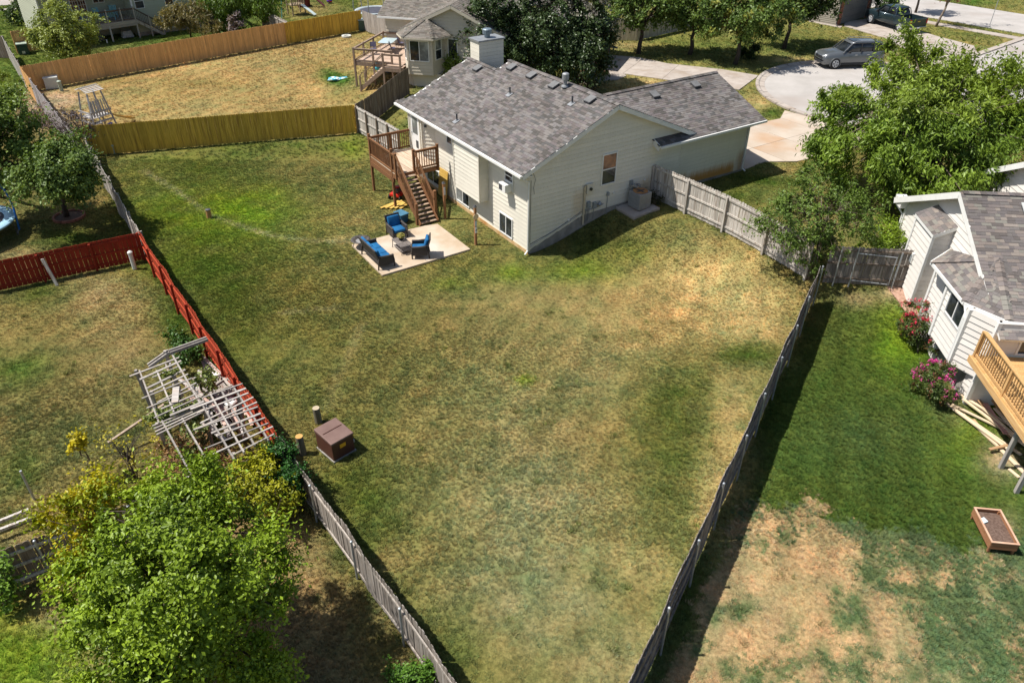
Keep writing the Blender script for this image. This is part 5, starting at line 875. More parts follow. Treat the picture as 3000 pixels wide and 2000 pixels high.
tree('hanging_tree', 'large bright green hanging tree above the shadowed fence', T(700, 50), [ell(660, 20, 2.3, 2.4, 1.3), ell(740, 20, 2.3, 2.4, 1.3), ell(620, 14, 2.3, 1.6, 1.2), ell(700, -10, 3.2, 2.4, 1.3), ell(770, 0, 2.8, 2.2, 1.4)], 15000, (.34, .09), (.025, .06, .01), (.16, .25, .03), nclump=110, cr=.75, trunk=.2, droop=1.8, seed=53, bark=BARKD)
tree('flowering_shrub', 'greyish pink shrub behind the far tan fence', T(690, 92), [ell(690, 65, 1.4, .9, .9)], 2200, (.16, .11), (.10, .07, .07), (.42, .34, .33), nclump=24, cr=.36, trunk=.03, stems=3, seed=54, cat='shrub')
b_ = T(72, 50); tree('two_stem_tree', 'dark tree with two thick stems near the far street', b_, [(b_[0]-2, b_[1], 8.2, 2.4, 2.4, 1.4), (b_[0]+2.2, b_[1]+1, 8.4, 2.2, 2.2, 1.3)], 7000, (.26, .16), (.03, .06, .012), (.12, .18, .03), nclump=60, cr=.8, trunk=.42, stems=2, seed=55, bark=BARKD, trunk_top=.75)
for i, (x_, y_, r_, lab, l_) in enumerate(((75, 66, 2.0, 'dark rounded shrubs at the foot of the two-stemmed tree', (.07, .12, .025)), (112, 30, 1.5, 'dark bush against the white corner of the sage house', (.06, .10, .02)), (88, 30, 1.4, 'yellow-green bush beside the two-stemmed tree', (.30, .33, .05)))):
    b_ = T(x_, y_); tree('garden_shrub', lab, b_, [(b_[0], b_[1], 1.0, r_, r_, 1.0)], 3200, (.22, .13), tuple(k*.3 for k in l_), l_, nclump=30, cr=.55, trunk=.04, stems=3, seed=56+i, cat='shrub')
# pergola growth, beds
tree('dark_shrub', 'leafy green shrub inside the collapsed pergola', T(545, 1070), [ell(540, 1030, .7, .6, .5), ell(520, 990, .6, .45, .4)], 4200, (.09, .06), (.02, .06, .01), (.08, .17, .025), nclump=36, cr=.24, trunk=.03, stems=3, seed=61, cat='shrub')
tree('grape_vine', 'pale green vine climbing over the pergola slats', T(560, 1240), [ell(510, 1190, 1.5, .55, .2), ell(575, 1190, 1.4, .3, .5), ell(540, 1290, 1.0, .6, .4), ell(470, 1230, 1.2, .5, .3), ell(600, 1120, 1.0, .3, .5), ell(470, 1100, 2.0, .6, .12)], 4200, (.12, .10), (.12, .16, .04), (.34, .40, .14), nclump=40, cr=.2, trunk=.03, stems=2, seed=62, cat='vine', bark=TWIG)
tree('dead_vine', 'withered brown vine on the near end of the pergola', T(540, 1400), [ell(520, 1320, 1.0, .7, .5), ell(620, 1350, .9, .8, .35), ell(480, 1370, 1.0, .5, .5)], 3600, (.09, .05), (.12, .06, .025), (.40, .24, .10), nclump=60, cr=.25, trunk=.03, stems=4, seed=63, cat='vine', forks=14, bark=TWIG)
tree('bare_bush', 'leafless twiggy bush left of the pergola', T(400, 1400), [ell(390, 1290, 1.3, .9, .7), ell(300, 1320, 1.2, .7, .6)], 260, (.10, .06), (.30, .25, .03), (.48, .42, .03), nclump=60, cr=.3, trunk=.035, stems=5, seed=64, cat='shrub', forks=14, bark=BARKD)
tree('yellow_shrub', 'small bright yellow branch tip rising above the bare bush', T(270, 1400), [ell(222, 1290, 1.6, .28, .2)], 700, (.10, .07), (.32, .27, .01), (.60, .50, .02), nclump=12, cr=.15, trunk=.02, stems=2, seed=65, cat='shrub')
tree('bed_plants', 'small ornamental plants in the bed by the teal pot', T(1715, 225), [ell(1690, 215, 1.35, .7, .2), ell(1755, 212, 1.35, .8, .2)], 1800, (.16, .05), (.10, .12, .02), (.34, .33, .08), nclump=30, cr=.25, trunk=.01, stems=3, seed=66, cat='plants', twigs=False)
tree('dark_shrub', 'dark reddish shrub peeping over the roof ridge by the path', T(1722, 268), [ell(1715, 245, 1.9, .8, .7)], 1800, (.13, .08), (.03, .025, .012), (.12, .10, .05), nclump=24, cr=.3, trunk=.03, stems=3, seed=67, cat='shrub')
tree('yellow_shrub', 'wiry dark shrub beside the air conditioner', hw(7.05, -.9, 1.0), [(*hw(7.1, -.8, 1.35), .45, .45, .4)], 900, (.08, .04), (.02, .025, .012), (.07, .075, .03), nclump=20, cr=.2, trunk=.02, stems=4, seed=68, cat='shrub')
# ================================================================== vehicles
def carpaint(name, c):
    m, n, p = nodes(name); p.inputs['Base Color'].default_value = (*c, 1); p.inputs['Roughness'].default_value = .28; p.inputs['Metallic'].default_value = .35; p.inputs['Coat Weight'].default_value = .8; p.inputs['Coat Roughness'].default_value = .05; return m
TYRE = pmat('tyre', (.015, .015, .016), (.03, .03, .03), rough=.85); RIM = pmat('rim', (.52, .53, .54), (.62, .63, .64), rough=.3, metal=.15); CARG = glass('car_glass', (.008, .010, .012), .03); BLACKP = pmat('black_plastic', (.02, .02, .022), (.035, .035, .037), rough=.6)
REDL = pmat('tail_light', (.42, .01, .012), (.55, .02, .02), rough=.2); CLEARL = pmat('head_light', (.55, .57, .58), (.65, .66, .67), rough=.15); CHROME = pmat('chrome', (.6, .6, .6), rough=.15, metal=1.0)
def loft(mb, secs):
    """cross sections [(x, [(y,z)...half outline bottom->top])] mirrored, lofted along x"""
    k = len(secs[0][1]); vs = []
    for x, prof in secs: vs += [(x, y, z) for y, z in prof]+[(x, -y, z) for y, z in reversed(prof)]
    w_ = 2*k; fs = [(i*w_+j, (i+1)*w_+j, (i+1)*w_+(j+1) % w_, i*w_+(j+1) % w_) for i in range(len(secs)-1) for j in range(w_)]
    fs += [tuple(range(w_)), tuple(range((len(secs))*w_-1, (len(secs)-1)*w_-1, -1))]; mb.add(vs, fs); return mb
def wheel(par, x, y, r, wd, sgn):
    wh = MB().lathe((0, 0, 0), [(r*.62, -wd/2), (r*.93, -wd/2), (r, -wd*.35), (r, wd*.35), (r*.93, wd/2), (r*.62, wd/2)], 28).build('wheel', TYRE, par, loc=(x, y, r), smooth=True); wh.rotation_euler = (-sgn*math.pi/2, 0, 0)
    MB().lathe((0, 0, 0), [(r*.66, wd*.3), (r*.66, wd*.54), (r*.6, wd*.56), (r*.57, wd*.515), (.01, wd*.51)], 28).build('rim', pmat('rim_dark', (.10, .10, .105), (.14, .14, .145), rough=.4), wh)
    MB().lathe((0, 0, 0), [(r*.67, wd*.5), (r*.67, wd*.57), (r*.58, wd*.585), (r*.58, wd*.5)], 28).build('rim_lip', RIM, wh)
    for k in range(5):
        a = k*2*math.pi/5
        for da in (-.13, .13): MB().beam((math.cos(a)*r*.1, math.sin(a)*r*.1, wd*.55), (math.cos(a+da)*r*.6, math.sin(a+da)*r*.6, wd*.55), r*.13, wd*.12).build('spoke', RIM, wh)
    MB().cyl((0, 0, wd*.4), (0, 0, wd*.62), r*.14, n=12).build('hub', RIM, wh)
def arch(par, x, y, r, sgn, mat): 
    pts = [(x+r*math.cos(t), y, .36+r*math.sin(t)) for t in np.linspace(-.35, math.pi+.35, 14)]; MB().tube(pts, .035, 6).build('wheel_arch', mat, par); MB().cyl((x, y-sgn*.05, .36), (x, y+sgn*.012, .36), r*.98, n=24).build('wheel_well', BLACKP, par)
# SUV, nose to the left of the picture
sp = T(*(2350+480/5.227, 1060/5.227)); suv = thing('suv', 'grey sport utility vehicle parked on the turning circle', 'car', (0, 0, 0)); GP = carpaint('grey_paint', (.12, .13, .138))
ang = math.radians(8); c_, s_ = math.cos(ang), math.sin(ang); wl = np.array([1.05, .98])      # car x points to the tail
suv.location = (sp[0]-(c_*1.0-s_*-.88), sp[1]-(s_*1.0+c_*-.88), 1.135); suv.rotation_euler[2] = ang; suv.scale = (1, 1, 1.07)
def body(zb, hw_, zs_, top): return [(hw_*.92, zb), (hw_, zb+.18), (hw_*1.0, zs_*.72), (hw_*.97, zs_-.08), (hw_*.90, top), (hw_*.5, top+.02)]
secs = [(.02, body(.42, .72, .72, .74)), (.10, body(.30, .86, .86, .93)), (.5, body(.28, .95, .92, 1.02)), (1.5, body(.28, .97, .98, 1.10)), (1.75, body(.28, .97, 1.02, 1.12)), (4.3, body(.28, .97, 1.06, 1.14)), (4.85, body(.30, .94, 1.08, 1.14)), (5.05, body(.42, .82, 1.05, 1.10))]
loft(MB(), secs).build('body', GP, suv, bevel=.0, smooth=True)
cab = lambda x, hb, ht, zt: (x, [(hb, 1.02), (ht+(hb-ht)*.35, 1.02+(zt-1.02)*.6), (ht, zt-.06), (ht*.7, zt)])
loft(MB(), [cab(1.55, .86, .80, 1.06), cab(2.25, .88, .68, 1.70), cab(2.7, .89, .70, 1.77), cab(4.1, .88, .69, 1.75), cab(4.75, .84, .66, 1.66), cab(5.0, .82, .74, 1.12)]).build('cabin', CARG, suv, smooth=True)
loft(MB(), [(2.10, [(.70, 1.655), (.62, 1.71), (.3, 1.735)]), (2.7, [(.735, 1.70), (.66, 1.78), (.3, 1.80)]), (4.1, [(.725, 1.69), (.65, 1.765), (.3, 1.785)]), (4.9, [(.70, 1.60), (.62, 1.66), (.3, 1.68)])]).build('roof', GP, suv, smooth=True)
MB().b2((2.35, -.42, 1.79), (3.0, .42, 1.812)).build('sunroof', CARG, suv)
for s2_ in (-1, 1):
    for x0, z0, x1, z1 in ((1.5, 1.06, 2.18, 1.68), (4.6, 1.62, 4.98, 1.12)): MB().beam((x0, s2_*.885, z0), (x1, s2_*.72, z1), .07, .07).build('pillar', GP, suv)
    for x in (2.95, 3.95): MB().beam((x, s2_*.915, 1.04), (x+.05, s2_*.735, 1.70), .06, .05).build('pillar', BLACKP, suv)
    MB().box((1.95, s2_*1.03, 1.16), (.16, .2, .13)).build('mirror', BLACKP, suv, bevel=.03); MB().tube([(2.4, s2_*.66, 1.80), (2.6, s2_*.66, 1.85), (4.3, s2_*.66, 1.84), (4.5, s2_*.66, 1.78)], .02, 6).build('roof_rail', GREYMETAL, suv)
    MB().box((.17, s2_*.66, .86), (.2, .34, .11), rz=-s2_*.35).build('headlight', CLEARL, suv, bevel=.02); MB().box((5.03, s2_*.62, 1.0), (.06, .4, .12)).build('tail_light', REDL, suv)
    for x in (1.0, 4.0): arch(suv, x, s2_*.955, .42, s2_, GP); wheel(suv, x, s2_*.89, .385, .25, s2_)
    MB().b2((1.5, s2_*.97-.02, .27), (3.5, s2_*.97+.02, .40)).build('sill', BLACKP, suv); MB().beam((1.5, s2_*.985, .82), (3.6, s2_*.985, .86), .015, .02).build('crease', GP, suv)
    for x in (2.55, 3.55): MB().box((x, s2_*.985, .95), (.2, .03, .03)).build('door_handle', CHROME, suv)
MB().b2((.015, -.5, .66), (.06, .5, .83)).build('grille', BLACKP, suv); MB().b2((.03, -.6, .36), (.09, .6, .55)).build('bumper_intake', BLACKP, suv)
# pickup, tail towards us
w0 = T(2350+1040/5.227, 365/5.227); w1 = T(2350+1545/5.227, 512/5.227); dv = unit((w1-w0)[:2]); ang = math.atan2(dv[1], dv[0]); pk_ = thing('pickup_truck', 'dark blue-green pickup truck parked in front of the garage door', 'truck'); PP = carpaint('teal_dark_paint', (.022, .042, .052))
base_ = w0[:2]-dv*.98+np.array([-dv[1], dv[0]])*.9; pk_.location = (base_[0], base_[1], 1.15); pk_.rotation_euler[2] = ang; LWB = float(np.linalg.norm((w1-w0)[:2])); LWB = 3.75; X2 = .98+LWB
pb = lambda zb, hw_, zt: [(hw_*.93, zb), (hw_, zb+.15), (hw_, zt*.75), (hw_*.985, zt-.08), (hw_*.94, zt), (hw_*.5, zt+.015)]
loft(MB(), [(.02, pb(.55, .82, 1.05)), (.12, pb(.45, .95, 1.16)), (.6, pb(.42, 1.0, 1.20)), (1.55, pb(.42, 1.0, 1.24)), (3.85, pb(.42, 1.0, 1.26))]).build('body', PP, pk_, smooth=True)
cab = lambda x, hb, ht, zt: (x, [(hb, 1.2), (ht+(hb-ht)*.35, 1.2+(zt-1.2)*.6), (ht, zt-.06), (ht*.7, zt)])
loft(MB(), [cab(1.4, .90, .84, 1.24), cab(2.05, .91, .72, 1.83), cab(2.5, .92, .73, 1.88), cab(3.5, .91, .72, 1.87), cab(3.72, .90, .75, 1.6), cab(3.84, .90, .82, 1.25)]).build('cabin', CARG, pk_, smooth=True)
loft(MB(), [(1.98, [(.74, 1.76), (.66, 1.83), (.3, 1.86)]), (2.5, [(.77, 1.80), (.70, 1.89), (.3, 1.92)]), (3.5, [(.76, 1.79), (.69, 1.88), (.3, 1.91)]), (3.72, [(.74, 1.74), (.66, 1.80), (.3, 1.83)])]).build('roof', PP, pk_, smooth=True)
for s2_ in (-1, 1):
    for x0, z0, x1, z1 in ((1.45, 1.22, 2.02, 1.80), (3.82, 1.26, 3.68, 1.78), (2.72, 1.22, 2.78, 1.84)): MB().beam((x0, s2_*.93, z0), (x1, s2_*.77, z1), .09, .07).build('pillar', PP, pk_)
    MB().b2((3.86, s2_*.99-.06, .55), (5.75, s2_*.99+.02, 1.24)).build('bed_side', PP, pk_, bevel=.02); MB().b2((3.86, s2_*.97-.05, 1.24), (5.75, s2_*.97+.04, 1.27)).build('bed_rail', BLACKP, pk_)
    for x in (.98, X2): arch(pk_, x, s2_*.985, .45, s2_, PP); wheel(pk_, x, s2_*.90, .42, .28, s2_)
    MB().box((5.74, s2_*.93, 1.02), (.1, .16, .36)).build('tail_light', REDL, pk_, bevel=.02); MB().box((1.75, s2_*1.12, 1.3), (.14, .24, .22)).build('mirror', BLACKP, pk_, bevel=.03); MB().box((.1, s2_*.74, .95), (.14, .3, .2)).build('headlight', CLEARL, pk_)
    for x in (2.55, 3.5): MB().box((x, s2_*1.01, 1.1), (.2, .03, .04)).build('door_handle', CHROME, pk_)
    MB().beam((1.5, s2_*1.01, .78), (3.8, s2_*1.01, .78), .02, .05).build('side_moulding', PP, pk_)
MB().b2((3.88, -.93, .62), (5.72, .93, .68)).build('bed_floor', BLACKP, pk_); MB().b2((3.86, -.94, .6), (3.92, .94, 1.24)).build('bed_front', PP, pk_); MB().b2((5.70, -.92, .58), (5.78, .92, 1.24)).build('tailgate', PP, pk_, bevel=.015); MB().b2((5.72, -.95, .42), (5.92, .95, .58)).build('bumper', CHROME, pk_, bevel=.02); MB().b2((5.785, -.14, .98), (5.795, .14, 1.06)).build('badge', pmat('gold', (.5, .36, .08), rough=.3), pk_); MB().b2((5.925, -.16, .44), (5.935, .16, .56)).build('number_plate', WHITE, pk_)
MB().b2((.0, -.6, .72), (.04, .6, 1.05)).build('grille', BLACKP, pk_)
# ================================================================== garden objects
HR = math.atan2(E2[1], E2[0])
WICK = pmat('wicker', (.035, .03, .028), (.085, .075, .07), scale=(60, 60, 60), rough=.7, bump=.4); BLUE = pmat('blue_cushion', (.006, .085, .225), (.013, .135, .31), scale=(3, 3, 3), rough=.85, bump=.1, bscale=12); TAUPE = pmat('taupe_metal', (.13, .11, .10), (.2, .175, .16), scale=(9, 9, 9), rough=.6)
def seat(name, label, loc, rz, wd, n_c, group=None):
    """wicker seat, back at +y, faces -y"""
    e = thing(name, label, 'sofa' if n_c > 1 else 'chair', loc, rz, group); h = wd/2
    for sx in (-1, 1):
        MB().tube([(sx*h, -.36, .0), (sx*(h+.01), -.37, .32), (sx*(h+.015), -.33, .56), (sx*(h+.01), .1, .62), (sx*h, .36, .66), (sx*h, .44, .0)], .035, 7).build('arm_frame', WICK, e, smooth=True)
        MB().b2((sx*h-.015, -.34, .16), (sx*h+.015, .36, .56)).build('side_panel', WICK, e); MB().b2((sx*(h+.005)-.05, -.36, .575), (sx*(h+.005)+.05, .3, .62)).build('armrest', WICK, e, bevel=.012)
    MB().b2((-h, -.36, .18), (h, .36, .33)).build('seat_frame', WICK, e, bevel=.01)
    MB().prism([(-h, .30, .33), (h, .30, .33), (h, .50, .96), (-h, .50, .96)], (0, .05, .012)).build('back_panel', WICK, e); MB().tube([(-h, .33, .4), (-h, .52, .97), (h, .52, .97), (h, .33, .4)], .03, 7).build('back_rail', WICK, e)
    cw = (wd-.1)/n_c
    for i in range(n_c):
        x = -h+.05+cw*(i+.5); MB().box((x, -.04, .40), (cw-.015, .60, .13)).build('seat_cushion', BLUE, e, bevel=.04, smooth=True)
        MB().box((x, .33, .70), (cw-.015, .14, .50), rx=-.28).build('back_cushion', BLUE, e, bevel=.05, smooth=True)
    return e
seat('wicker_sofa', 'long dark wicker sofa with blue cushions on the patio', hw(-6.25, 3.2, .055), HR+math.pi/2, 1.85, 3)
seat('wicker_chair', 'wicker armchair with tall blue back cushion facing the patio table', hw(-4.42, 4.95, .055), HR, .74, 1)
cb = seat('wicker_chair', 'dark wicker armchair with its back to the house wall', hw(-4.42, 2.55, .055), HR-math.radians(118), .70, 1)
tt = thing('coffee_table', 'slatted grey metal coffee table between the wicker seats', 'table', hw(-4.87, 3.5, .055), HR)
for i in range(9): MB().b2((-.29+i*.066, -.5, .425), (-.29+i*.066+.05, .5, .44)).build('slat', TAUPE, tt)
for x in (-.27, .29): MB().b2((x-.025, -.52, .40), (x+.025, .52, .425)).build('frame_rail', TAUPE, tt)
for y in (-.51, .51): MB().b2((-.29, y-.02, .40), (.31, y+.02, .425)).build('frame_rail', TAUPE, tt)
for x in (-.26, .28):
    for y in (-.48, .48): MB().tube([(x, y, .41), (x*1.02, y*1.02, .2), (x*1.12, y*1.06, 0)], .018, 6).build('leg', TAUPE, tt)
MB().b2((-.25, -.45, .12), (.27, .45, .13)).build('shelf', TAUPE, tt)
pot = thing('flower_pot', 'pot of pale yellow chrysanthemums on the coffee table', 'plant', hw(-4.82, 3.68, .497)); MB().lathe((0, 0, 0), [(.07, 0), (.1, .02), (.115, .16), (.12, .17), (.1, .17)], 16).build('pot', BLACKP, pot)
rg = np.random.default_rng(77); dd = rg.normal(0, 1, (900, 3)); dd[:, 2] = np.abs(dd[:, 2]); dd /= np.linalg.norm(dd, axis=1, keepdims=True); pp_ = dd*np.array([.2, .2, .17])*(.75+.25*rg.random((900, 1)))+np.array([0, 0, .17])
link('blooms', leaves_mesh('blooms', pp_, dd, .045, .04, np.where(rg.random((900, 1)) < .62, np.array([[.62, .52, .16]]), np.array([[.06, .12, .02]]))*(.7+.6*rg.random((900, 1))), rg), pot)
fpit = thing('fire_pit', 'round dark metal fire bowl at the patio corner', 'fire pit', hw(-6.4, 4.85, .055)); IRON = pmat('iron', (.05, .045, .042), (.11, .095, .085), scale=(8, 8, 8), rough=.7)
MB().lathe((0, 0, .34), [(.08, -.16), (.26, -.08), (.34, .02), (.47, .04), (.47, .055), (.33, .045), (.24, -.05), (.02, -.1)], 28).build('bowl', IRON, fpit, smooth=True)
for k in range(4): a = k*math.pi/2+.4; MB().tube([(.3*math.cos(a), .3*math.sin(a), .36), (.34*math.cos(a), .34*math.sin(a), .2), (.42*math.cos(a), .42*math.sin(a), 0)], .016, 6).build('leg', IRON, fpit)
for k in range(6): MB().beam((-.28, -.25+k*.1, .395), (.28, -.25+k*.1, .395), .012, .012).build('grate_bar', IRON, fpit)
ash = MB().lathe((0, 0, .3), [(.02, .0), (.2, .01), (.24, .03), (.02, .05)], 18).build('ash', pmat('ash', (.3, .29, .28), (.45, .44, .43), scale=(9, 9, 9), rough=.95), fpit)
# two carved posts by the stairs
PB = wood('post_brown', (.22, .10, .045), (.34, .18, .085), rand=.1)
for i, (px, py, h, lab) in enumerate(((1304.5, 640.5, 1.95, 'wooden post with pale lettering strip near the foot of the stairs'), (1394, 715.6, 1.98, 'wooden post with a round plaque and small white signs beside the patio'))):
    b_ = T(px, py); e = thing('sign_post', lab, 'post', tuple(b_), HR); MB().b2((-.055, -.055, -.1), (.055, .055, h)).build('post', PB, e, bevel=.008); MB().box((0, 0, h+.045), (.15, .15, .07), taper=.3).build('cap', DARKMETAL, e); MB().b2((-.07, -.07, h-.03), (.07, .07, h+.01)).build('cap_collar', GREYMETAL, e)
    if i == 0: MB().b2((-.05, -.066, h-.62), (.05, -.058, h-.2)).build('plaque', pmat('pale_plaque', (.42, .40, .40), (.6, .58, .57), scale=(20, 20, 12), rough=.7), e)
    else:
        MB().cyl((0, -.06, h-.5), (0, -.075, h-.5), .15, n=24).build('plaque', pmat('wood_disc', (.52, .36, .2), (.68, .52, .33), scale=(5, 5, 5), rough=.7), e)
        MB().b2((-.055, -.07, h-.98), (.055, -.06, h-.72)).build('plaque', pmat('print_blue', (.25, .36, .38), (.6, .62, .6), scale=(18, 18, 18), rough=.6), e); q_ = MB().b2((-.06, -.07, h-1.34), (.06, -.06, h-1.03)).build('plaque', WHITE, e); MB().box((.0, -.073, h-1.2), (.05, .004, .11), ry=.5).build('print', DARKMETAL, q_)
# things under and beside the deck
mw = thing('lawn_mower', 'red lawn mower parked under the deck', 'mower', hw(-2.2, 9.3, 0), HR+.6); RP = pmat('red_paint', (.50, .02, .012), (.60, .035, .02), rough=.35)
MB().b2((-.5, -.3, .16), (.45, .3, .34)).build('deck_shell', RP, mw, bevel=.05); MB().b2((-.35, -.16, .34), (.1, .16, .58)).build('engine', DARKMETAL, mw, bevel=.04); MB().cyl((-.12, 0, .58), (-.12, 0, .66), .13, n=14).build('cover', RP, mw)
for x in (-.42, .38):
    for y in (-.33, .33): MB().cyl((x, y-.03, .13), (x, y+.03, .13), .13, n=16).build('wheel', TYRE, mw)
for y in (-.26, .26): MB().tube([(.4, y, .3), (.95, y, .85), (1.15, y, .95)], .016, 6).build('handle_bar', DARKMETAL, mw)
MB().beam((1.15, -.26, .95), (1.15, .26, .95), .03, .03).build('grip', DARKMETAL, mw)
YELW = wood('yellow_board', (.50, .30, .06), (.62, .42, .12), rand=.12, axis='x')
for i in range(5):
    b_ = hw(-3.1+i*.19, 8.55-i*.12, .03+.018*(i % 2)); o = MB().b2((-.62, -.07, 0), (.62, .07, .035)).build('plank', YELW, None, loc=b_, rz=HR+.25+i*.06); tag(o, 'yellow pine plank lying under the deck', 'plank', 'planks under the deck')
pb_ = MB().b2((-.45, -.02, 0), (.45, .02, 1.5)).build('plywood_board', YELW, None, loc=hw(-.25, 7.95, .05), rz=HR+math.pi/2); pb_.rotation_euler[0] = .12; tag(pb_, 'yellow board leaning on the wall under the deck', 'board')
bn = thing('storage_bin', 'blue plastic storage bin beside the wooden stairs', 'bin', hw(-3.45, 6.45, 0), HR+.2); BB = pmat('blue_bin', (.012, .075, .16), (.02, .10, .2), rough=.45); MB().box((0, 0, .22), (.42, .56, .44), taper=1.1).build('tub', BB, bn, bevel=.03); MB().b2((-.26, -.34, .44), (.26, .34, .49)).build('lid', pmat('bin_lid', (.05, .15, .23), (.08, .20, .29), rough=.4), bn, bevel=.02)
acu = thing('air_conditioner', 'grey outdoor air conditioner with rusty top by the gable wall', 'air conditioner', hw(6.15, -.72, 1.2), HR+.06); MB().b2((-.4, -.4, .03), (.4, .4, .82)).build('case', pmat('ac_grey', (.24, .235, .23), (.31, .30, .295), rough=.55), acu, bevel=.03)
for k in range(9):
    for a, b in (((-.41, -.36, .12+k*.075), (-.395, .36, .15+k*.075)), ((-.36, -.41, .12+k*.075), (.36, -.395, .15+k*.075))): MB().b2(a, b).build('louvre', GREYMETAL, acu)
MB().lathe((0, 0, .82), [(.34, 0), (.37, .03), (.30, .05), (.28, .02)], 24).build('top_ring', pmat('rust_top', (.33, .15, .05), (.46, .24, .1), rough=.85), acu); MB().cyl((0, 0, .825), (0, 0, .835), .28, n=24).build('fan_opening', DARKMETAL, acu)
for k in range(4): a = k*math.pi/2; MB().beam((0, 0, .86), (.27*math.cos(a), .27*math.sin(a), .84), .09, .008).build('fan_blade', DARKMETAL, acu)
for dx in (-.12, .12): MB().tube([(dx, .55, .55), (dx, .52, .95), (dx+.05, .35, 1.0), (dx+.1, .25, .95)], .07, 8).build('refrigerant_pipe', pmat('pipe_wrap', (.2, .19, .17), (.32, .3, .27), rough=.8), acu)
# utility boxes and stumps
def at_px(px, py): return tuple(T(px, py))
q3 = lambda x, y: (860+x/4.073, 1150+y/4.073)
p1_, p2_, p3_ = T(*q3(485, 825)), T(*q3(735, 680)), T(*q3(340, 560)); ax = unit((p2_-p1_)[:2]); wdx = float(np.hypot(*(p2_-p1_)[:2])); dp = .95; cen = p1_[:2]+ax*wdx/2+np.array([-ax[1], ax[0]])*dp/2
tr_ = thing('transformer_box', 'brown metal transformer cabinet with a yellow sticker on the lawn', 'utility box', (cen[0], cen[1], 0), math.atan2(ax[1], ax[0])); BRW = pmat('brown_enamel', (.075, .03, .022), (.10, .042, .03), scale=(2, 2, 2), rough=.5); BRT = pmat('brown_enamel_top', (.15, .09, .075), (.19, .12, .10), scale=(2, 2, 2), rough=.6)
MB().b2((-wdx/2, -dp/2, .02), (wdx/2, dp/2, .70)).build('cabinet', BRW, tr_, bevel=.02); lid = MB().prism([(-wdx/2-.02, -dp/2-.03, .68), (-wdx/2-.02, dp/2+.02, .68), (-wdx/2-.02, dp/2+.02, .80), (-wdx/2-.02, -dp/2-.03, .76)], (wdx+.04, 0, 0)).build('lid', BRT, tr_, bevel=.03); MB().b2((-wdx/2+.05, .05, .785), (wdx/2-.05, .075, .80)).build('hinge', BRW, lid)
MB().b2((-.12, -dp/2-.008, .40), (.1, -dp/2-.002, .55)).build('sticker', pmat('yellow_sticker', (.75, .36, .02), (.8, .42, .03), rough=.5), tr_); MB().b2((wdx/2-.02, -dp/2-.03, .35), (wdx/2+.02, -dp/2+.05, .45)).build('latch', GREYMETAL, tr_); MB().b2((-wdx/2-.03, -dp/2-.03, -.05), (wdx/2+.03, dp/2+.03, .018)).build('plinth', FOUND, tr_)
POSTG = wood('round_post', (.13, .125, .085), (.22, .205, .15), rand=.1)
for px, py, h, c_, lab in ((q3(300, 345)[0], q3(300, 345)[1], .58, (.40, .33, .23), 'round wooden bollard with a pale top near the transformer cabinet'), (q3(110, 720)[0], q3(110, 720)[1], .70, (.50, .28, .09), 'round wooden bollard with an orange cut top by the fence')):
    e = thing('bollard', lab, 'bollard', at_px(px, py)); MB().cyl((0, 0, -.1), (-.02, .02, h), .125, .12, 18).build('post', POSTG, e); MB().cyl((-.02, .02, h), (-.02, .02, h+.012), .118, n=18).build('cut_top', pmat('cut_%d' % int(h*100), c_, tuple(min(1, k*1.15) for k in c_), scale=(8, 8, 8), rough=.9), e)
e = thing('log_stump', 'short orange log stump standing on bright green grass', 'stump', at_px(613, 637)); MB().cyl((0, 0, -.05), (.02, 0, .42), .13, .12, 14).build('log', wood('log', (.30, .15, .06), (.46, .26, .11), rand=.1), e); MB().lathe((.02, 0, .42), [(.13, 0), (.14, .03), (.04, .06)], 14).build('cap', DARKMETAL, e)
GREENP = pmat('green_enamel', (.045, .085, .065), (.065, .11, .085), rough=.5); PALEG = pmat('pale_green_enamel', (.30, .36, .29), (.38, .44, .36), rough=.5); OFFW = pmat('off_white', (.60, .61, .57), (.68, .69, .65), rough=.5)
def cabinet(label, px, py, sx, sy, h, mat, rz, top=None, cat='utility box', plate=False):
    e = thing('utility_box', label, cat, at_px(px, py), rz); MB().box((0, 0, h/2), (sx, sy, h), taper=.96).build('case', mat, e, bevel=.02); MB().prism([(-sx/2-.02, -sy/2-.02, h), (-sx/2-.02, sy/2+.02, h), (-sx/2-.02, sy/2, h+.06), (-sx/2-.02, -sy/2, h+.05)], (sx+.04, 0, 0)).build('lid', top or mat, e)
    if plate: MB().b2((-.12, -sy/2-.03, .1), (.12, -sy/2-.005, .3)).build('notice', WHITE, e)
    return e
cabinet('dark green utility box on the lawn beside the small orange fence', 72, 158, .8, .8, .85, GREENP, .5, top=PALEG, plate=True); cabinet('pale grey-green utility box on the sandy corner', 157, 257, .95, .8, .8, OFFW, .4)
def pedestal(label, px, py, r, h, mat): e = thing('pedestal', label, 'pedestal', at_px(px, py)); MB().cyl((0, 0, 0), (0, 0, h), r, r*.95, 12).build('tube', mat, e); MB().lathe((0, 0, h), [(r*1.12, -.08), (r*1.12, .0), (r*.6, .05), (.01, .06)], 12).build('cap', mat, e); return e
pedestal('short grey-green pedestal next to the pale utility box', 181, 266, .14, .7, PALEG); pedestal('small green pedestal at the foot of the honey fence', 337, 449, .12, .55, PALEG); pedestal('white pipe pedestal in the red fence corner', 395, 787, .1, .85, OFFW)
agr = cabinet('dark green air conditioner in front of the grey fence', 1066, 88, .95, .95, .95, GREENP, .2, top=pmat('ac_top', (.30, .36, .35), (.38, .44, .43), rough=.5), cat='air conditioner')
for k in range(7): MB().b2((.475, -.4, .1+k*.11), (.485, .4, .15+k*.11)).build('louvre', DARKMETAL, agr)
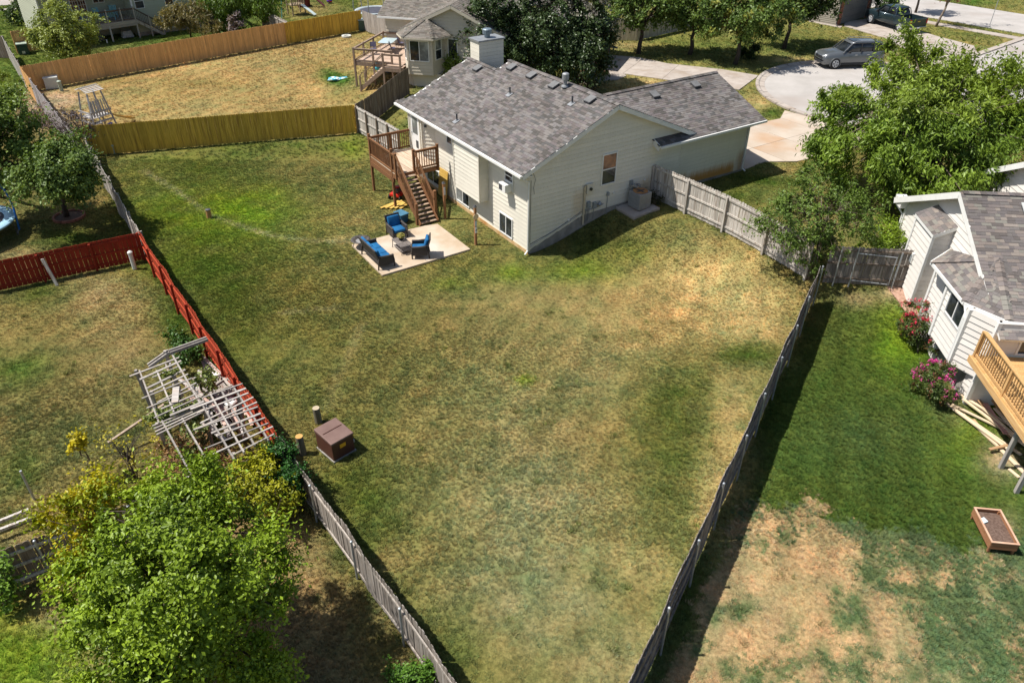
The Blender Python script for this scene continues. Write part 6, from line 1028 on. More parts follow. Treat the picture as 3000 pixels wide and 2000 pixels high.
e = thing('concrete_ring', 'small pale concrete ring lying on the dry lawn', 'ring', at_px(1015, 108)); MB().lathe((0, 0, 0), [(.28, 0), (.45, 0), (.45, .12), (.28, .12), (.28, .01)], 20).build('ring', OFFW, e)
e = thing('plastic_sheet', 'crumpled white plastic lying by the tan fence', 'plastic', at_px(592, 171)); MB().lathe((0, 0, .02), [(.5, 0), (.42, .08), (.2, .14), (.02, .1)], 9).build('sheet', WHITE, e)
GREYT = wood('old_timber', (.30, .22, .16), (.42, .33, .25), rand=.1, axis='x')
a, b = T(178, 239), T(256, 228); o = MB().box((0, 0, .09), (float(np.linalg.norm(b-a)), .26, .2)).build('timber_beam', GREYT, None, loc=tuple((a+b)/2), rz=math.atan2(*(b-a)[1::-1])); tag(o, 'old timber beam lying along the tan fence', 'beam')
e = tag(MB().box((0, 0, .04), (.5, .25, .08)).build('brick_pile', BRICK, None, loc=at_px(264, 227), rz=.3, bevel=.01), 'small orange brick slab by the tan fence', 'slab')
# leaning grey post on the red fence, pole and fallen rails by the brown fence
a = T(168, 836); o = MB().beam((0, 0, 0), (-.30, .12, 1.25), .14, .05, upv=(0, 1, 0)).build('leaning_post', SILVER, None, loc=tuple(a)); tag(o, 'weathered grey post leaning against the dark red fence', 'post')
a = T(100, 1460); o = MB().cyl((0, 0, -.1), (0, 0, 1.15), .035, n=10).build('steel_pole', STEEL, None, loc=tuple(a)); tag(o, 'bare steel pole on the lawn beyond the oak', 'pole')
for i, (pa, pb2) in enumerate((((-40, 1568), (95, 1513)), ((-40, 1592), (118, 1532)))):
    a, b = T(*pa), T(*pb2); o = MB().box((0, 0, .3), (float(np.linalg.norm(b-a)), .09, .09)).build('fallen_rail', SILVER, None, loc=tuple((a+b)/2), rz=math.atan2(*(b-a)[1::-1])); tag(o, 'pale wooden rail lying in the grass beside the brown fence', 'rail', 'rails beside the brown fence')
a, b = T(330, 1330), T(500, 1245); o = MB().beam((0, 0, .5), tuple((b-a)[:2])+(.9,), .09, .05).build('fallen_rail', GREYT, None, loc=tuple(a)); tag(o, 'long brownish rail sloping down from the pergola into the bare bush', 'rail')
# ring of bricks round the maple
mr_ = thing('brick_ring', 'low ring of edging bricks round the maple trunk', 'edging', at_px(203, 636))
for k in range(22): a = k*2*math.pi/22; MB().box((.72*math.cos(a), .72*math.sin(a), .05), (.2, .1, .12), rz=a+math.pi/2).build('brick', BRICK, mr_)
MB().cyl((0, 0, 0), (0, 0, .04), .66, n=20).build('mulch', pmat('mulch', (.07, .04, .025), (.14, .085, .055), scale=(14, 14, 14), rough=.95), mr_)
# ------------------------------------------------------------ play tower with slide
pt = thing('play_tower', 'weathered wooden play tower with a yellow slide behind the honey fence', 'playset', tuple(T(300, 393)), math.radians(58)); OG = wood('play_wood', (.38, .36, .34), (.54, .52, .50), rand=.12)
for x in (-.55, .55):
    for y in (-.55, .55): MB().beam((x*1.5, y*1.3, 0), (x*.85, y*.8, 2.75), .09, .09).build('leg', OG, pt)
for i in range(5): MB().beam((-.62, -.55+i*.14, 2.86+.05*i), (.62, -.55+i*.14, 2.86+.05*i), .13, .02).build('roof_board', OG, pt)
for i in range(4): MB().beam((-.62, .05+i*.14, 3.06-.05*i), (.62, .05+i*.14, 3.06-.05*i), .13, .02).build('roof_board', OG, pt)
for z in (.55, 1.0, 1.6): MB().beam((-.72, -.62, z), (.72, -.62, z), .03, .12).build('crossbar', OG, pt); MB().beam((-.74, -.6, z), (-.74, .6, z), .03, .12).build('crossbar', OG, pt)
for i in range(7): MB().box((-.62+i*.2, 0, 1.25), (.18, 1.15, .03)).build('platform_board', OG, pt)
for i in range(6): MB().beam((-.48+i*.19, -.6, 1.3), (-.45+i*.17, -.52, 2.3), .13, .02).build('wall_board', OG, pt)
for i in range(4): MB().beam((-.75, -.75-i*.14, .95-.26*i), (-.25, -.75-i*.14, .95-.26*i), .16, .03).build('ladder_rung', OG, pt)
for x in (-.75, -.25): MB().beam((x, -.62, 1.25), (x, -1.25, 0), .05, .1).build('ladder_side', OG, pt)
sl_ = MB(); pr = [(.6, .2, 1.25), (1.1, .3, .95), (1.8, .45, .55), (2.4, .55, .28), (2.8, .62, .2)]; YS = pmat('slide_yellow', (.62, .38, .10), (.70, .46, .15), rough=.4)
for (x0, y0_, z0), (x1, y1_, z1) in zip(pr[:-1], pr[1:]):
    sl_.add([(x0, y0_-.2, z0), (x1, y1_-.2, z1), (x1, y1_+.2, z1), (x0, y0_+.2, z0)], [(0, 1, 2, 3)])
    for s_ in (-.2, .2): sl_.beam((x0, y0_+s_, z0+.05), (x1, y1_+s_, z1+.05), .03, .12)
sl_.build('slide', YS, pt)
for x, zz, c in ((-.1, .55, 'swing_blue'), (.2, .75, 'swing_blue')): MB().box((x, -.9, zz), (.3, .2, .2)).build('toy', pmat(c, (.01, .06, .35), (.02, .1, .5), rough=.4), pt, bevel=.04)
# ------------------------------------------------------------ trampolines
def trampoline(label, c, r, h, padcol, poles, polecol):
    e = thing('trampoline', label, 'trampoline', c); PADM = pmat('pad_'+str(padcol[2]), padcol, tuple(min(1, k*1.3) for k in padcol), scale=(3, 3, 3), rough=.5); MB().lathe((0, 0, h), [(r*.78, 0), (r*.78, .03), (r, .05), (r*1.02, .0), (r, -.06)], 40).build('pad', PADM, e, smooth=True)
    MB().cyl((0, 0, h-.01), (0, 0, h+.012), r*.80, n=40).build('mat', pmat('tramp_mat', (.05, .05, .065), (.08, .08, .1), rough=.7), e)
    for k in range(4):
        a = k*math.pi/2+.45; p = lambda r_, a_, z_: (r_*math.cos(a_), r_*math.sin(a_), z_); MB().tube([p(r*.97, a-.22, h-.05), p(r*.97, a-.22, .05), p(r*.97, a+.22, .05), p(r*.97, a+.22, h-.05)], .025, 7).build('leg', DARKMETAL, e)
    for k in range(poles):
        a = k*2*math.pi/poles+.35; MB().tube([(r*math.cos(a), r*math.sin(a), .2), (r*1.06*math.cos(a), r*1.06*math.sin(a), h+.6), (r*1.02*math.cos(a), r*1.02*math.sin(a), h+1.4), (r*.9*math.cos(a), r*.9*math.sin(a), h+2.0)], .045, 8).build('net_pole', polecol, e)
    return e
tc_ = G(-95, 655, .85); trampoline('trampoline with pale blue pad and blue pole at the lawn edge', (tc_[0]-.1, tc_[1], 0), 2.1, .85, (.26, .42, .52), 4, pmat('pole_blue', (.01, .12, .42), (.02, .16, .5), rough=.4))
tc_ = G(1100, -2, 1.9); trampoline('trampoline with a light grey rim behind the grey fence', (tc_[0], tc_[1], float(terr(tc_[0], tc_[1]))), 2.2, .85, (.30, .34, .35), 6, GREYMETAL)
# ------------------------------------------------------------ collapsed pergola
PO = np.array([-8.92, 19.21, 0]); pa = np.array([.588, -.809, 0]); pq = np.array([-.809, -.588, 0]); PGW = wood('bleached_wood', (.24, .215, .195), (.42, .385, .35), rand=.3, axis='x', c3=(.34, .28, .23)); PGZ = wood('bleached_post', (.26, .23, .20), (.42, .38, .34), rand=.2)
pg = thing('pergola', 'collapsed bleached wooden pergola beside the red fence', 'pergola', tuple(PO)); L3 = lambda a, b, z: tuple(pa*a+pq*b+np.array([0, 0, z])); rp_ = random.Random(5)
for a, b, h in ((-2.9, 1.2, 2.3), (-2.8, 2.2, 2.0), (.3, 2.35, 1.9), (.2, .05, 2.0), (3.0, .0, 2.0), (3.1, 1.1, 1.95), (2.9, 2.3, 1.8), (.1, 1.1, 2.0), (-1.2, 2.3, 2.0)): MB().beam(L3(a+rp_.uniform(-.1, .1), b, -.05), L3(a+rp_.uniform(-.12, .12), b+rp_.uniform(-.12, .12), h), .09, .09, upv=(1, 0, 0)).build('post', PGZ, pg)
for a0, b0, z0, a1, b1, z1 in ((-3.05, -.15, 2.15, -2.9, 1.15, 2.2), (-2.9, -.15, 2.15, -2.75, 1.15, 2.2), (-2.95, 1.15, 2.2, -2.8, 1.9, 2.0), (-2.8, 1.15, 2.2, -2.65, 1.9, 2.0), (-2.75, 1.1, 2.1, .3, 1.12, 2.0), (-2.7, 2.2, 1.95, .35, 2.4, 1.9), (-2.3, 1.75, 1.98, .3, 1.9, 1.9), (-2.6, 1.4, 2.0, -.2, 1.6, 1.2), (.0, 0, 2.0, 3.15, .02, 2.0), (.1, .38, 2.0, 3.1, .42, 1.98), (.0, .72, 2.02, 3.2, .78, 1.98), (-.4, 1.08, 2.0, 3.3, 1.1, 1.95), (.3, 2.3, 1.9, 3.1, 2.25, 1.75), (.4, 1.75, 1.8, 3.2, 1.7, 1.7), (-2.0, .9, 1.2, -.4, 1.0, 2.0), (-2.7, 1.15, .2, -2.3, 1.3, 2.1), (-1.6, 1.3, 1.6, .2, 2.1, .3), (.2, .15, .1, .9, .5, 2.0)): MB().beam(L3(a0, b0, z0), L3(a1, b1, z1), .045, .10).build('beam', PGW, pg)
for i in range(11): a = -2.55+i*.29+rp_.uniform(-.05, .05); MB().beam(L3(a, 1.0+rp_.uniform(-.1, .15), 2.08), L3(a+rp_.uniform(-.2, .2), 2.45+rp_.uniform(-.5, .1), 2.02-.12*rp_.random()), rp_.choice((.04, .06, .09)), .03).build('slat', PGW, pg)
for i in range(11): a = .1+i*.29+rp_.uniform(-.04, .04); MB().beam(L3(a, -.25+rp_.uniform(-.1, .1), 2.07), L3(a+rp_.uniform(-.16, .16), 1.3+rp_.uniform(-.5, .4), 2.05-.1*rp_.random()), rp_.choice((.04, .055, .08)), .03).build('slat', PGW, pg)
for i in range(4): MB().beam(L3(.3+i*.1, 1.0, 1.95), L3(.35+i*.16, 2.6, 1.9), .05, .03).build('slat', PGW, pg)
MB().beam(L3(-.9, 1.5, 2.1), L3(-.2, 1.75, 2.05), .2, .02).build('loose_board', PGW, pg); MB().beam(L3(-2.5, -.2, .9), L3(-2.4, .5, .8), .05, .05).build('loose_board', PGW, pg); MB().beam(L3(-2.2, -.2, .8), L3(-2.1, .6, .6), .05, .05).build('loose_board', PGW, pg)
m0, m1 = T(600, 1100), T(690, 1240); dm = (m1-m0)[:2]; an0 = math.atan2(dm[1], dm[0])
PL2 = [wood('paint_peel_plank', (.36, .33, .30), (.58, .54, .50), rand=.25, axis='x', c3=(.36, .22, .17)), PGW, wood('reddish_plank', (.40, .25, .2), (.58, .42, .36), rand=.2, axis='x')]
pm = [MB().b2((-.9, -.065, 0), (.9, .065, .025)).mesh('plank', mm) for mm in PL2]
for i in range(34):
    t = rp_.random(); s = rp_.uniform(-.75, .75); c = m0[:2]+dm*(t*1.25-.1)+np.array([-dm[1], dm[0]])/np.hypot(*dm)*s; o = link('plank', pm[rp_.choice((0, 0, 1, 2))], None, (c[0], c[1], .02+.022*(i % 9)+.15*(1-abs(s))*rp_.random()), an0+rp_.uniform(-.28, .28)); o.rotation_euler[1] = rp_.uniform(-.05, .05); o.scale = (rp_.uniform(.6, 1.15), rp_.uniform(.8, 1.4), 1); tag(o, 'pale weathered plank in the heap under the pergola', 'plank', 'planks heaped under the pergola')
pd_ = thing('pallet', 'grey slatted pallet lying in the plank heap', 'pallet', tuple(T(655, 1160)), an0+.1)
for i in range(7): MB().b2((-.5, -.5+i*.15, .32), (.5, -.5+i*.15+.1, .345)).build('slat', GREYW, pd_)
for x in (-.45, 0, .45): MB().b2((x-.04, -.5, .22), (x+.04, .5, .319)).build('runner', GREYW, pd_)
for (px, py, lab) in ((632, 1120, 'crumpled white sheet on the far end of the plank heap'), (680, 1195, 'torn white tarpaulin in the middle of the plank heap')):
    o = MB().lathe((0, 0, .3), [(.24, 0), (.2, .04), (.12, .06), (.02, .04)], 7).build('tarpaulin', WHITE, None, loc=at_px(px, py)); tag(o, lab, 'tarpaulin')
# ------------------------------------------------------------ right plot: lumber, planter
LUM = [wood('pale_lumber', (.56, .43, .28), (.72, .58, .41), rand=.12, axis='x'), wood('pink_lumber', (.42, .22, .19), (.55, .33, .28), rand=.12, axis='x'), wood('brown_lumber', (.36, .21, .10), (.48, .31, .17), rand=.12, axis='x')]
LB = [((2768, 1182), (2990, 1335), 0, .05), ((2785, 1190), (3010, 1300), 0, .1), ((2800, 1160), (2985, 1275), 0, .16), ((2835, 1165), (2975, 1300), 2, .07), ((2880, 1195), (2940, 1285), 1, .22), ((2900, 1190), (2965, 1280), 2, .28), ((2820, 1215), (3020, 1400), 0, .04), ((2895, 1325), (2960, 1310), 2, .14), ((2930, 1320), (3030, 1420), 0, .05), ((2955, 1375), (2985, 1400), 0, .03), ((2850, 1230), (2900, 1290), 2, .03), ((2790, 1205), (2960, 1330), 0, .12), ((2815, 1180), (3000, 1320), 0, .2), ((2870, 1210), (3010, 1330), 0, .25), ((2860, 1180), (2925, 1260), 2, .18), ((2905, 1215), (2990, 1310), 0, .3)]
LBL = {0: 'pale lumber board in the pile beside the new pine deck', 1: 'pinkish board on top of the lumber pile', 2: 'brown board in the lumber pile under the deck'}
for (a, b, k, z) in LB:
    a, b = T(*a), T(*b); o = MB().box((0, 0, 0), (float(np.linalg.norm(b-a)), .1 if k != 1 else .16, .04)).build('lumber_board', LUM[k], None, loc=((a[0]+b[0])/2, (a[1]+b[1])/2, z), rz=math.atan2(*(b-a)[1::-1])); tag(o, LBL[k], 'board', 'boards in the lumber pile' if k != 1 else None)
q7 = lambda x, y: (2000+x/2.351, 1333+y/2.351); pa_, pb3, pc_ = T(*q7(2095, 665)), T(*q7(2262, 660)), T(*q7(1995, 462)); axx = unit((pb3-pa_)[:2]); wx = float(np.hypot(*(pb3-pa_)[:2])); ayy = unit((pc_-pa_)[:2]); ly = 1.28; sk = math.atan2(axx[1], axx[0])
pl_ = thing('planter_box', 'wooden raised planter box of dark soil on the grass', 'planter', (pa_[0], pa_[1], 0), math.atan2(ayy[1], ayy[0])-math.pi/2); PLW = wood('planter_wood', (.24, .105, .05), (.36, .18, .09), rand=.12, axis='x'); wx = .70
for x, y in ((.03, .03), (wx-.03, .03), (.03, ly-.03), (wx-.03, ly-.03)): MB().b2((x-.03, y-.03, 0), (x+.03, y+.03, .40)).build('leg', PLW, pl_)
for y in (-.012, ly+.012): 
    for z in (.16, .29): MB().b2((-.02, y-.012, z), (wx+.02, y+.012, z+.125)).build('side_board', PLW, pl_)
for x in (-.012, wx+.012):
    for z in (.16, .29): MB().b2((x-.012, .002, z), (x+.012, ly-.002, z+.125)).build('side_board', PLW, pl_)
for a, b in (((-.03, -.035, .416), (wx+.03, .025, .436)), ((-.03, ly-.025, .416), (wx+.03, ly+.035, .436)), ((-.03, .03, .416), (.02, ly-.03, .436)), ((wx-.02, .03, .416), (wx+.03, ly-.03, .436))): MB().b2(a, b).build('rim', pmat('rim_wood', (.50, .30, .2), (.6, .4, .28), scale=(3, 3, 3), rough=.8), pl_)
MB().b2((.005, .005, .2), (wx-.005, ly-.005, .30)).build('soil', pmat('soil', (.09, .055, .04), (.17, .115, .09), scale=(18, 18, 18), rough=.98, bump=.8), pl_)
o = MB().box((0, 0, .04), (.2, .17, .05), rx=.15).build('garden_glove', pmat('glove', (.55, .68, .72), (.7, .78, .8), scale=(6, 6, 6), rough=.7), None, loc=(pa_[0]+.22, pa_[1]+.86, .30), rz=.4, bevel=.02); tag(o, 'pale blue rag lying on the soil of the planter box', 'rag')
# ------------------------------------------------------------ beige house deck and lawn things
def ll(x, y, z): c, s = math.cos(LA), math.sin(LA); return (LO[0]+c*x-s*y, LO[1]+s*x+c*y, z)
gt = thing('glass_table', 'pale glass-topped table on the dry brown deck', 'table', ll(-3.3, 4.1, 2.485), LA+.1); MB().prism([(-.45, -.85, .70), (.45, -.85, .70), (.55, -.7, .70), (.55, .7, .70), (.45, .85, .70), (-.45, .85, .70), (-.55, .7, .70), (-.55, -.7, .70)], (0, 0, .02)).build('top', pmat('glass_top', (.42, .52, .54), (.5, .6, .62), rough=.12, spec=.6), gt)
for x in (-.42, .42):
    for y in (-.7, .7): MB().cyl((x, y, 0), (x*.95, y*.95, .70), .016, n=6).build('leg', GREYMETAL, gt)
for i, (x, y, r) in enumerate(((-3.9, 2.7, .4), (-2.6, 3.3, 1.9), (-2.6, 4.9, 2.4))):
    e = thing('folding_chair', ('mauve folding chair between the glass table and the deck railing', 'mauve folding chair between the glass table and the stair landing', 'mauve folding chair between the glass table and the house wall')[i], 'chair', ll(x, y, 2.485), LA+r, 'folding chairs on the brown deck')
    for sx in (-.22, .22): MB().tube([(sx, -.2, 0), (sx, .1, .42), (sx, .25, .85)], .012, 5).build('frame_tube', DARKMETAL, e); MB().tube([(sx, .22, 0), (sx, -.18, .43)], .012, 5).build('frame_tube', DARKMETAL, e)
    MB().b2((-.22, -.2, .41), (.22, .16, .43)).build('seat', pmat('chair_mauve', (.08, .075, .12), (.12, .11, .17), rough=.8), e); MB().prism([(-.22, .14, .5), (.22, .14, .5), (.22, .25, .84), (-.22, .25, .84)], (0, .01, .0)).build('back', MATS['chair_mauve'], e)
tw_ = thing('pool_towel', 'turquoise and white plastic pool sheet spread on green grass', 'pool toy', tuple(T(1000, 232)), .25); POOL = pmat('pool_print', (.05, .34, .48), (.75, .85, .86), scale=(3, 3, 3), rough=.4, c3=(.05, .08, .3), lo=.45, hi=.55)
MB().prism([(-1.1, -.35, .02), (-.3, -.45, .02), (.2, -.15, .02), (1.0, -.1, .02), (1.15, .25, .02), (.4, .4, .02), (-.2, .25, .02), (-.9, .2, .02)], (0, 0, .06)).build('sheet', POOL, tw_, bevel=.015); MB().lathe((-.6, -.1, .06), [(.4, 0), (.42, .08), (.3, .12), (.05, .05)], 12).build('fold', POOL, tw_)
for (px, py, lab, c) in ((1112, 207, 'turquoise striped inflatable leaning under the brown deck', (.05, .42, .55)), (1138, 212, 'bright blue inflatable toy under the brown deck', (.01, .17, .5))):
    o = MB().lathe((0, 0, .0), [(.1, 0), (.36, .1), (.42, .3), (.3, .52), (.08, .6)], 14).build('inflatable', pmat('infl_%d' % px, c, tuple(min(1, k*1.6+.1) for k in c), scale=(5, 5, 5), rough=.3), None, loc=at_px(px, py), smooth=True); tag(o, lab, 'pool toy')
# ------------------------------------------------------------ sage house deck
def ul_(x, y, z): c, s = math.cos(UA), math.sin(UA); return (UO[0]+c*x-s*y, UO[1]+s*x+c*y, z)
TQ = pmat('aqua_plastic', (.20, .46, .52), (.26, .54, .6), rough=.5)
for i, (x, y, r) in enumerate(((-.1, 1.9, .3), (1.2, 2.1, -.4), (.6, .9, 2.8), (-1.6, 1.0, 1.2))):
    e = thing('adirondack_chair', ('aqua slatted chair standing nearest the french doors', 'aqua slatted chair against the wall beside the deck stairs', 'aqua slatted chair at the front railing of the sage house deck', 'aqua slatted chair half hidden behind the yellow-green tree')[i], 'chair', ul_(x, y, zu), UA+r, 'aqua chairs on the sage house deck')
    for k in range(5): MB().beam((-.22+k*.11, .15, .3), (-.26+k*.13, .5, .98), .09, .02).build('back_slat', TQ, e)
    for k in range(4): MB().b2((-.26, -.3+k*.12, .33), (.26, -.3+k*.12+.1, .35)).build('seat_slat', TQ, e)
    for sx in (-.32, .32): MB().b2((sx-.06, -.35, .52), (sx+.06, .3, .54)).build('armrest', TQ, e); MB().b2((sx-.03, -.33, 0), (sx+.03, -.27, .52)).build('leg', TQ, e); MB().b2((sx-.03, .2, 0), (sx+.03, .26, .52)).build('leg', TQ, e)
e = thing('closed_umbrella', 'dark blue closed parasol at the deck corner of the sage house', 'umbrella', ul_(-3.3, 2.6, zu)); MB().cyl((0, 0, 0), (0, 0, 2.2), .025, n=8).build('pole', GREYMETAL, e); MB().lathe((0, 0, 1.2), [(.05, 0), (.14, .1), (.11, .7), (.02, 1.0)], 10).build('canopy', pmat('navy', (.008, .01, .035), (.015, .018, .05), rough=.8), e); MB().cyl((0, 0, 0), (0, 0, .08), .25, n=14).build('base', DARKMETAL, e)
for i, (x, y, r, lab) in enumerate(((-.9, 1.3, .5, 'dark covered crate under the sage house deck'), (1.6, 1.0, .6, 'crumpled grey tarpaulin under the sage house deck'))):
    o = MB().box((0, 0, r/2), (1.1, .7, r), taper=.7).build('stored_box', DARKMETAL if i == 0 else pmat('tarp_grey', (.3, .31, .31), (.5, .51, .5), scale=(6, 6, 6), rough=.6), None, loc=ul_(x, y, 0), rz=UA, bevel=.08); tag(o, lab, 'crate' if i == 0 else 'tarpaulin')
o = MB().cyl((0, 0, 0), (0, 0, .3), .06, n=10).build('white_jug', WHITE, None, loc=ul_(-.6, -.15, 0)); tag(o, 'small white container by the deck post', 'container')
# ------------------------------------------------------------ far play equipment
ps = thing('play_house', 'small wooden playhouse with green swing frame behind the far fence', 'playset', tuple(T(870, 42)), .7); PSW = wood('playhouse_wood', (.26, .19, .12), (.40, .31, .21), rand=.12); GP2 = pmat('green_play', (.02, .10, .08), (.03, .14, .11), rough=.5)
for x in (-.7, .7):
    for y in (-.6, .6): MB().b2((x-.05, y-.05, 0), (x+.05, y+.05, 2.6)).build('post', PSW, ps)
for i in range(8): MB().b2((-.7+i*.19, -.66, 1.0), (-.7+i*.19+.1, -.63, 1.7)).build('railing_slat', PSW, ps)
MB().b2((-.75, -.65, .95), (.75, .65, 1.02)).build('platform', PSW, ps); MB().b2((-.75, -.7, 1.68), (.75, -.6, 1.75)).build('rail', PSW, ps)
for s_ in (-1, 1): MB().beam((-1.4, 0, 2.3), (-2.2, s_*1.0, 0), .1, .1).build('swing_leg', GP2, ps)
MB().beam((-.7, 0, 2.35), (-1.9, 0, 2.35), .1, .1).build('swing_beam', GP2, ps); MB().beam((.4, -.66, 1.0), (1.1, -2.0, .1), .45, .05).build('slide', pmat('pale_slide', (.5, .58, .56), (.6, .68, .66), rough=.4), ps)
e = thing('red_slide', 'dark red slide leaning behind the far yellowish fence', 'slide', tuple(T(945, 20)), .3); MB().beam((-1.5, .3, 1.7), (.2, -.3, .1), .5, .06).build('chute', pmat('maroon', (.12, .02, .02), (.18, .035, .03), rough=.5), e); MB().beam((-1.5, .3, 1.7), (-1.5, .5, 0), .5, .06).build('support', MATS['maroon'], e); MB().b2((-2.6, .2, 0), (-1.5, 1.4, .9)).build('base', MATS['maroon'], e)
o = MB().lathe((0, 0, 0), [(.05, 0), (.3, .15), (.32, .35), (.2, .55), (.02, .62)], 14).build('toy_ball', pmat('toy_bluered', (.02, .08, .5), (.5, .02, .02), scale=(2, 2, 3), rough=.4, lo=.48, hi=.52), None, loc=at_px(966, 10), smooth=True); tag(o, 'blue and red toy near the dark red slide', 'toy')
# ------------------------------------------------------------ street things
sg = thing('street_sign', 'thin street sign post with green blades on the verge', 'sign', tuple(T(2900, 74))); MB().cyl((0, 0, -.1), (0, 0, 3.2), .03, n=8).build('pole', STEEL, sg); MB().box((0, 0, 3.1), (.75, .02, .2), rz=.7).build('blade', pmat('sign_green', (.01, .16, .14), (.015, .2, .17), rough=.5), sg); MB().box((0, 0, 3.32), (.7, .02, .18), rz=-.85).build('blade', MATS['sign_green'], sg)
tp_ = thing('teal_pot', 'teal glazed pot at the edge of the planted bed', 'pot', at_px(1732, 224)); MB().lathe((0, 0, 0), [(.16, 0), (.24, .05), (.32, .5), (.34, .52), (.28, .52)], 16).build('pot', pmat('teal_glaze', (.06, .42, .36), (.09, .5, .43), rough=.3), tp_, smooth=True); MB().cyl((0, 0, .46), (0, 0, .49), .28, n=14).build('soil', MATS['soil'], tp_)
o = MB().box((0, 0, .3), (.7, .3, .08)).build('bench_top', DARKMETAL, None, loc=at_px(1796, 150), rz=-.4); o.name = 'garden_bench'; tag(o, 'low dark bench at the corner of the brick wall', 'bench')
o = sheet('planting_bed', tp([(1660, 212), (1700, 205), (1770, 207), (1785, 216), (1760, 226), (1690, 228)]), pmat('bed_mulch', (.22, .11, .06), (.32, .18, .11), scale=(9, 9, 9), rough=.95), .03, 'reddish mulch bed beside the driveway', 'bed')
o = sheet('mulch_strip', tp([(2600, 842), (2650, 838), (2672, 880), (2700, 935), (2660, 925), (2630, 880)]), pmat('red_mulch', (.30, .17, .12), (.42, .27, .2), scale=(9, 9, 9), rough=.95), .02, 'reddish mulch strip below the white chimney box', 'bed')
# ================================================================== turf blades
tb = MB(); rr = random.Random(3)
for k in range(15):
    a = rr.uniform(0, 6.283); r0_ = rr.uniform(0, .045); l_ = rr.uniform(.035, .075); an = rr.uniform(0, 6.283); lean_ = rr.uniform(.3, 1.1); wd = rr.uniform(.006, .011)
    bx_, by_ = r0_*math.cos(a), r0_*math.sin(a); tx, ty = math.cos(an)*l_*math.sin(lean_), math.sin(an)*l_*math.sin(lean_); sx_, sy_ = -math.sin(an)*wd, math.cos(an)*wd
    tb.add([(bx_-sx_, by_-sy_, -.01), (bx_+sx_, by_+sy_, -.01), (bx_+tx, by_+ty, l_*math.cos(lean_)+.004)], [(0, 1, 2)])
m, n, p = nodes('grass_blade'); a = N(n, 'ShaderNodeAttribute', _attribute_name='gcol', _attribute_type='INSTANCER'); n.links.new(a.outputs['Color'], p.inputs['Base Color']); p.inputs['Roughness'].default_value = .8; p.inputs['Specular IOR Level'].default_value = .08
tr = N(n, 'ShaderNodeBsdfTranslucent'); n.links.new(a.outputs['Color'], tr.inputs[0]); ms = N(n, 'ShaderNodeMixShader', Fac=.25); n.links.new(p.outputs[0], ms.inputs[1]); n.links.new(tr.outputs[0], ms.inputs[2]); n.links.new(ms.outputs[0], n.nodes['Material Output'].inputs[0])
tuft_me = tb.mesh('grass_tuft', m)
def tufts(n_, ymax, smin, smax, seed, ymin=6):
    r = np.random.default_rng(seed); 
    Y = ymin+(ymax-ymin)*r.random(n_)**.8; X = (r.random(n_)*2-1)*(0.72*np.hypot(Y, 17)+2)
    ok = np.ones(n_, bool)
    for poly in EXCL: ok &= ~pip(X, Y, poly)
    X, Y = X[ok], Y[ok]; c = ground_tint(X+r.normal(0, .11, len(X)), Y+r.normal(0, .11, len(X))); v = r.random((len(X), 1)); c = c*(.78+.55*v)*(1+(r.random((len(X), 1))-.5)*np.array((.25, .0, -.2)))
    green = (c[:, 1] > c[:, 0]*1.05); s = (smin+(smax-smin)*r.random(len(X)))*(1+.35*green)
    return X, Y, c, s
sets = [tufts(300000, 44, .65, 1.25, 1), tufts(110000, 95, 1.1, 2.0, 2, ymin=40)]
rw = np.random.default_rng(8)
fX, fY = [], []
for a_, b_ in FLINES:
    L_ = np.hypot(*(b_-a_)); k_ = int(L_*16); t_ = rw.random(k_); nn_ = np.array([-(b_-a_)[1], (b_-a_)[0]])/L_; o_ = rw.normal(0, .13, k_); fX.append(a_[0]+(b_-a_)[0]*t_+nn_[0]*o_); fY.append(a_[1]+(b_-a_)[1]*t_+nn_[1]*o_)
for k_ in range(420):                                            # scattered weeds and coarse clumps
    y_ = rw.uniform(9, 48); x_ = rw.uniform(-.68, .68)*math.hypot(y_, 17); m_ = rw.integers(3, 9); s_ = rw.uniform(.04, .16); fX.append(x_+rw.normal(0, s_, m_)); fY.append(y_+rw.normal(0, s_, m_))
fX = np.concatenate(fX); fY = np.concatenate(fY); ok_ = np.ones(len(fX), bool)
for poly in EXCL: ok_ &= ~pip(fX, fY, poly)
fX, fY = fX[ok_], fY[ok_]; gt_ = ground_tint(fX, fY); gm = rw.random((len(fX), 1)); fC = gt_*(1-.75*gm)+np.array([.085, .135, .02])*(.6+.8*rw.random((len(fX), 1)))*.75*gm
sets.append((fX, fY, fC, rw.uniform(1.1, 2.3, len(fX))))
X = np.concatenate([k[0] for k in sets]); Y = np.concatenate([k[1] for k in sets]); C = np.concatenate([k[2] for k in sets]); S = np.concatenate([k[3] for k in sets])
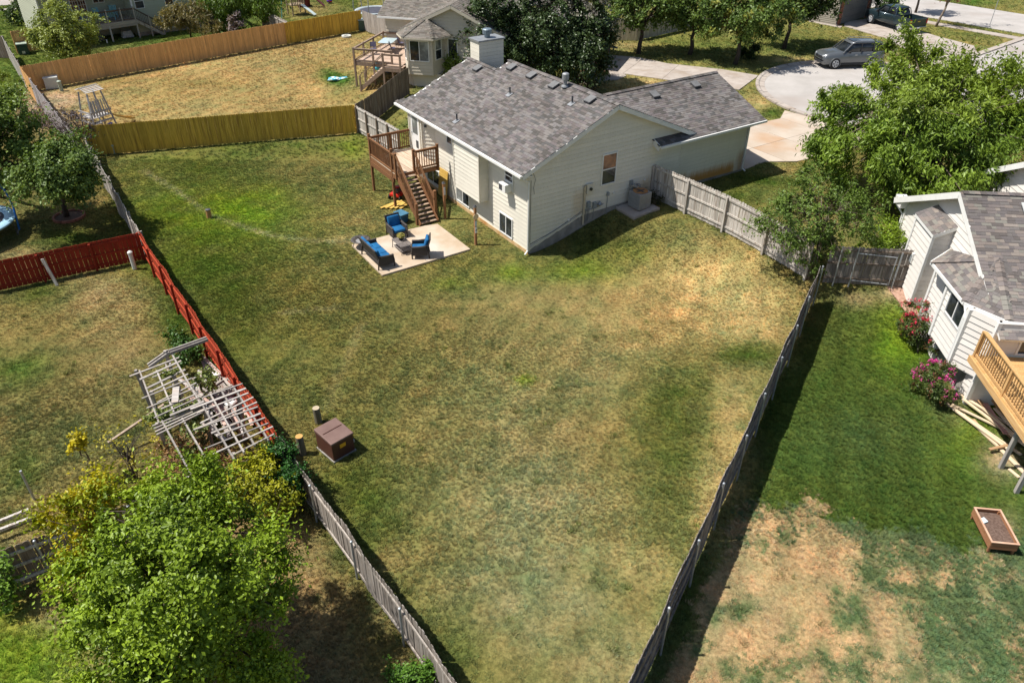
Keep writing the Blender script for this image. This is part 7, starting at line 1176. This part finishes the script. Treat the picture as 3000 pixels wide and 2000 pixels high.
me = bpy.data.meshes.new('grass'); me.vertices.add(len(X)); me.vertices.foreach_set('co', np.stack([X, Y, terr(X, Y)-.035], -1).ravel())
at = me.attributes.new('gcol', 'FLOAT_COLOR', 'POINT'); at.data.foreach_set('color', np.c_[np.clip(C*1.15, 0, .9), np.ones(len(X))].astype(np.float32).ravel())
at = me.attributes.new('gs', 'FLOAT', 'POINT'); at.data.foreach_set('value', S.astype(np.float32)); at = me.attributes.new('gr', 'FLOAT', 'POINT'); at.data.foreach_set('value', (np.random.default_rng(5).random(len(X))*6.283).astype(np.float32))
grass = tag(link('grass', me), 'short lawn grass, dry and green blades mixed', 'grass', kind='stuff')
ng = bpy.data.node_groups.new('scatter_turf', 'GeometryNodeTree'); ng.interface.new_socket('Geometry', in_out='INPUT', socket_type='NodeSocketGeometry'); ng.interface.new_socket('Geometry', in_out='OUTPUT', socket_type='NodeSocketGeometry')
gi = ng.nodes.new('NodeGroupInput'); go = ng.nodes.new('NodeGroupOutput'); m2p = ng.nodes.new('GeometryNodeMeshToPoints'); ip = ng.nodes.new('GeometryNodeInstanceOnPoints')
tuft_ob = bpy.data.objects.new('grass_tuft', tuft_me)
oi_ = ng.nodes.new('GeometryNodeObjectInfo'); oi_.inputs['Object'].default_value = tuft_ob; oi_.inputs['As Instance'].default_value = True
def na(nm, tp): q = ng.nodes.new('GeometryNodeInputNamedAttribute'); q.data_type = tp; q.inputs['Name'].default_value = nm; return q.outputs['Attribute']
cx = ng.nodes.new('ShaderNodeCombineXYZ'); ng.links.new(na('gr', 'FLOAT'), cx.inputs['Z'])
ng.links.new(gi.outputs[0], m2p.inputs['Mesh']); ng.links.new(m2p.outputs[0], ip.inputs['Points']); ng.links.new(oi_.outputs['Geometry'], ip.inputs['Instance']); ng.links.new(cx.outputs[0], ip.inputs['Rotation']); ng.links.new(na('gs', 'FLOAT'), ip.inputs['Scale']); ng.links.new(ip.outputs[0], go.inputs[0])
md = grass.modifiers.new('scatter', 'NODES'); md.node_group = ng
